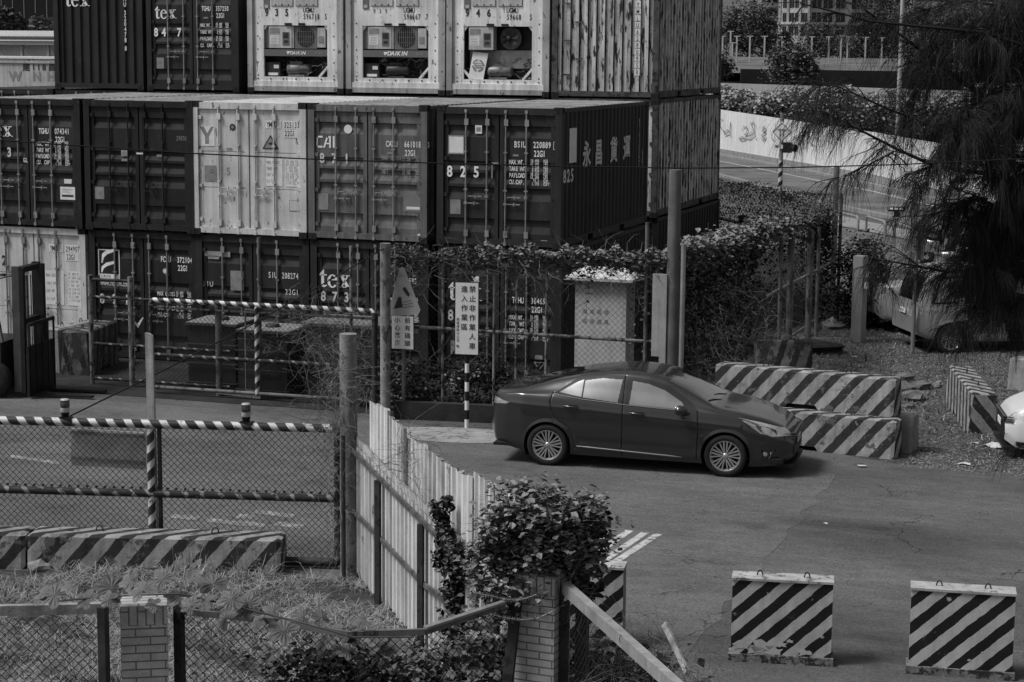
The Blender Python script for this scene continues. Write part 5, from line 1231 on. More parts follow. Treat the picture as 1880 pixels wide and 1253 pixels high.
def corr(mb, pa, pb, top, bot, off, pitch=.15, dep=.045, jag=.02, lean=0., jagb=0.):
    A, B = fx(pa, off), fx(pb, off); L = (B-A).length; n = max(2, int(L/pitch)); st = []
    for i in range(n):
        for u, d in ((0, 0), (.35, 0), (.5, 1), (.8, 1)): st.append(((i+u)/n, d*dep))
    st.append((1, 0)); prev = None; j0 = 0
    for u, d in st:
        px_ = pa+(pb-pa)*u; p = A+(B-A)*u+fnn*d; zt_, zb_ = itab(top, px_), itab(bot, px_)
        if jag and random.random() < .5: j0 = random.uniform(-jag, jag)
        cur_ = (p, zb_+random.uniform(0, jagb), zt_+j0*.6+(-.012 if d else 0))
        if prev:
            (p0, b0, t0), (p1, b1, t1) = prev, cur_; lv = fd*lean
            mb.face([p0+Z_*b0, p1+Z_*b1, p1+Z_*t1+lv, p0+Z_*t0+lv])
        prev = cur_
cf = thing('sheet_fence', F0, 'patched corrugated steel fence running from the concrete gate post towards the vine', 'fence')
lt = [(x, fz(x, y)) for x, y in ((648, 812), (740, 905), (830, 992), (900, 1062))]
lb = [(x, max(.02, fz(x, y))) for x, y in ((648, 1040), (668, 1077), (702, 1108), (740, 1152), (781, 1185), (830, 1245), (900, 1330))]
for a_, b_ in ((648, 676), (676, 741), (741, 779), (779, 838), (838, 900)):
    mb = MB(SHT2); corr(mb, a_, b_-.7, lt, lb, 0, jag=.015, jagb=.05, lean=random.uniform(-.01, .01)); mb.build('lower_sheet', cf, True)
ut = {(679, 711): (736, 752), (713, 741): (762, 785), (777, 825): (820, 857), (827, 867): (856, 878), (869, 906): (865, 890), (907, 932): (888, 902), (933, 952): (902, 912)}
for k, ((a_, b_), (ya, yb)) in enumerate(ut.items()):
    o_ = .07+.018*(k % 3); mb = MB((SHT, SHT2, SHT3)[k % 3])
    corr(mb, a_, b_, [(a_, fz(a_, ya, o_)), (b_, fz(b_, yb, o_))], [(600, .1), (1000, .1)], o_, jag=.03); mb.build('upper_sheet', cf, True)
mb = MB(SHT); o_ = .14; corr(mb, 752, 792, [(752, fz(752, 808, o_)), (792, fz(792, 822, o_))], [(600, .1), (1000, .1)], o_, lean=-.13); mb.build('upper_sheet', cf, True)
mb = MB(SHT); corr(mb, 650, 850, [(x, z+.09) for x, z in lt], [(x, z-.005) for x, z in lt], .02, pitch=.06, dep=.03, jag=.02, lean=.01); mb.build('edge_flashing', cf, True)
for tb, nm, wd in ((lt, 'top_rail', .05), ([(x, fz(x, y)) for x, y in ((646, 932), (690, 975), (780, 1070), (870, 1135), (900, 1160))], 'lower_rail', .045)):
    mb = MB(RUSTR); pts = [fx(x)-fnn*.03+Z_*(z-(.07 if tb is lt else 0)) for x, z in tb]
    for p, q in zip(pts, pts[1:]): mb.bar(p, q, .03, wd)
    mb.build(nm, cf, True)
for px_, y0 in ((703, 882), (783, 962), (845, 1010)):
    q = fx(px_)-fnn*.06; mb = MB(POLE); mb.box((q.x-.03, q.y-.03, 0), (q.x+.03, q.y+.03, ZH(px_, y0, q))); mb.build('post', cf, True)

# ---------------- foliage kinds ----------------
LF = mat('leaf_mid', .085, .6, var=.45, vs=7, fine=.2, spec=.3)
LFL = mat('leaf_pale', .19, .6, var=.4, vs=9, fine=.2, spec=.3)
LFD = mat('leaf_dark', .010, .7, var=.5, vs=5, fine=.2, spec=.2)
LFF = mat('leaf_far', .075, .8, var=.5, vs=.8, fine=.1, spec=.1)
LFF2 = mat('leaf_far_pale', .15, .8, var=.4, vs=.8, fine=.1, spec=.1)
BARK = mat('bark', .06, .9, var=.4, vs=8, bump=.4)
TWIG = mat('dry_twig', .15, .9, var=.5, vs=6)
DRY = mat('dry_grass', .26, .9, var=.7, vs=5)
GRN = mat('green_grass', .07, .9, var=.5, vs=4)
def band(P, Q, zt, n, wd, drop, zt2=None, gap=0.):
    """leaf centres along a fence top from P to Q, hanging down by drop"""
    u = rng.random(n); 
    if gap: u = u[(np.sin(u*23)+np.sin(u*57+1)) > -gap]; n = len(u)
    zt2 = zt if zt2 is None else zt2
    d = V3(*(Q-P)).normalized(); nx_, ny_ = -d.y, d.x
    h = rng.random(n)**1.6; top = zt+(zt2-zt)*u
    wv = 1+.5*np.sin(u*31)+.3*np.sin(u*77)
    off = rng.normal(size=n)*wd*(1-.3*h)
    return np.stack([P.x+(Q.x-P.x)*u+nx_*off, P.y+(Q.y-P.y)*u+ny_*off, top+.12*wv-h*drop*wv*(.7+.6*rng.random(n))], 1)
def twigs(mb, P, n, L, r=.004, spread=1., up=0.):
    for _ in range(n):
        p = P()
        d = V3(random.gauss(0, 1), random.gauss(0, 1), random.gauss(up, 1)).normalized(); pts = [p]
        for k in range(4):
            d = (d+V3(random.gauss(0, .45), random.gauss(0, .45), random.gauss(-.1, .45))).normalized(); pts.append(pts[-1]+d*L/4*random.uniform(.6, 1.3))
        mb.tube(pts, [r, r*.9, r*.7, r*.5, r*.3], 3, cap=False)
# creeper on the yard fence
cp = thing('creeper', YA+V3(1, 0, 0), 'leafy creeper matted along the top of the yard fence above the signs', 'climbing plant')
leaf_mesh('leaves', band(YA, YB, zf, 3800, .10, .42), .055, LF, cp, .5)
leaf_mesh('pale_leaves', band(YA+(YB-YA)*.3, YB, zf+.05, 1100, .12, .22), .07, LFL, cp, .9)
leaf_mesh('hanging_leaves', band(YA+(YB-YA)*.82, YB, zf-.1, 420, .08, 1.2), .055, LF, cp, .2)
mb = MB(TWIG); twigs(mb, lambda: YA+(YB-YA)*random.random()+V3(random.gauss(0, .06), -.05+random.gauss(0, .06), zf-random.random()**2*.8), 260, .8); mb.build('stems', cp, True)
cp = thing('creeper', YB+V3(0, 3, 0), 'thick leafy creeper hanging like a curtain on the fence beside the dirt ground', 'climbing plant')
leaf_mesh('leaves', np.concatenate([band(YB, YB+(YC-YB)*.45, zf+.08, 4200, .12, .48, zf), band(YB+(YC-YB)*.4, YC, zf+.05, 2800, .10, .30, zc)]), .075, LF, cp, .5)
leaf_mesh('pale_leaves', band(YB, YB+(YC-YB)*.6, zf+.22, 3200, .16, .45, zf+(zc-zf)*.6+.15), .08, LFL, cp, .9)
leaf_mesh('dark_leaves', np.concatenate([band(YB, YB+(YC-YB)*.40, zf-.3, 3600, .06, 2.5, zf), band(YB+(YC-YB)*.35, YC, zf-.4, 1500, .06, 2.2, zc-.5, .3), band(YB+(YC-YB)*.8, YC, zf-.3, 1500, .08, 2.4, zc-.4)]), .07, LFD, cp, .1)  # near-black vine leaves also stand in for the shade behind the mesh
mb = MB(TWIG); twigs(mb, lambda: YB+(YC-YB)*random.random()*.6+V3(random.gauss(.05, .1), 0, random.uniform(.1, 2.4)), 240, 1.0); mb.build('stems', cp, True)
cp = thing('creeper', YC+V3(-2, 3, 0), 'small-leaved creeper over the far mesh fence behind the stack', 'climbing plant')
leaf_mesh('leaves', band(YC, YF, 2.75, 9000, .22, .9, 2.9), .05, LF, cp, .4)
leaf_mesh('dark_leaves', band(YC, YF, 2.1, 2600, .12, 2.0, 2.3), .06, LFD, cp, .2)
# undergrowth behind the yard fence
for k, (px_, py_, rx_, h_, lb_) in enumerate(((780, 748, .75, .8, 'dark shrub behind the fence between the two signs'), (880, 750, .7, .75, 'dark shrub behind the fence beside the sedan boot'), (690, 752, .5, .5, 'low weeds at the foot of the old round post'))):
    c = G(px_, py_)+V3(0, .35, 0); t = thing('shrub', c, lb_, 'shrub')
    leaf_mesh('foliage', clumps(26, 50, (c.x, c.y, h_*.5), (rx_, .35, h_*.6), .14), .06, LFD if k < 2 else LF, t, .3)
    leaf_mesh('pale_foliage', clumps(9, 22, (c.x, c.y-.2, h_*.45), (rx_*.9, .2, h_*.55), .08), .05, LFL, t, .6)
    mb = MB(TWIG); twigs(mb, lambda: c+V3(random.gauss(0, rx_*.5), random.gauss(0, .15), random.random()*h_), 30, .7); mb.build('stems', t, True)
c = V3(3.95, 10.4, 0); t = thing('shrub', c, 'dark bushy conifer-like shrub behind the square pillar', 'shrub')
leaf_mesh('foliage', clumps(80, 80, (c.x, c.y, .9), (.62, .6, 1.15), .14), .06, LFD, t, .3); leaf_mesh('pale_foliage', clumps(26, 22, (c.x, c.y-.2, 1.5), (.5, .4, .7), .12), .055, LF, t, .7)
mb = MB(BARK); mb.tube([c, c+Z_*1.4], [.06, .03], 8); mb.build('stem', t, True)
# dead creeper by the concrete gate post
t = thing('dead_creeper', G(641, 1062), 'tangled dead creeper climbing the concrete gate post', 'climbing plant')
GP = G(641, 1062); mb = MB(TWIG)
twigs(mb, lambda: GP+V3(random.gauss(-.05, .10), random.gauss(-.12, .06), random.uniform(0, 2.6)), 150, .7, .0035, up=.3)
twigs(mb, lambda: GP+V3(random.gauss(-.25, .12), random.gauss(-.05, .1), random.uniform(1.6, 2.5)), 70, .9, .003); mb.build('stems', t, True)
t = thing('dead_creeper', bx(600), 'web of dry stems over the right half of the rear gate', 'climbing plant'); mb = MB(TWIG)
twigs(mb, lambda: bx(random.uniform(500, 690))+V3(0, -.05+random.gauss(0, .08), max(.1, random.gauss(1.15, .28))), 230, .9, .0035); twigs(mb, lambda: bx(random.uniform(590, 690))+V3(0, -.08+random.gauss(0, .08), random.uniform(.1, 1.3)), 150, .8, .0035)
mb.build('stems', t, True)

# ---------------- big vine and brick pillars ----------------
BRK = mat('pale_brick', .36, .85, var=.12, vs=3, brick=(1., .006, .1, .235, .068), bump=.2)
def pillar(P, rz, label, wd=.37, H=1.75, top=True):
    t = thing('brick_pillar', V3(P.x, P.y, 0), label, 'pillar', rz=rz); mb = MB(BRK); h = wd/2
    for a_, b_ in (((-h, -h), (h, -h)), ((h, -h), (h, h)), ((h, h), (-h, h)), ((-h, h), (-h, -h))):
        q = [V3(a_[0], a_[1], 0), V3(b_[0], b_[1], 0), V3(b_[0], b_[1], H-.16), V3(a_[0], a_[1], H-.16)]
        mb.face(q, [(0, 0), (wd, 0), (wd, H-.16), (0, H-.16)])
        q = [V3(a_[0], a_[1], H-.16), V3(b_[0], b_[1], H-.16), V3(b_[0], b_[1], H), V3(a_[0], a_[1], H)]
        mb.face(q, [(0, 0), (0, wd), (.16, wd), (.16, 0)])
    mb.face([V3(-h, -h, H), V3(h, -h, H), V3(h, h, H), V3(-h, h, H)], [(0, 0), (.3, 0), (.3, .3), (0, .3)]); mb.build('shaft', t)
    return t
p1 = G(264, 1102, 1.75); p1.z = 0; p2 = G(1000, 1052, 1.75); p2.z = 0
ndir = (p2-p1).normalized(); na = math.atan2(ndir.y, ndir.x); nnn = V3(-ndir.y, ndir.x, 0)
toc = math.atan2(CAM.y-p1.y, CAM.x-p1.x)
pillar(p1, toc+PI/2-.02, 'pale brick pillar at the lower left under the big lobed leaves')
pillar(p2+nnn*.05, toc+PI/2-.42-.35+.17, 'pale brick pillar under the mass of ivy')
nf = thing('mesh_fence', p1, 'near wire mesh fence between two brick pillars, sagging top rail', 'fence')
for dx in (-.33, .26+.02):
    q = p1+ndir*dx*1.0-nnn*.02; mb = MB(POLE); mb.box((q.x-.035, q.y-.035, 0), (q.x+.035, q.y+.035, 1.72)); mb.build('post', nf, True)
mb = MB(WOOD); q0 = G(-60, 1122, 1.66); q1 = G(205, 1116, 1.66); mb.bar(q0, q1, .06, .085); mb.build('timber_rail', nf, True)
mb = MB(POLE2); pts = [G(330, 1122, 1.64), G(500, 1140, 1.60), G(640, 1165, 1.55), G(780, 1160, 1.56), G(925, 1112, 1.66)]
for a_, b_ in zip(pts, pts[1:]): mb.bar(a_, b_, .03, .05)
mb.use(GALV)
mb.bar(pts[3]+Z_*.03, pts[4]+Z_*.03, .055, .02); mb.build('top_rail', nf, True)
mb = MB(WIRE)
for a_, b_ in zip([G(-80, 1125, 1.62)]+pts, [p1-ndir*.3]+pts[1:]):
    if (b_-a_).length > .1: pass
chain(mb, q0-nnn*.03, p1-ndir*.33-nnn*.03, 0, 1.62, .075, .0026)
for a_, b_ in zip(pts, pts[1:]): chain(mb, a_, b_, 0.0, a_.z-.02, .075, .0026, 0., b_.z-.02)
mb.build('wire_mesh', nf, True)
q = p2-ndir*.28-nnn*.05; mb = MB(POLE); mb.bar(V3(q.x-.12, q.y-.05, 0), V3(q.x+.03, q.y, 1.7), .09, .05, V3(0, 1, 0)); tag(mb.build('steel_post'), 'dark leaning steel angle just left of the ivy-covered brick pillar', 'post')
q = G(1071, 1010, 1.9); q.z = 0; mb = MB(mat('dark_timber', .04, .9, var=.4, vs=5)); mb.box((q.x-.05, q.y-.05, 0), (q.x+.05, q.y+.05, 1.95)); tag(mb.build('timber_post'), 'dark timber post under the right side of the ivy', 'post')
# right rail
r0, r1 = G(1038, 1068, 1.70), G(1256, 1262, 1.70); r2 = r0+(r1-r0)*1.35
rf_ = thing('mesh_fence', V3(r0.x, r0.y, 0), 'short mesh fence with bare metal box rail coming toward the viewer', 'fence')
mb = MB(mat('bare_metal_rail', .30, .6, .2, var=.25, vs=4, streak=.2, rust=(.62, .1, 6, 1))); mb.bar(r0-Z_*.05, r2-Z_*.05, .075, .10); mb.build('box_rail', rf_, True)
mb = MB(WIRE); chain(mb, r0, r2, 0, 1.6, .075, .0026); mb.build('wire_mesh', rf_, True)
mb = MB(POLE); mb.box((r0.x-.03, r0.y-.03, 0), (r0.x+.03, r0.y+.03, 1.66)); mb.build('post', rf_, True)
q = G(1232, 1180, 1.3); mb = MB(WOOD); mb.bar(G(1262, 1235, 1.2), G(1220, 1146, 1.45), .05, .03, V3(0, 1, 0)); tag(mb.build('timber_stake'), 'short pale broken stake leaning beside the bare metal rail', 'stake')
q = G(1275, 1250, 1.35); t = thing('dry_bush', V3(q.x, q.y, 0), 'tuft of dry weeds over the end of the bare metal rail', 'dry plant'); mb = MB(TWIG)
twigs(mb, lambda: q+V3(random.gauss(0, .10), random.gauss(0, .1), random.gauss(-.05, .07)), 260, .28, .0025); twigs(mb, lambda: G(random.uniform(1060, 1250), random.uniform(1150, 1260), .9), 220, .5, .0025); mb.build('stems', t, True)
# the ivy mass
ivc = PD(1000, 985, 16.9); iv = thing('ivy', V3(p2.x, p2.y, 0), 'dense mound of heart-leaved ivy swallowing the brick pillar and fence end', 'climbing plant')
cs = []
for px_, py_, rx_, rz__, n_ in ((960, 940, .30, .22, 16), (1020, 960, .34, .24, 18), (1070, 985, .20, .30, 14), (1000, 1010, .38, .26, 18), (940, 1010, .26, .26, 14), (905, 1050, .20, .20, 8), (1085, 1040, .10, .22, 5), (935, 1085, .16, .26, 8), (985, 1060, .22, .18, 8), (920, 975, .15, .20, 7)):
    c = PD(px_, py_, 16.7); cs.append(clumps(n_, 52, (c.x, c.y, c.z), (rx_, .30, rz__), .065, .75))
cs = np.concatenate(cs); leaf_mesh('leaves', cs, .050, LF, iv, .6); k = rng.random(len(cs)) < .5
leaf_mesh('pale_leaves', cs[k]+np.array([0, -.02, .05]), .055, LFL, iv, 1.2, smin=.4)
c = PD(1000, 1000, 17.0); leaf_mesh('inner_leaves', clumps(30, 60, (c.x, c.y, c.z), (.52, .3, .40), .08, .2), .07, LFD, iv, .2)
mb = MB(TWIG); twigs(mb, lambda: PD(random.uniform(900, 1100), random.uniform(900, 1120), 16.6), 90, .4, .003, up=.5); mb.build('stems', iv, True)
# ivy on the sheet fence post
q = fx(850)-fnn*.12; t = thing('ivy', V3(q.x, q.y, 0), 'column of ivy climbing the sheet fence left of the ivy mound', 'climbing plant')
cs = [clumps(6, 26, tuple(fx(px_)-fnn*.10+Z_*fz(px_, py_)), (.07, .06, .14), .04, .5) for px_, py_ in ((828, 940), (832, 985), (845, 1010), (852, 1040), (848, 1075), (850, 1110), (850, 1140), (858, 1020), (835, 1030), (845, 1170))]
cs = np.concatenate(cs); leaf_mesh('leaves', cs, .046, LF, t, .3); leaf_mesh('dark_leaves', cs+np.array([.02, .03, -.03]), .06, LFD, t, .1)
mb = MB(TWIG); twigs(mb, lambda: fx(random.uniform(735, 770))+fnn*-.05+Z_*fz(750, random.uniform(790, 870)), 60, .5, .003); mb.build('stems', t, True)
# undergrowth at the near fence
for k, (px_, py_, z_, rx_, lb_, m_) in enumerate(((650, 1230, .55, 1.0, 'low dark weeds behind the near mesh fence, lower centre', LFD), (820, 1225, .6, .8, 'leafy weeds between the sheet fence and the near mesh', LF), (900, 1160, 1.0, .35, 'broad-leaved weed just left of the ivy pillar', LF), (1130, 1230, .6, .8, 'dark weeds behind the bare metal rail', LFD))):
    c = G(px_, py_, z_); t = thing('weeds', V3(c.x, c.y, 0), lb_, 'weeds')
    leaf_mesh('foliage', clumps(34, 40, (c.x, c.y, z_*.7), (rx_, .5, z_*.5), .12, .2), .075, m_, t, .5); leaf_mesh('pale_foliage', clumps(10, 14, (c.x, c.y, z_*.8), (rx_, .4, z_*.4), .1), .085, LF if m_ is LFD else LFL, t, .8)
# lobed squash leaves over the near rail
def lobed(mb, c, s_, nrm, rot):
    nrm = nrm.normalized(); a = nrm.cross(V3(.3, 1, .2)).normalized(); b = nrm.cross(a); k = 5; ring = []
    for i in range(25):
        th = -2.75+5.5*i/24+rot; lob = .60+.40*abs(math.cos((i/24-.5)*PI*k))**.9; r = s_*lob*(1-.18*abs(i-12)/12)*random.uniform(.93, 1.05)
        ring.append(c+a*math.cos(th)*r+b*math.sin(th)*r-nrm*(.20*s_*(r/s_)**2)+nrm*random.uniform(-.02, .03)*s_)
    st = c-a*math.cos(rot+PI)*0
    for i in range(24):
        e = c+ (ring[i]+ring[i+1]-c*2)*.5*.55+nrm*s_*(.03 if i % 2 else -.02)
        mb.face([c, ring[i], e]); mb.face([c, e, ring[i+1]]); mb.face([ring[i], ring[i+1], e])
sq = thing('squash_vine', V3(p1.x, p1.y, 0), 'trailing vine with large lobed leaves lying over the near fence rail', 'climbing plant')
mL = [MB(mat('lobed_leaf', .105, .6, var=.3, vs=10, spec=.3)), MB(mat('lobed_leaf_dark', .08, .6, var=.35, vs=10, spec=.3))]
for i, (px_, py_, s_) in enumerate(((100, 1092, 32), (160, 1100, 26), (205, 1080, 34), (262, 1084, 32), (330, 1096, 30), (300, 1062, 26), (355, 1045, 28), (392, 1072, 36), (425, 1100, 28), (455, 1112, 32), (415, 1135, 28), (350, 1112, 22), (240, 1066, 24), (522, 1158, 34), (556, 1132, 22), (600, 1170, 38), (640, 1196, 22), (690, 1165, 30), (722, 1185, 26), (665, 1140, 20), (750, 1168, 20), (500, 1122, 20), (130, 1075, 20), (475, 1140, 18), (590, 1135, 20), (70, 1100, 16), (380, 1105, 22), (200, 1100, 20), (285, 1110, 20))):
    D = 15.35+random.uniform(-.25, .2)+(px_-264)*.0012; c = PD(px_, py_, D)
    lobed(mL[0 if random.random() < .62 else 1], c, s_/3540*D*1.05, V3(random.gauss(0, .35), random.gauss(-.75, .25), .8), random.uniform(-1, 1))
for m_ in mL: m_.build('leaves', sq, True)
mb = MB(GRN); mb.tube([PD(x, y, 15.4) for x, y in ((60, 1108), (200, 1095), (330, 1090), (450, 1118), (560, 1145), (650, 1170), (760, 1170))], .008, 5); mb.build('stem', sq, True)

for pa_, lb_ in ((((868, 1088), (900, 1094), (925, 1100), (945, 1102), (965, 1099), (990, 1090)), 'upper strand of barbed wire hanging under the ivy'), (((860, 1120), (900, 1128), (930, 1135), (955, 1138), (985, 1136), (1020, 1120)), 'lower strand of barbed wire crossing the brick pillar')):
    P_ = [PD(x, y, 16.05) for x, y in pa_]; mb = MB(GALV).use(GALV, True); mb.tube(P_, .0035, 5)
    for p, q in zip(P_, P_[1:]):
        for u in (.15, .5, .85): c_ = p+(q-p)*u; mb.bar(c_-Z_*.018+RT*.01, c_+Z_*.018-RT*.01, .005, .005); mb.bar(c_-Z_*.014-RT*.014, c_+Z_*.014+RT*.014, .005, .005)
    tag(mb.build('barbed_wire'), lb_, 'barbed wire')
# ---------------- grass and litter ----------------
def blades(name, region, n, L, m, lie=.6, wdt=.006):
    """region: function giving n base points; thin bent blades"""
    C = region(n); n = len(C); ang = rng.random(n)*2*PI; el = np.abs(rng.normal(size=n))*(1-lie)+.12; l = L*(.5+rng.random(n))
    d = np.stack([np.cos(ang)*np.cos(el), np.sin(ang)*np.cos(el), np.sin(el)], 1); s_ = np.stack([-np.sin(ang), np.cos(ang), np.zeros(n)], 1)*wdt
    mid = C+d*(l*.55)[:, None]; tip = C+d*l[:, None]; tip[:, 2] = np.maximum(tip[:, 2]-l*.25, .02)
    Vv = np.stack([C-s_, C+s_, mid+s_*.7, mid-s_*.7, tip], 1).reshape(-1, 3); b_ = np.arange(n)*5
    F = [tuple(q) for q in np.stack([b_, b_+1, b_+2, b_+3], 1).tolist()]+[tuple(q) for q in np.stack([b_+3, b_+2, b_+4], 1).tolist()]
    me = bpy.data.meshes.new(name); me.from_pydata(Vv.tolist(), [], F); me.materials.append(m); me.update(); o = bpy.data.objects.new(name, me); COL.objects.link(o); return o
def reg(px0, px1, py0, py1, zmax=.05, holes=0.):
    def f(n):
        x = px0+(px1-px0)*rng.random(n); y = py0+(py1-py0)*rng.random(n)
        out = []
        for a_, b_ in zip(x, y):
            p = G(a_, b_)
            if p.x-2.05 > (-13.45-p.y)*.78 or p.y > -13.62+(p.x-1)*.2: continue
            if holes and math.sin(p.x*3.1+math.sin(p.y*2.3)*2)+math.sin(p.y*4.7+p.x) < -holes: continue
            out.append((p.x, p.y, random.uniform(.0, zmax)))
        return np.array(out)
    return f
tag(blades('brown_leaf_litter', reg(-60, 900, 1052, 1330, .05, .2), 9000, .07, mat('dead_leaf', .14, .9, var=.8, vs=9), .9, .012), 'dead leaves lying in the straw at the lower left', kind='stuff')
tag(blades('dry_grass', reg(-60, 900, 1052, 1330, .10, .9), 30000, .26, DRY, .80, .0030), 'tangled dry grass and straw covering the verge at the lower left', kind='stuff')
tag(blades('green_grass', reg(-60, 900, 1055, 1330, .08, .3), 17000, .14, GRN, .5, .006), 'short dark green grass among the straw at the lower left', kind='stuff')
def tuft(px_, py_, n, L, lab):
    P = G(px_, py_); t = blades('grass_tuft', lambda k: np.array([(P.x+random.gauss(0, .14), P.y+random.gauss(0, .10), .02) for _ in range(k)]), n, L, DRY, .1, .004); tag(t, lab, 'grass tuft')
tuft(450, 1052, 200, .5, 'tall dry grass tuft against the striped barrier by the front gate')
tuft(350, 1062, 90, .4, 'smaller dry tuft at the middle of the front striped barrier')
def regw(poly, n_, zmax=.03):
    def f(n):
        P = np.array(poly); lo, hi = P.min(0), P.max(0); q = lo+(hi-lo)*rng.random((n, 2)); k = inside(q[:, 0], q[:, 1], poly); q = q[k]
        return np.concatenate([q, rng.random((len(q), 1))*zmax], 1)
    return f
dp = [(2.9, -2.3), (4.5, -2.4), (7.4, -3.6), (11, -3.4), (13, 6), (9, 14), (4, 14), (3.0, 4)]
tag(blades('weed_cover', regw(dp, 0), 26000, .10, GRN, .5, .008), 'thin weeds and straw scattered on the dirt ground at the right', kind='stuff')
tag(blades('straw_cover', regw(dp, 0), 12000, .12, DRY, .8, .006), 'dry straw scattered on the dirt ground at the right', kind='stuff')
# pebbles and rubble
PEB = mat('pebble', .20, .9, var=.6, vs=9)
def pebbles(name, P, r, lab):
    n = len(P); u = np.array([(1, 0, 0), (-1, 0, 0), (0, 1, 0), (0, -1, 0), (0, 0, 1), (0, 0, -.3)]); F = [(0, 2, 4), (2, 1, 4), (1, 3, 4), (3, 0, 4), (2, 0, 5), (1, 2, 5), (3, 1, 5), (0, 3, 5)]
    Vv = P[:, None]+u[None]*(r*(.4+1.2*rng.random((n, 6, 1))**2))*np.array([1, 1, .6]); b_ = (np.arange(n)*6)[:, None]
    me = bpy.data.meshes.new(name); me.from_pydata(Vv.reshape(-1, 3).tolist(), [], np.concatenate([b_+np.array(f)[None] for f in F]).tolist()); me.materials.append(PEB); me.update()
    o = bpy.data.objects.new(name, me); COL.objects.link(o); return tag(o, lab, kind='stuff')
pebbles('gravel', np.concatenate([regw(dp, 0)(9000), regw([(6.9, -4.6), (24, -4.8), (24, -3.4), (7, -3.3)], 0)(7000)]), .018, 'loose gravel along the edge of the dirt ground')
pebbles('far_gravel', regw([(G(x, y).x, G(x, y).y) for x, y in ((1510, 425), (1740, 470), (1740, 520), (1520, 500))], 0)(9000), .035, 'gravel on the far verge beside the parked cars')
GRIT = mat('road_grit', .05, .95, var=.7, vs=6)
pebbles('road_grit', np.concatenate([regw([(3.5, -19), (16, -19), (18, -4.8), (6, -5)], 0)(5200), regw([(4.5, -19), (14, -19), (13, -13.2), (4.5, -12.5)], 0)(3000)]), .009, 'scattered grit and crumbs on the road').data.materials[0] = GRIT
def rock(px_, py_, r, lab, m=PEB, name='rock', grp=None):
    P = G(px_, py_); bm = bmesh.new(); bmesh.ops.create_icosphere(bm, subdivisions=2, radius=r)
    for v in bm.verts: v.co *= 1+random.uniform(-.28, .28); v.co.z = v.co.z*.6+r*.3
    me = bpy.data.meshes.new(name); bm.to_mesh(me); bm.free(); me.materials.append(m); o = bpy.data.objects.new(name, me); COL.objects.link(o); o.location = P; return tag(o, lab, 'rock', grp)
RK = mat('rubble', .12, .95, var=.5, vs=7, bump=.8)
for i, (px_, py_, r) in enumerate(((1655, 725, .26), (1675, 735, .22), (1690, 715, .2), (1660, 700, .18), (1702, 728, .13), (1640, 742, .12), (1718, 712, .1), (1670, 750, .1))):
    rock(px_, py_, r, 'rubble lump in the heap behind the striped pile', RK, 'rubble', 'heap of rubble')
for px_, py_, r, lb_ in ((1666, 800, .12, 'pale stone at the right foot of the striped pile'), (1668, 812, .09, 'small stone below the pale one by the striped pile'), (1528, 603, .26, 'pale broken lump at the foot of the overgrown fence'), (1724, 705, .07, 'small pale stone left of the lone barrier'), (76, 1048, .15, 'mossy stone leaning on the front striped barrier')):
    rock(px_, py_, r, lb_, CONC)
t = rock(1475, 645, .75, 'low heap of dark garden waste beside the tilted barrier', mat('dark_heap', .02, 1, var=.6, vs=8, bump=.8), 'waste_heap'); t.scale = (1.3, .7, .35); t['category'] = 'waste heap'
PAP = mat('litter_paper', .5, .7, var=.1, vs=9)
for px_, py_, s_, lb_ in ((1583, 858, .10, 'crumpled white bag on the asphalt edge below the striped pile'), (1772, 854, .13, 'white paper scrap on the gravel below the lone barrier'), (1825, 822, .22, 'flat pale board scrap left of the white car'), (1790, 815, .08, 'small scrap beside the flat pale board'), (1568, 656, .08, 'small white scrap on the dirt above the striped pile'), (1515, 962, .05, 'tiny white scrap in the middle of the asphalt'), (1446, 610, .06, 'tiny scrap near the overgrown fence')):
    P = G(px_, py_); mb = MB(PAP); k = 5
    ring = [V3(s_*math.cos(i*2*PI/7)*random.uniform(.6, 1.2), s_*.6*math.sin(i*2*PI/7)*random.uniform(.6, 1.2), random.uniform(.005, .4)*s_) for i in range(7)]; c = V3(0, 0, s_*.35)
    for i in range(7): mb.face([ring[i], ring[(i+1) % 7], c])
    o = mb.build('litter'); o.location = P; tag(o, lb_, 'litter')
P = G(1567, 662); mb = MB(LAMPD).use(LAMPD, True); mb.lathe([(0, 0), (.03, 0), (.032, .12), (.012, .17), (.012, .22), (0, .22)], (0, 0, 0), Z_, 12); o = mb.build('bottle'); o.location = P+V3(.25, 0, 0); tag(o, 'small dark bottle standing on the dirt', 'bottle')
# dark kerb wall under the yard fence
mb = MB(mat('dark_kerb', .03, .9, var=.4, vs=4, bump=.4)); mb.bar(V3(-1.7, -3.78, .15), V3(1.2, -3.34, .15), .16, .30); tag(mb.build('kerb_wall'), 'low dark kerb wall under the yard fence', 'kerb')

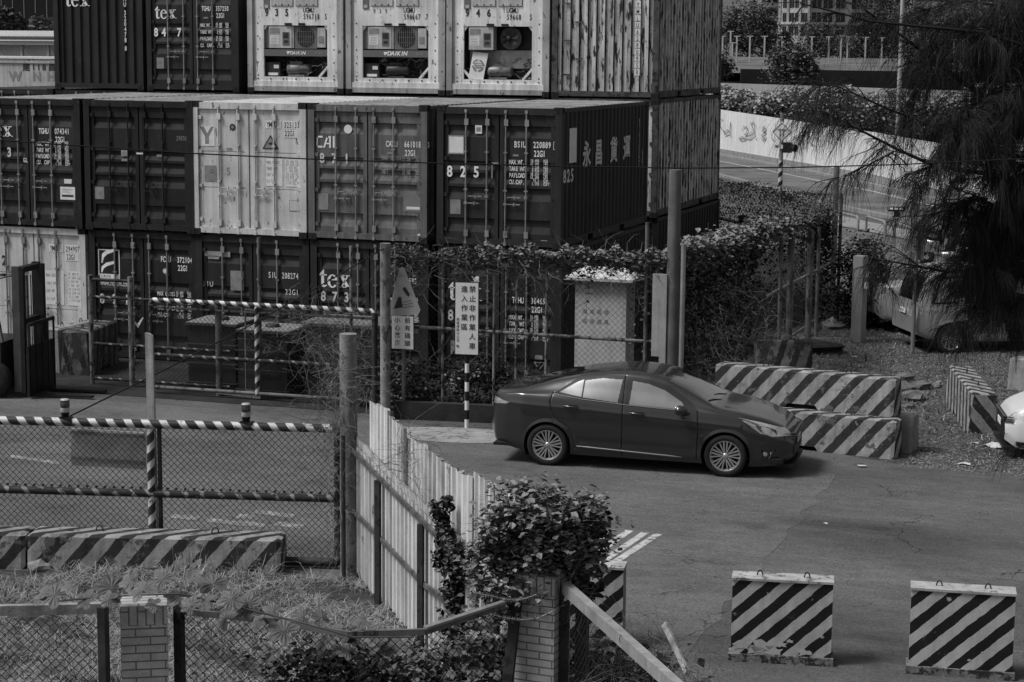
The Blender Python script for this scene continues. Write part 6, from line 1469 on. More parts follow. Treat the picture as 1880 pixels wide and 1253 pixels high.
# ---------------- yard: tanks and forklift ----------------
TK = mat('tank_plastic', .03, .6, var=.3, vs=3); TKT = mat('tank_lid', .20, .7, var=.35, vs=6, rust=(.58, .04, 6, 1)); CG = mat('cage_bar', .09, .6, .3, var=.3, vs=7)
def tank(x, y, lab, wd=1.0, dp_=1.0, H=1.15, slat=False):
    t = thing('caged_tank', (x, y, 0), lab, 'tank', 'caged tanks in the yard', R_(3))
    mb = MB(TK); mb.box((.03, .03, .14), (wd-.03, dp_-.03, H-.03)); mb.box((0, 0, 0), (wd, dp_, .14)); mb.build('tank_body', t)
    mb = MB(TKT)
    if slat:
        for k in range(9): mb.box((-.05, k*dp_/9, H+.03), (wd+.05, k*dp_/9+.075, H+.055))
        for xx in (0, wd/2-.04, wd-.08): mb.box((xx, 0, H-.05), (xx+.08, dp_, H+.03))
    else:
        mb.box((.0, .0, H-.03), (wd, dp_, H+.02)); mb.use(TK, True); mb.lathe([(.13, 0), (.13, .05), (0, .05)], (wd/2, dp_/2, H+.02), Z_, 16)
    mb.build('lid', t); mb = MB(CG)
    for k in range(7):
        x_ = k*wd/6; mb.bar((x_, -.012, .1), (x_, -.012, H), .018, .018)
    for z in (.14, .5, .85, H): mb.bar((0, -.02, z), (wd, -.02, z), .018, .022, V3(0, 1, 0)); mb.bar((wd+.01, 0, z), (wd+.01, dp_, z), .018, .022)
    mb.build('cage', t)
tank(-6.35, -2.55, 'caged tank nearest the forklift, behind the rear gate', H=1.22); tank(-5.15, -2.9, 'caged tank with round cap in the middle of the row', H=1.2); tank(-3.95, -2.6, 'caged tank topped with a pale slatted pallet', 1.35, 1.2, 1.32, True)
FK = mat('forklift_black', .018, .5, .2, var=.4, vs=4, coat=.2); FKB = mat('forklift_side', .075, .5, .1, var=.3, vs=4, coat=.2)
fp = G(72, 724); fk = thing('forklift', V3(fp.x, fp.y, 0), 'dark forklift cut by the left edge with its mast raised and forks down', 'forklift', rz=R_(8))
mb = MB(FKB); ht = ZH(72, 486, fp)
for y in (-.42, .40): mb.use(FKB if y < 0 else FK); mb.box((-.27, y, .1), (-.13, y+.08, ht)); mb.use(FK); mb.box((-.13, y-.01, .08), (-.05, y+.09, ht-.03))
for z in (.35, 1.3, ht-.12): mb.box((-.25, -.35, z), (-.1, .35, z+.10))
mb.use(GALV); mb.use(WDIM); mb.text('TOYOTA', (-.235, -.405, ht-.95), (0, 0, -1), X_, .105, .75, 1., .02); mb.build('mast', fk)
mb = MB(FK); mb.box((.03, -.55, .05), (.08, .55, .95))
for k in range(5): mb.box((.06, -.5+k*.25, .1), (.09, -.47+k*.25, 1.35))
mb.box((.05, -.52, 1.3), (.1, .52, 1.36)); mb.build('load_backrest', fk)
for y in (-.33, .25): mb = MB(FK); mb.box((.05, y, .03), (1.15, y+.11, .07)); mb.build('fork', fk)
mb = MB(CHROME).use(POLE2, True); mb.tube([(-.18, 0, .3), (-.18, 0, ht-.2)], .03, 8); mb.tube([(-.16, .12, .3), (-.16, .12, ht-.2)], .012, 6); mb.build('lift_cylinder', fk)
mb = MB(FK); mb.box((-2.4, -.55, .35), (-.45, .55, 1.0)); mb.box((-2.6, -.5, .3), (-1.7, .5, 1.25)); mb.build('body', fk)
mb = MB(POLE2); 
for y in (-.5, .5): mb.bar((-.45, y, 1.0), (-.62, y, 2.05), .06, .06, V3(0, 1, 0)); mb.bar((-2.1, y, 1.2), (-2.0, y, 2.05), .06, .06, V3(0, 1, 0)); mb.bar((-2.1, y, 2.08), (-.5, y, 2.08), .06, .05)
for k in range(7): mb.bar((-2.0+k*.23, -.5, 2.1), (-2.0+k*.23, .5, 2.1), .04, .02)
mb.build('overhead_guard', fk)
for x, y, r in ((-.62, -.62, .34), (-.62, .45, .34), (-2.0, -.6, .27), (-2.0, .45, .27)):
    mb = MB(TYRE).use(TYRE, True); mb.lathe([(0, 0), (r*.5, 0), (r*.95, .0), (r, .03), (r, .15), (r*.95, .18), (0, .18)], (x, y, r), (0, 1, 0), 20); mb.build('wheel', fk)
mb = MB(FK).use(FK, True); mb.tube([(-.95+.16*math.cos(a), .16*math.sin(a), 1.35+.06*math.cos(a)) for a in np.linspace(0, 2*PI, 14)], .014, 6); mb.build('steering_wheel', fk)

# ---------------- cables ----------------
CBL = mat('cable', .012, .8, var=.1)
def cable(pts, r, lab):
    mb = MB(CBL).use(CBL, True); mb.tube(pts, r, 6); return tag(mb.build('cable'), lab, 'cable')
cable([PD(x, y, 14+(x/1880)*1.5) for x, y in ((-250, 236), (0, 258), (160, 269), (350, 282), (560, 292), (800, 300), (1040, 306), (1250, 309), (1450, 308), (1640, 303), (1880, 292), (2200, 270))], .0055, 'long black cable strung across the picture over the middle containers')
tp = V3(-1.80, -3.95, ZH(716, 455, V3(-1.80, -3.95, 0))); ga = on(-3.3, zt_+.05); ga = V3(ga.x, ga.y, ga.z)
mid = (tp+ga)/2; cable([ga, ga*.75+tp*.25-Z_*.06, mid-Z_*.08, ga*.25+tp*.75-Z_*.05, tp], .010, 'slanting stay wire from the front gate rail to the old round post')
# ---------------- parked vehicles at the right ----------------
SILV = mat('car_silver', .45, .35, .6, var=.04, fine=0, coat=.7); SILV2 = mat('car_pale_silver', .5, .35, .5, var=.04, fine=0, coat=.7)
WCAR = mat('car_white', .55, .35, .0, var=.05, fine=0, coat=.7)
def car_at(P, px, py, rz, xr, yr, label, paint, **k):
    """put the car so that its local point (xr, yr) stands at the given ground point"""
    g_ = G(px, py); c, s_ = math.cos(rz), math.sin(rz)
    return make_car(P, V3(g_.x-(c*xr-s_*yr), g_.y-(s_*xr+c*yr), 0), rz, label, paint, res=.02, chrome=False, **k)
car_at(VAN, 1684, 650, R_(27), -.70, -.80, 'silver minivan behind the hanging needles, rear corner toward the signpost', SILV, plate='3865-UX')
car_at(SEDAN, 1620, 612, R_(35), -.93, -.70, 'pale sedan rear showing between the square pillar and the silver minivan', SILV2, plate='DK-7058')
car_at(SEDAN, 1850, 842, R_(192), 3.60, .55, 'white car with pointed headlight cut by the right picture edge', WCAR)
# square pillar with meters, triangular sign seen from behind
CP2 = mat('pale_pillar', .22, .8, var=.12, vs=3, streak=.15)
P = G(1575, 628); zt2 = ZH(1580, 470, P); t = thing('meter_pillar', P, 'square pale pillar with two small meters on its side', 'pillar', rz=R_(-18))
mb = MB(CP2); mb.box((-.12, -.12, 0), (.12, .12, zt2)); mb.use(BLACK); mb.box((-.122, -.122, zt2-.48), (.122, .122, zt2-.475)); mb.build('shaft', t)
for z in (zt2-.45, zt2-.70): mb = MB(WSTICK); mb.box((.12, -.08, z), (.20, .02, z+.14)); mb.build('meter', t)
P = G(1675, 650); t = thing('warning_sign', P, 'back of a triangular road sign on a grey pole before the minivan', 'sign', rz=R_(-8)); z1 = ZH(1678, 462, P); z2 = ZH(1678, 412, P)
mb = MB(POLE2).use(POLE2, True); mb.use(mat('grey_tube', .19, .6, .2, var=.15, vs=3), True); mb.tube([(0, 0, 0), (0, 0, z2-.05)], .045, 12); mb.build('post', t)
mb = MB(MATS['grey_tube']); mb.prism([V3(-.34, .05, z1), V3(.34, .05, z1), V3(.02, .05, z2), V3(-.02, .05, z2)], (0, .01, 0)); mb.prism([V3(-.14, .05, z1-.18), V3(.14, .05, z1-.18), V3(.14, .05, z1-.02), V3(-.14, .05, z1-.02)], (0, .01, 0))
mb.use(POLE)
for z in (z1+.1, z1+.3, z2-.1): mb.box((-.055, -.05, z), (.055, .05, z+.02))
mb.build('sign_plate', t)
# motor scooters
def scooter(px_, py_, rz, lab, m):
    P = G(px_, py_); t = thing('motor_scooter', P, lab, 'scooter', 'scooters behind the minivan', rz)
    for x in (0, 1.28):
        mb = MB(TYRE).use(TYRE, True); mb.lathe([(.1, 0), (.22, .0), (.25, .03), (.25, .07), (.22, .1), (.1, .1)], (x, -.05, .25), (0, 1, 0), 18); mb.build('wheel', t)
    mb = MB(m).use(m, True); mb.tube([(-.25, 0, .62), (0, 0, .66), (.35, 0, .62), (.5, 0, .45)], [.05, .15, .16, .08], 12); mb.tube([(.5, 0, .32), (.95, 0, .32), (1.05, 0, .6), (1.0, 0, .85)], [.12, .13, .17, .12], 12); mb.tube([(1.05, 0, .55), (1.35, 0, .50)], [.08, .1], 10); mb.build('body', t)
    mb = MB(FK).use(FK, True); mb.tube([(-.2, 0, .78), (.15, 0, .80), (.5, 0, .76)], [.08, .14, .09], 12); mb.build('seat', t)
    mb = MB(CARB).use(CARB, True); mb.tube([(.95, -.33, 1.02), (1.02, -.12, 1.0), (1.02, .12, 1.0), (.95, .33, 1.02)], .016, 6); mb.tube([(1.28, 0, .25), (1.05, 0, .95)], .025, 6); mb.build('handlebar', t)
    for s_ in (-1, 1): mb = MB(CARB).use(CARB, True); mb.tube([(.98, s_*.25, 1.02), (.96, s_*.34, 1.2)], .008, 5); mb.use(WSTICK, True).lathe([(0, 0), (.06, 0), (.05, .02), (0, .02)], (.95, s_*.36, 1.23), (-1, 0, .1), 12); mb.build('mirror', t)
scooter(1692, 470, R_(-12), 'dark scooter with round mirror beside the tube racks', FKB); scooter(1700, 486, R_(-10), 'pale-bodied scooter just above the minivan roof', SILV)
# tube racks
RK2 = mat('rack_tube', .24, .5, .3, var=.12, vs=4)
for (a_, b_), lb_ in (((( 1543, 418), (1575, 426)), 'second tube rack from the overgrown fence'), (((1590, 424), (1625, 436)), 'third tube rack from the overgrown fence'), (((1642, 436), (1676, 448)), 'fourth tube rack, beside the back of the triangular sign'), (((1698, 448), (1730, 458)), 'tube rack in front of the scooters'), (((1505, 398), (1534, 410)), 'tube rack nearest the overgrown fence')):
    A = G(*a_); B = G(*b_); h = ZH(a_[0], a_[1]-27, A); d = (B-A)
    mb = MB(RK2).use(RK2, True); pts = [A, A+Z_*(h-.14)]+[A+d*.10*(1-math.cos(q))+Z_*(h-.14+.14*math.sin(q)) for q in (.5, 1.0, PI/2)]+[B-d*.10*(1-math.cos(q))+Z_*(h-.14+.14*math.sin(q)) for q in (PI/2, 1.0, .5)]+[B+Z_*(h-.14), B]
    mb.tube(pts, .045, 10); tag(mb.build('tube_rack'), lb_, 'bicycle rack', 'row of tube racks on the far pavement')
P = G(1646, 405); t = thing('traffic_beacon_box', P, 'black topped stubby post standing on the far road edge', 'road post'); z = ZH(1646, 388, P)
mb = MB(POLE).use(POLE, True); mb.tube([(0, 0, 0), (0, 0, z)], .11, 12); mb.build('post', t)
mb = MB(CARB); mb.box((-.30, -.25, z), (.30, .25, z+.05)); mb.box((-.27, -.2, z+.05), (.27, .2, z+.16)); mb.use(WSTICK)
for k in range(3): mb.box((-.24+k*.18, -.205, z+.07), (-.12+k*.18, -.2, z+.14))
mb.build('head', t)
# striped traffic pole
P = G(1432, 357); t = thing('traffic_light', P, 'banded traffic pole with a dark signal head and diamond sign before the graffiti fence', 'traffic light')
za, zb2, zc2 = ZH(1434, 295, P), ZH(1436, 268, P), ZH(1437, 208, P)
bm_ = mat('banded_pole', .40, .6, var=.1, vs=3, stripe=(.42, .5, .42, .015, .004))
mb = MB(bm_).use(bm_, True); mb.tube([(0, 0, .15), (0, 0, za)], .10, 14); mb.use(MATS['grey_tube'], True); mb.tube([(0, 0, 0), (0, 0, .15)], .13, 10); mb.tube([(0, 0, za), (0, 0, zc2)], .09, 12); mb.build('pole', t)
mb = MB(CARB); mb.box((.10, -.2, za+.35), (.45, .2, za+.80)); mb.use(CARB, True)
mb.lathe([(.15, 0), (.17, .28)], (.40, 0, za+.58), (1, -.4, -.1), 14); mb.build('signal_head', t)
c = V3(.02, -.12, zb2+.62); mb = MB(SGN); r = .46; mb.prism([c+V3(-r, 0, 0), c+V3(0, 0, -r), c+V3(r, 0, 0), c+V3(0, 0, r)], (0, .02, 0)); mb.use(KMARK); r = .40; c2 = c-V3(0, .004, 0)
for a_, b_ in (((-r, 0), (0, -r)), ((0, -r), (r, 0)), ((r, 0), (0, r)), ((0, r), (-r, 0))): mb.bar(c2+V3(a_[0], 0, a_[1]), c2+V3(b_[0], 0, b_[1]), .01, .035, V3(0, 1, 0))
mb.bar(c2+V3(-.08, 0, -.16), c2+V3(-.08, 0, .16), .01, .05, V3(0, 1, 0)); mb.bar(c2+V3(.06, 0, -.2), c2+V3(.06, 0, .1), .01, .05, V3(0, 1, 0)); mb.bar(c2+V3(-.2, 0, .1), c2+V3(.2, 0, .1), .01, .04, V3(0, 1, 0)); mb.build('diamond_sign', t)
mb = MB(SGN); mb.box((-.32, -.14, zb2-.12), (.36, -.12, zb2+.05)); mb.use(KMARK); mb.text('慢行', (-.25, -.143, zb2-.10), X_, Z_, .13, bold=.01); mb.build('plate', t)
# round prohibition sign
P = G(1757, 432); sS = (P-CAM).length; t = thing('prohibition_sign', P, 'round grey-ringed no-trucks sign showing through the needles', 'sign', rz=R_(-6)); zc3 = ZH(1757, 330, P); r = 19/3540*sS
mb = MB(POLE2).use(MATS['grey_tube'], True); mb.tube([(0, .05, 0), (0, .05, zc3+r)], .05, 10); mb.build('post', t)
mb = MB(mat('sign_ring', .07, .5, var=.1)); C3 = V3(0, 0, zc3)
def ringf(r0, r1, y): 
    for i in range(28):
        a_, b_ = i*2*PI/28, (i+1)*2*PI/28; mb.face([C3+V3(r0*math.cos(a_), y, r0*math.sin(a_)), C3+V3(r0*math.cos(b_), y, r0*math.sin(b_)), C3+V3(r1*math.cos(b_), y, r1*math.sin(b_)), C3+V3(r1*math.cos(a_), y, r1*math.sin(a_))])
ringf(.0, r, .0); mb.use(SGN); ringf(0, r*.78, -.006); mb.use(MATS['sign_ring']); mb.bar(C3+V3(-r*.6, -.012, r*.6), C3+V3(r*.6, -.012, -r*.6), .005, r*.2, V3(0, 1, 0)); mb.use(KMARK)
mb.box((-.02*1, -.011, zc3-.10), (.30*r/.3*.6, -.008, zc3+.12)); mb.box((-r*.45, -.011, zc3-.10), (-.04, -.008, zc3+.02)); mb.build('disc', t)
post('steel_post', 1508, 520, (1513, 305), .07, MATS['grey_tube'], 'tall grey pole rising at the far end of the overgrown fence', P=V3(3.02, 12.0, 0))

# ---------------- far fences, hedge, land ----------------
WF = mat('white_sheet_fence', .6, .7, var=.08, vs=.4, streak=.18); 
def sheetfence(name, lab, px, m, depth=.12, base=.35):
    P = [G(a, b) for a, b, _ in px]; Zt = [ZH(a, c, G(a, b)) for a, b, c in px]
    t = thing(name, P[0], lab, 'fence'); mb = MB(m); bs = MB(CONC)
    for (p, q), (za_, zb_) in zip(zip(P, P[1:]), zip(Zt, Zt[1:])):
        L_ = (q-p).length; n = int(L_/.30); d = (q-p)/L_; nn_ = V3(-d.y, d.x, 0)
        for i in range(n):
            a_, b_ = p+d*L_*i/n, p+d*L_*(i+.75)/n; c_ = p+d*L_*(i+1)/n; z0_, z1_ = za_+(zb_-za_)*i/n, za_+(zb_-za_)*(i+1)/n
            mb.face([a_+Z_*base, b_+Z_*base, b_+Z_*z1_, a_+Z_*z0_]); mb.face([b_+Z_*base, c_+nn_*.05+Z_*base, c_+nn_*.05+Z_*z1_, b_+Z_*z1_])
        bs.bar(p+Z_*base/2+nn_*.02, q+Z_*base/2+nn_*.02, .16, base)
        for k in range(int(L_/6)): bs.use(GALV); bs.bar(p+d*k*6+nn_*.16, p+d*k*6+nn_*.16+Z_*za_*.95, .08, .08); bs.use(CONC)
    mb.build('sheets', t, True); bs.build('footing', t, True); return t, P, Zt
wt_, WP, WZ = sheetfence('sheet_fence', 'long pale sheet fence with black scribbled graffiti across the far road', [(1180, 262, 186), (1318, 283, 201), (1600, 333, 243), (1760, 372, 270), (2000, 440, 320)], WF)
gf = MB(KMARK); d = (WP[2]-WP[1]).normalized(); nn_ = V3(-d.y, d.x, 0)
def gp(px_, py_):
    dq = ray(px_, py_); k = ((WP[1].x-CAM.x)*nn_.x+(WP[1].y-CAM.y)*nn_.y)/(dq.x*nn_.x+dq.y*nn_.y); return CAM+dq*k-nn_*.07
def scrib(pts, w_=.05):
    P3 = [gp(*p) for p in pts]
    for a_, b_ in zip(P3, P3[1:]): gf.bar(a_, b_, .012, w_, V3(0, 1, 0)) if abs((b_-a_).normalized().y) < .95 else None
scrib([(1324, 218), (1323, 228), (1327, 238), (1333, 243), (1337, 238), (1341, 242), (1343, 225), (1344, 240), (1344, 254)]); scrib([(1333, 243), (1332, 248), (1341, 245)])
scrib([(1325, 220), (1328, 218)]); scrib([(1365, 240), (1367, 232), (1372, 233), (1375, 238), (1372, 244), (1368, 248), (1378, 246), (1386, 240), (1380, 226), (1384, 224), (1388, 230), (1387, 244), (1391, 258)]); scrib([(1358, 254), (1364, 251), (1370, 254), (1380, 254), (1386, 248)]); scrib([(1358, 254), (1362, 257), (1370, 256)])
scrib([(1400, 236), (1404, 232), (1408, 237), (1401, 240), (1408, 243), (1400, 248), (1404, 255), (1408, 252), (1403, 259), (1400, 254)]); scrib([(1418, 244), (1419, 255), (1423, 258), (1425, 246)]); scrib([(1444, 258), (1450, 262), (1458, 250), (1466, 254)]); scrib([(1484, 248), (1490, 252), (1488, 262), (1495, 266)]); scrib([(1590, 260), (1600, 254), (1606, 262), (1598, 266)])
gf.build('graffiti', wt_, True)
# hedge behind it, then second white fence, dark wall, bank
def PDz(px_, py_, D): p = PD(px_, py_, D); return p
def terrain(name, D, m, zf_, x0=900, x1=2100):
    mb = MB(m); a_, b_ = PD(x0, 100, D[0]), PD(x1, 100, D[0]); c_, d_ = PD(x1, 100, D[1]), PD(x0, 100, D[1])
    mb.face([V3(a_.x, a_.y, zf_[0]), V3(b_.x, b_.y, zf_[0]), V3(c_.x, c_.y, zf_[1]), V3(d_.x, d_.y, zf_[1])]); return tag(mb.build(name), kind='structure')
bank = mat('bank_grass', .12, 1., var=.4, vs=.35, fine=.3, bump=.5, spec=.1)
terrain('terrain', (128, 148), bank, (-.1, 1.4)); terrain('terrain', (148, 900), bank, (1.4, 3.0)); terrain('hills', (172, 200), bank, (4.4, 5.7)); terrain('hills', (200, 900), bank, (5.7, 6.0))
hp = [PD(x, 190, 126) for x in (1180, 1320, 1420, 1520, 1620, 1750, 1950)]
hd = []
for p, q in zip(hp, hp[1:]):
    n_ = 7000; u = rng.random(n_)[:, None]; c = np.array([p.x, p.y, 0])*(1-u)+np.array([q.x, q.y, 0])*u; c[:, 2] = 1.0+rng.random(n_)**.7*2.6*(1+.12*np.sin(c[:, 0]*1.7)+.1*np.sin(c[:, 0]*4.1)); c[:, 1] += rng.normal(size=n_)*1.2; hd.append(c)
hd = np.concatenate(hd); HEDG = mat('rough_hedge', .30, .9, var=.5, vs=.7, fine=.2, spec=.1); t = tag(leaf_mesh('hedge', hd, .2, HEDG, None, .5, 'leaf'), 'rough pale hedge strip behind the graffiti fence', kind='stuff')
tag(leaf_mesh('hedge', hd[::3]+np.array([0, 1.2, -.9]), .4, LFF, None, .1, 'leaf'), 'dark undergrowth behind the graffiti fence', kind='stuff')
def wall_at(name, lab, D, x0, x1, y0, y1, m, thick=.3, z0=0, cat='wall', parts=None):
    a_, b_ = PD(x0, y0, D), PD(x1, y1, D); zt_ = (a_.z, b_.z); a_ = V3(a_.x, a_.y, 0); b_ = V3(b_.x, b_.y, 0); d = (b_-a_).normalized(); n_ = V3(-d.y, d.x, 0)
    mb = MB(m); q = [a_+Z_*z0, b_+Z_*z0, b_+Z_*zt_[1], a_+Z_*zt_[0]]; mb.prism(q, n_*thick); return tag(mb.build(name), lab, cat)
mb = None
wall_at('sheet_fence', 'second white sheet fence farther off behind the hedge', 150, 1180, 1790, 148, 168, WF, cat='fence')
wall_at('dark_wall', 'long dark retaining wall behind the second white fence', 170, 1360, 2100, 127, 137, mat('dark_wall', .018, .9, var=.3, vs=.5), cat='wall'); wall_at('dark_wall', 'lower dark band of wall left of the long retaining wall', 169, 1250, 1361, 150, 150, MATS['dark_wall'], cat='wall')
WP_ = mat('white_post', .36, .6, var=.1)
for i, (x, y0, y1) in enumerate(((1326, 67, 108), (1341, 58, 88), (1344, 79, 110), (1352, 67, 112), (1376, 67, 112), (1403, 67, 108), (1435, 68, 115), (1462, 68, 118), (1490, 68, 98), (1521, 68, 106), (1543, 66, 114), (1555, 68, 116), (1588, 69, 116), (1618, 70, 116), (1703, 71, 118), (1750, 73, 118), (1838, 73, 118))):
    P = PD(x, y1, 190); z_ = PD(x, y0, 190).z; mb = MB(WP_); mb.bar(V3(P.x, P.y, 4.6), V3(P.x, P.y, z_), .15, .15, V3(0, 1, 0)); mb.bar(V3(P.x-.32, P.y, z_), V3(P.x+.32, P.y, z_), .1, .08)
    tag(mb.build('fence_post'), 'white post in the distant row along the grassy bank', 'post', 'white posts along the distant bank')
# ---------------- far trees ----------------
def tree(px_, ytop, ybase, D, rpx, lab, m, m2=None, n=60, per=46, name='tree', trunk=None, zb_=None, lsz=None, flat=1.0, grp='distant trees'):
    b_ = PD(px_, ybase, D); z0 = 0 if zb_ is None else zb_; sc = FPX/D; top = PD(px_, ytop, D).z; rx = rpx/sc; ch = (top-b_.z)
    t = thing(name, V3(b_.x, b_.y, z0), lab, 'tree', grp); cz = b_.z+ch*.52
    ls = lsz or max(.18, 3.2/sc); C = clumps(n, per, (b_.x, b_.y, cz), (rx*.9, rx*.8, ch*.46), rx*.17, .35)
    leaf_mesh('crown', C, ls, m, t, .35, 'quad'); 
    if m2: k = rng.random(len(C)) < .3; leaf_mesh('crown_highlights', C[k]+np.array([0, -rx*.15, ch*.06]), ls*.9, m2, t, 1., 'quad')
    mb = MB(BARK).use(BARK, True); tw = max(.12, rx*.05); mb.tube([(b_.x, b_.y, z0), (b_.x+rx*.05, b_.y, (z0+cz)/2), (b_.x, b_.y, cz)], [tw*1.4, tw, tw*.6], 7)
    for q in range(4): mb.tube([(b_.x, b_.y, b_.z+ch*.15), (b_.x+rx*.5*math.cos(q*1.7), b_.y+rx*.4*math.sin(q*1.7), b_.z+ch*.5)], [tw*.6, tw*.25], 5)
    mb.build('trunk', t, True); return t
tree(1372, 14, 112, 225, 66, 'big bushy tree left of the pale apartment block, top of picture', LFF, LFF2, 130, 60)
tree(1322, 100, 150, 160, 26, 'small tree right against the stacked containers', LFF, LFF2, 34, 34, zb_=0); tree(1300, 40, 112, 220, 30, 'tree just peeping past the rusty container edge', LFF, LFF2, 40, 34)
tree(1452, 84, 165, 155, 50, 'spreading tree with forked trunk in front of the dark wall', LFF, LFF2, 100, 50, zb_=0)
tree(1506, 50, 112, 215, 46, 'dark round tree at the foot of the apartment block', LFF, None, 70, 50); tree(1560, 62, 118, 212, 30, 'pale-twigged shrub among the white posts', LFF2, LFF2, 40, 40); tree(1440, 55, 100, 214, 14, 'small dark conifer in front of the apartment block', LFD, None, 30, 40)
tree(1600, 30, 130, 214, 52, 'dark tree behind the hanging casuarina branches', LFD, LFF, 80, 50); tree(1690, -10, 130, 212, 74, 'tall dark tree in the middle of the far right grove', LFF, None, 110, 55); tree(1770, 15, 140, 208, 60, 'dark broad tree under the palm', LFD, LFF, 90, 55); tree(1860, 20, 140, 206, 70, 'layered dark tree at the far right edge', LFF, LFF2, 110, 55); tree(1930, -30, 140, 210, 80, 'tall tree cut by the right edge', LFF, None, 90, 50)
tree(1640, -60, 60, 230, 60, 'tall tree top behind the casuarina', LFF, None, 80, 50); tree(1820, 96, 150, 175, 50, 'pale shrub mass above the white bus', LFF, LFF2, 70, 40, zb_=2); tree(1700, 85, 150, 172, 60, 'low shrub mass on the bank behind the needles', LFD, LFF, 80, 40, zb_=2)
# palm
b_ = PD(1808, 120, 195); pt = PD(1808, 34, 195); t = thing('palm_tree', V3(b_.x, b_.y, 5), 'palm with arching fronds above the far grove', 'palm tree'); mb = MB(BARK).use(BARK, True); mb.tube([(b_.x, b_.y, 4.5), (pt.x, pt.y, pt.z)], [.28, .18], 8); mb.build('trunk', t, True)
mb = MB(LFF2)
for k in range(18):
    a_ = k*2.4; el = random.uniform(-.1, 1.1); d = V3(math.cos(a_)*math.cos(el), math.sin(a_)*math.cos(el), math.sin(el)); p = pt.copy()
    for q in range(9):
        d2 = (d-Z_*.13*q).normalized(); p2_ = p+d2*.5; sd = d2.cross(Z_).normalized(); w_ = .55*math.sin(PI*(q+1.2)/10.5)
        mb.use(LFF2 if k % 3 else LFF)
        for h_ in (0, .34, .67):
            c_ = p+(p2_-p)*h_
            for s_ in (-1, 1): mb.face([c_, c_+d2*.16, c_+d2*.42+sd*s_*w_-Z_*w_*.45])
        p = p2_
mb.build('fronds', t, True)
# ---------------- far buildings ----------------
BW = mat('apartment_wall', .30, .8, var=.05, vs=.1, fine=.02); BW2 = mat('apartment_wall_pale', .38, .8, var=.05, vs=.1, fine=.02); BW3 = mat('apartment_wall_grey', .2, .8, var=.05, vs=.1, fine=.02); WG = mat('far_window', .018, .3, var=.3, vs=.3, fine=0)
def facade(t, A, B, z0, z1, m, wins, floors, fh, zf0, name='wall', depth=8., corn=None, pil=None):
    d = (B-A).normalized(); n_ = V3(-d.y, d.x, 0); mb = MB(m); mb.prism([V3(A.x, A.y, z0), V3(B.x, B.y, z0), V3(B.x, B.y, z1), V3(A.x, A.y, z1)], n_*depth); mb.use(m)
    if pil:
        for u in pil: c_ = A+(B-A)*u; mb.bar(V3(c_.x, c_.y, z0)-n_*.1, V3(c_.x, c_.y, z1)-n_*.1, .55, .5, V3(0, 1, 0))
    if corn:
        for z_ in corn: mb.bar(V3(A.x, A.y, z_)-n_*.3, V3(B.x, B.y, z_)-n_*.3, .7, .45)
    mb.build(name, t, True)
    for f in range(floors):
        for u, w_, h_ in wins:
            c_ = A+(B-A)*u; zz_ = zf0+f*fh; wb_ = MB(m); q = lambda a__, b__, e_: c_+d*a__*w_-n_*e_+Z_*(zz_+b__*h_)
            wb_.face([q(-.62, -.62, .02), q(.62, -.62, .02), q(.62, .62, .02), q(-.62, .62, .02)]); wf_ = wb_.build('window', t, True)
            g_ = MB(WG); g_.face([q(-.5, -.5, .06), q(-.03, -.5, .06), q(-.03, .5, .06), q(-.5, .5, .06)]); g_.face([q(.03, -.5, .06), q(.5, -.5, .06), q(.5, .5, .06), q(.03, .5, .06)]); g_.build('pane', wf_, True)
def gxy(px_, D): p = PD(px_, 90, D); return V3(p.x, p.y, 0)
def zat(py_, D, px_=1500): return PD(px_, py_, D).z
D = 450; fh = zat(20, D)-zat(45, D)
t = thing('apartment_building', gxy(1429, D), 'pale apartment block with pilasters and a cornice, top centre right', 'building', 'far apartment buildings')
facade(t, gxy(1429, D), gxy(1484, D-6), 0, 44, BW2, [(.18, 1.1, 2.0), (.42, 1.3, 2.0), (.60, 1.3, 2.0), (.80, 1.0, 2.0), (.93, 1.0, 2.0)], 9, fh, zat(58, D), corn=[zat(44, D), zat(44, D)+fh*3], pil=[.02, .30, .70, .99])
facade(t, gxy(1484.5, D-6), gxy(1640, D-3), 0, 44, BW, [(.08, 2.2, 2.2), (.21, 2.2, 2.2), (.36, 2.2, 2.2), (.55, 2.4, 2.4), (.68, 2.4, 2.4), (.85, 2.4, 2.4)], 9, fh, zat(58, D), 'side_wall', corn=[zat(44, D), zat(44, D)+fh*3], depth=1.5)
t = thing('apartment_building', gxy(1322, 520), 'blank pale tower with one column of windows beside the container edge', 'building', 'far apartment buildings')
facade(t, gxy(1290, 520), gxy(1374, 520), 0, 55, BW2, [(.73, 1.6, 4.0)], 5, 6.4, 9.5)
t = thing('apartment_building', gxy(1375, 500), 'grey block with balconies between the blank tower and the pilastered block', 'building', 'far apartment buildings')
facade(t, gxy(1374, 500), gxy(1396, 500), 0, 50, BW3, [(.3, 1.6, 2.2), (.75, 1.2, 2.0)], 8, 3.4, 10)
facade(t, gxy(1396, 498), gxy(1428, 500), 0, 50, BW3, [(.6, 3.0, 2.0)], 8, 3.4, 9.5, 'balcony_wall')
for f in range(8):
    mb = MB(BW2); A, B = gxy(1397, 494), gxy(1426, 495); z_ = 7.5+f*3.4; mb.prism([A+Z_*z_, B+Z_*z_, B+Z_*(z_+1.2), A+Z_*(z_+1.2)], (0, 2.2, 0)); mb.build('balcony', t, True)
for x0, x1, yt, lb_ in ((1675, 1740, -20, 'pale building top showing above the dark grove'), (1845, 1990, -30, 'pale building cut by the upper right corner'), (1740, 1846, -5, 'lower striped building between two pale ones, upper right')):
    t = thing('apartment_building', gxy(x0, 470), lb_, 'building', 'far apartment buildings'); facade(t, gxy(x0, 470), gxy(x1, 470), 0, 40, BW2 if x0 != 1740 else BW, [(.15+.14*k, 1.6, 1.8) for k in range(6)], 7, 3.6, 9)
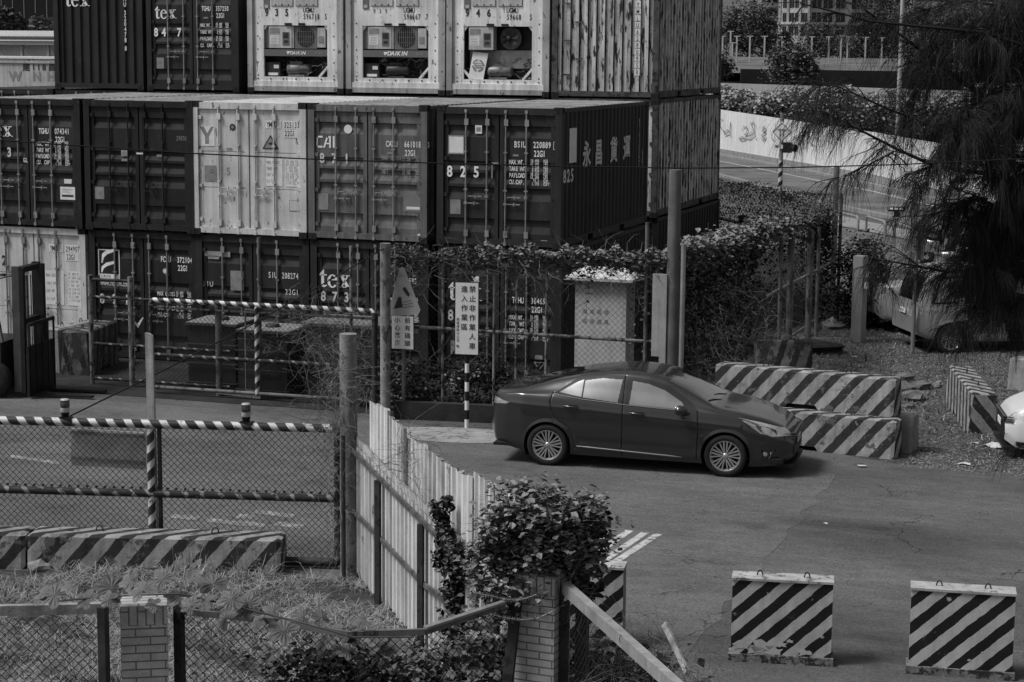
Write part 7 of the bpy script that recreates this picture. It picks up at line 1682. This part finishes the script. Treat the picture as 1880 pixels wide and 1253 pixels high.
# lamp posts and pole
def lamp(px_, y0, y1, D, r, lab, arm=1.):
    P = PD(px_, y1, D); z_ = PD(px_, y0, D).z; t = thing('street_lamp', V3(P.x, P.y, 0), lab, 'street lamp'); mb = MB(WP_).use(WP_, True); mb.tube([(0, 0, 0), (0, 0, z_)], [r, r*.7], 8); mb.build('pole', t)
    mb = MB(WP_); mb.box((0, -.15, z_-.1), (arm, .15, z_+.08)); mb.build('lamp_head', t)
lamp(1651, -60, 160, 118, .16, 'tall pale pole behind the hanging needles', 1.5); lamp(1795, 52, 100, 180, .18, 'pale lamp post under the palm', .7)
# bus
A = gxy(1782, 118); B = gxy(1990, 112); d = (B-A).normalized(); n_ = V3(-d.y, d.x, 0); rz = math.atan2(d.y, d.x); zb_, zt_b = zat(192, 118, 1800)-.4, zat(152, 118, 1800)
t = thing('bus', V3(A.x, A.y, 0), 'white bus with big side windows behind the needles at the right edge', 'bus', rz=rz); L_ = 10.5
mb = MB(WCAR); mb.box((0, 0, .5), (L_, 2.4, zb_+.35)); mb.box((0, 0, zt_b-.28), (L_, 2.4, zt_b)); mb.box((0, .06, zb_+.3), (L_, 2.34, zt_b-.2)); mb.build('body', t)
for k in range(8):
    mb = MB(mat('bus_window', .05, .1, var=.6, vs=1.5, coat=.5)); x = .15+k*1.3; mb.face([V3(x, .05, zb_+.36), V3(x+1.2, .05, zb_+.36), V3(x+1.1, .05, zt_b-.3), V3(x-.1, .05, zt_b-.3)]); mb.build('window', t)
for x in (2., 8.5): mb = MB(TYRE).use(TYRE, True); mb.lathe([(0, 0), (.45, 0), (.5, .04), (.5, .28), (0, .3)], (x, -.02, .5), (0, 1, 0), 20); mb.build('wheel', t)

# ---------------- far left ----------------
HC = mat('old_white_steel', .40, .8, var=.2, vs=1, streak=.25, rust=(.62, .10, 2.5, .6))
Yh = 45.; aL, aR = PY(-60, 103, Yh), PY(140, 103, Yh); H2 = aL.z
t = thing('shipping_container', V3(aL.x, Yh, 0), 'old white long container with hand-painted 建118昌 far left behind the stacks', 'shipping container')
mb = MB(HC); mb.box((0, 0, H2-2.9), (aR.x-aL.x, 2.4, H2-.12)); mb.use(WSTICK); mb.box((-.02, -.04, H2-.10), (aR.x-aL.x+.02, 2.4, H2)); mb.use(GMARK); mb.box((-.02, -.05, H2-.32), (aR.x-aL.x, 0, H2-.28))
def lp_(px_, py_): p = PY(px_, py_, Yh-.012); return V3(p.x-aL.x, -.012, p.z)
mb.use(KMARK); mb.text('建', lp_(41, 131), X_, Z_, .42, bold=.02); mb.text('118', lp_(57, 129), X_, Z_, .28, 1.0, 1.1, .02); mb.text('昌', lp_(88, 131), X_, Z_, .42, bold=.02); mb.use(GMARK); mb.text('W', lp_(22, 148), X_, Z_, .42, .9, 1.1, .05); mb.text('N', lp_(62, 148), X_, Z_, .42, .8, 1., .04); mb.text('H', lp_(88, 148), X_, Z_, .42, .8, 1., .04)
mb.build('side_wall', t); mb = MB(P_DK); mb.box((0, .02, 0), (aR.x-aL.x, 2.4, H2-2.92)); mb.build('lower_container', t)
Yw = 80.; wl, wr = PY(-90, 56, Yw), PY(150, 56, Yw); zr, ze_, zw = wl.z, PY(0, 78, Yw).z, 0
t = thing('warehouse', V3(wl.x, Yw, 0), 'pale warehouse with ribbed eaves at the far left', 'building'); W_ = wr.x-wl.x
mb = MB(WF); mb.box((0, 0, 0), (W_, 12, ze_)); mb.build('wall', t)
mb = MB(mat('eaves_sheet', .40, .7, var=.08, vs=.6)); nz = 60
for k in range(nz):
    x = W_*k/nz; mb.prism([V3(x, -1.2, ze_+.1), V3(x+W_/nz*.9, -1.2, ze_+.1), V3(x+W_/nz*.9, -.6, zr), V3(x, -.6, zr)], (0, .1, 0))
mb.box((0, -1.1, ze_-.15), (W_, 12, ze_+.1)); mb.use(GMARK); mb.box((0, -1.22, (ze_+zr)/2-.03), (W_, -1.0, (ze_+zr)/2+.03)); mb.build('roof', t)
mb = MB(BW)
for k in range(6): x = W_*k/5-.1; mb.box((x, -.9, 0), (x+.15, -.7, ze_)); mb.bar((x+.1, -.8, ze_-.2), (x+1.6, -.8, ze_-2.0), .08, .08)
mb.build('column', t)
t = thing('glass_building', V3(wl.x, 130, 0), 'dark glazed building behind the pale warehouse', 'building'); mb = MB(mat('dark_glazing', .012, .2, var=.2)); p_ = PY(-100, 0, 130); p2_ = PY(170, 0, 130); t.location = (p_.x, 130, 0)
mb.box((0, 0, 0), (p2_.x-p_.x, 10, 26)); mb.build('wall', t); mb = MB(BW3)
for k in range(14): mb.box((k*(p2_.x-p_.x)/13, -.05, 0), (k*(p2_.x-p_.x)/13+.06, 0, 26))
for z in (8, 11.5, 15): mb.box((0, -.06, z), (p2_.x-p_.x, 0, z+.08))
mb.build('glazing_bars', t)
for x, yt, r, m_, lb_ in ((12, 18, 16, LFF, 'dark tree above the warehouse roof, far left'), (70, 36, 15, LFF2, 'pale bushy crown above the warehouse eaves'), (96, 38, 10, LFF2, 'pale crown half behind the dark tex container'), (32, 34, 14, LFF, 'low crown between the two others above the warehouse')): tree(x, yt, 64, 140, r*1.15, lb_, m_, None, 36, 50, grp='trees above the warehouse', lsz=.35)
tree(170, -20, 60, 140, 30, 'tree behind the top row of containers', LFF, None, 20, 30, grp='trees above the warehouse')

# ---------------- hanging casuarina ----------------
NEED = mat('casuarina_needle', .022, .7, var=.35, vs=3, fine=.1, spec=.2); CBK = mat('casuarina_bark', .02, .9, var=.4, vs=8)
TR = PD(2090, 700, 17.); ct = thing('casuarina_tree', V3(TR.x, TR.y, 0), 'dark casuarina with long drooping needles hanging in from the right', 'tree')
mb = MB(CBK).use(CBK, True); mb.tube([(TR.x, TR.y, 0), (TR.x-.1, TR.y+.1, 3.5), (TR.x-.1, TR.y, 7), (TR.x-.3, TR.y, 11)], [.28, .24, .18, .10], 12); mb.build('trunk', ct, True)
LV = V3(-RT.x, -RT.y, 0).normalized()
spots = []
def limb(px, D0, D1, r0, tw, nl, spread, back=.0):
    """px: picture polyline from trunk to tip; twigs and needles grow along it"""
    n = len(px); P = [PD(x, y, D0+(D1-D0)*i/(n-1)) for i, (x, y) in enumerate(px)]; P = [V3(TR.x-.15, TR.y, P[0].z)]+P if px[0][0] > 1860 else P
    m_ = MB(CBK).use(CBK, True); m_.tube(P, [r0*.75*(1-.85*i/(len(P)-1)) for i in range(len(P))], 7); m_.build('branch', ct, True)
    seg = [(P[i], P[i+1]) for i in range(len(P)-1)]; Ls = [(b-a).length for a, b in seg]; tot = sum(Ls)
    for _ in range(int(tw*1.25)):
        u = random.random()**1.25*tot; k = 0
        while k < len(seg)-1 and u > Ls[k]: u -= Ls[k]; k += 1
        a, b = seg[k]; p = a+(b-a)*min(1, u/Ls[k]); d = ((b-a).normalized()*random.uniform(.3, 1.2)+V3(random.gauss(0, .5), random.gauss(0, .5), random.gauss(-.05, .45))).normalized(); pts = [p]
        for q in range(4): d = (d+V3(random.gauss(0, .15), random.gauss(0, .15), -.10+random.gauss(0, .12))).normalized(); pts.append(pts[-1]+d*spread*.25*random.uniform(.6, 1.2)); 
        twm.tube(pts, [.006, .005, .004, .003, .002], 4, cap=False)
        tipx = 940+(pts[-1]-CAM).dot(RT)/(pts[-1]-CAM).dot(FW)*FPX
        for q in range(int(nl*(.55 if tipx < 1640 else .9 if tipx < 1730 else 1.5 if tipx < 1780 else 2.3))): i = random.randrange(4); f = random.random(); spots.append((pts[i]+(pts[i+1]-pts[i])*f, d))
twm = MB(CBK)
limb([(1900, 336), (1800, 318), (1715, 305), (1650, 276), (1590, 245), (1530, 215), (1480, 196)], 17, 15.6, .035, 70, 28, .38)
limb([(1900, 300), (1800, 262), (1700, 228), (1620, 196), (1540, 160), (1490, 152)], 17.2, 16.2, .030, 60, 28, .38)
limb([(1900, 240), (1780, 160), (1700, 100), (1650, 62), (1590, 20), (1570, -10)], 17.4, 16.6, .04, 46, 24, .45)
limb([(1900, 90), (1800, 60), (1700, 50), (1600, 40), (1500, 14), (1470, 8)], 17.0, 16.3, .03, 46, 22, .42)
limb([(1900, 480), (1820, 495), (1740, 500), (1680, 488), (1620, 478), (1590, 486)], 17.2, 16.4, .028, 60, 28, .34)
limb([(1900, 400), (1830, 380), (1790, 360), (1750, 385), (1700, 395)], 17.3, 16.8, .03, 70, 30, .42)
limb([(1900, 540), (1850, 562), (1800, 575), (1770, 592)], 17.2, 16.7, .028, 50, 26, .34)
limb([(1900, 200), (1850, 210), (1790, 240), (1740, 260)], 17.0, 16.6, .03, 70, 30, .45)
limb([(1900, 120), (1850, 100), (1780, 90), (1720, 130), (1680, 160)], 17.3, 17.0, .03, 60, 28, .5)
limb([(1900, 300), (1865, 380), (1845, 450), (1825, 500)], 17.4, 17.1, .03, 70, 30, .40)
limb([(1900, 180), (1840, 160), (1790, 190), (1750, 215)], 17.2, 16.8, .03, 60, 26, .45)
limb([(1900, 20), (1830, 10), (1760, 0), (1700, 20)], 17.2, 16.9, .03, 60, 26, .5)
limb([(1900, 440), (1850, 430), (1800, 440), (1770, 470)], 17.3, 17.0, .03, 50, 26, .4)
limb([(1640, 280), (1600, 300), (1560, 318), (1520, 335)], 16.2, 15.8, .012, 12, 16, .25); limb([(1720, 306), (1690, 350), (1660, 380)], 16.4, 16.2, .012, 10, 16, .3)
limb([(1560, 235), (1520, 225), (1480, 222), (1462, 232)], 16.0, 15.8, .008, 10, 18, .2)
limb([(1900, 820), (1872, 822), (1852, 828)], 16.8, 16.5, .012, 14, 9, .12)
twm.build('twigs', ct, True)
Sx = np.array([tuple(p) for p, d in spots]); Dx = np.array([tuple(d) for p, d in spots]); rep = 2
Sx = np.repeat(Sx, rep, 0)+rng.normal(size=(len(Sx)*rep, 3))*.012; Dx = np.repeat(Dx, rep, 0); n = len(Sx)
d = Dx*.8+rng.normal(size=(n, 3))*.30; d /= np.linalg.norm(d, axis=1)[:, None]; L_ = .14+.19*rng.random(n); P = [Sx]; dd_ = d
for k in range(4): dd_ = dd_+np.array([0, 0, -.42]); dd_ = dd_/np.linalg.norm(dd_, axis=1)[:, None]; P.append(P[-1]+dd_*(L_/4)[:, None])
sdv = np.cross(d, np.array(FW)); sdv /= np.maximum(np.linalg.norm(sdv, axis=1), 1e-3)[:, None]; sdv = sdv*.5+rng.normal(size=(n, 3))*.5; sdv /= np.linalg.norm(sdv, axis=1)[:, None]
wv = .0018; rows = []
for k, p in enumerate(P): rows += [p-sdv*wv*(1-.12*k), p+sdv*wv*(1-.12*k)]
Vv = np.stack(rows, 1).reshape(-1, 3)-np.array(ct.location); b_ = np.arange(n)*10
F = np.concatenate([np.stack([b_+2*k, b_+2*k+1, b_+2*k+3, b_+2*k+2], 1) for k in range(4)]).tolist()
me = bpy.data.meshes.new('needles'); me.from_pydata(Vv.tolist(), [], F); me.materials.append(NEED); me.update(); o = bpy.data.objects.new('needles', me); COL.objects.link(o); o.parent = ct
print('needles', n)
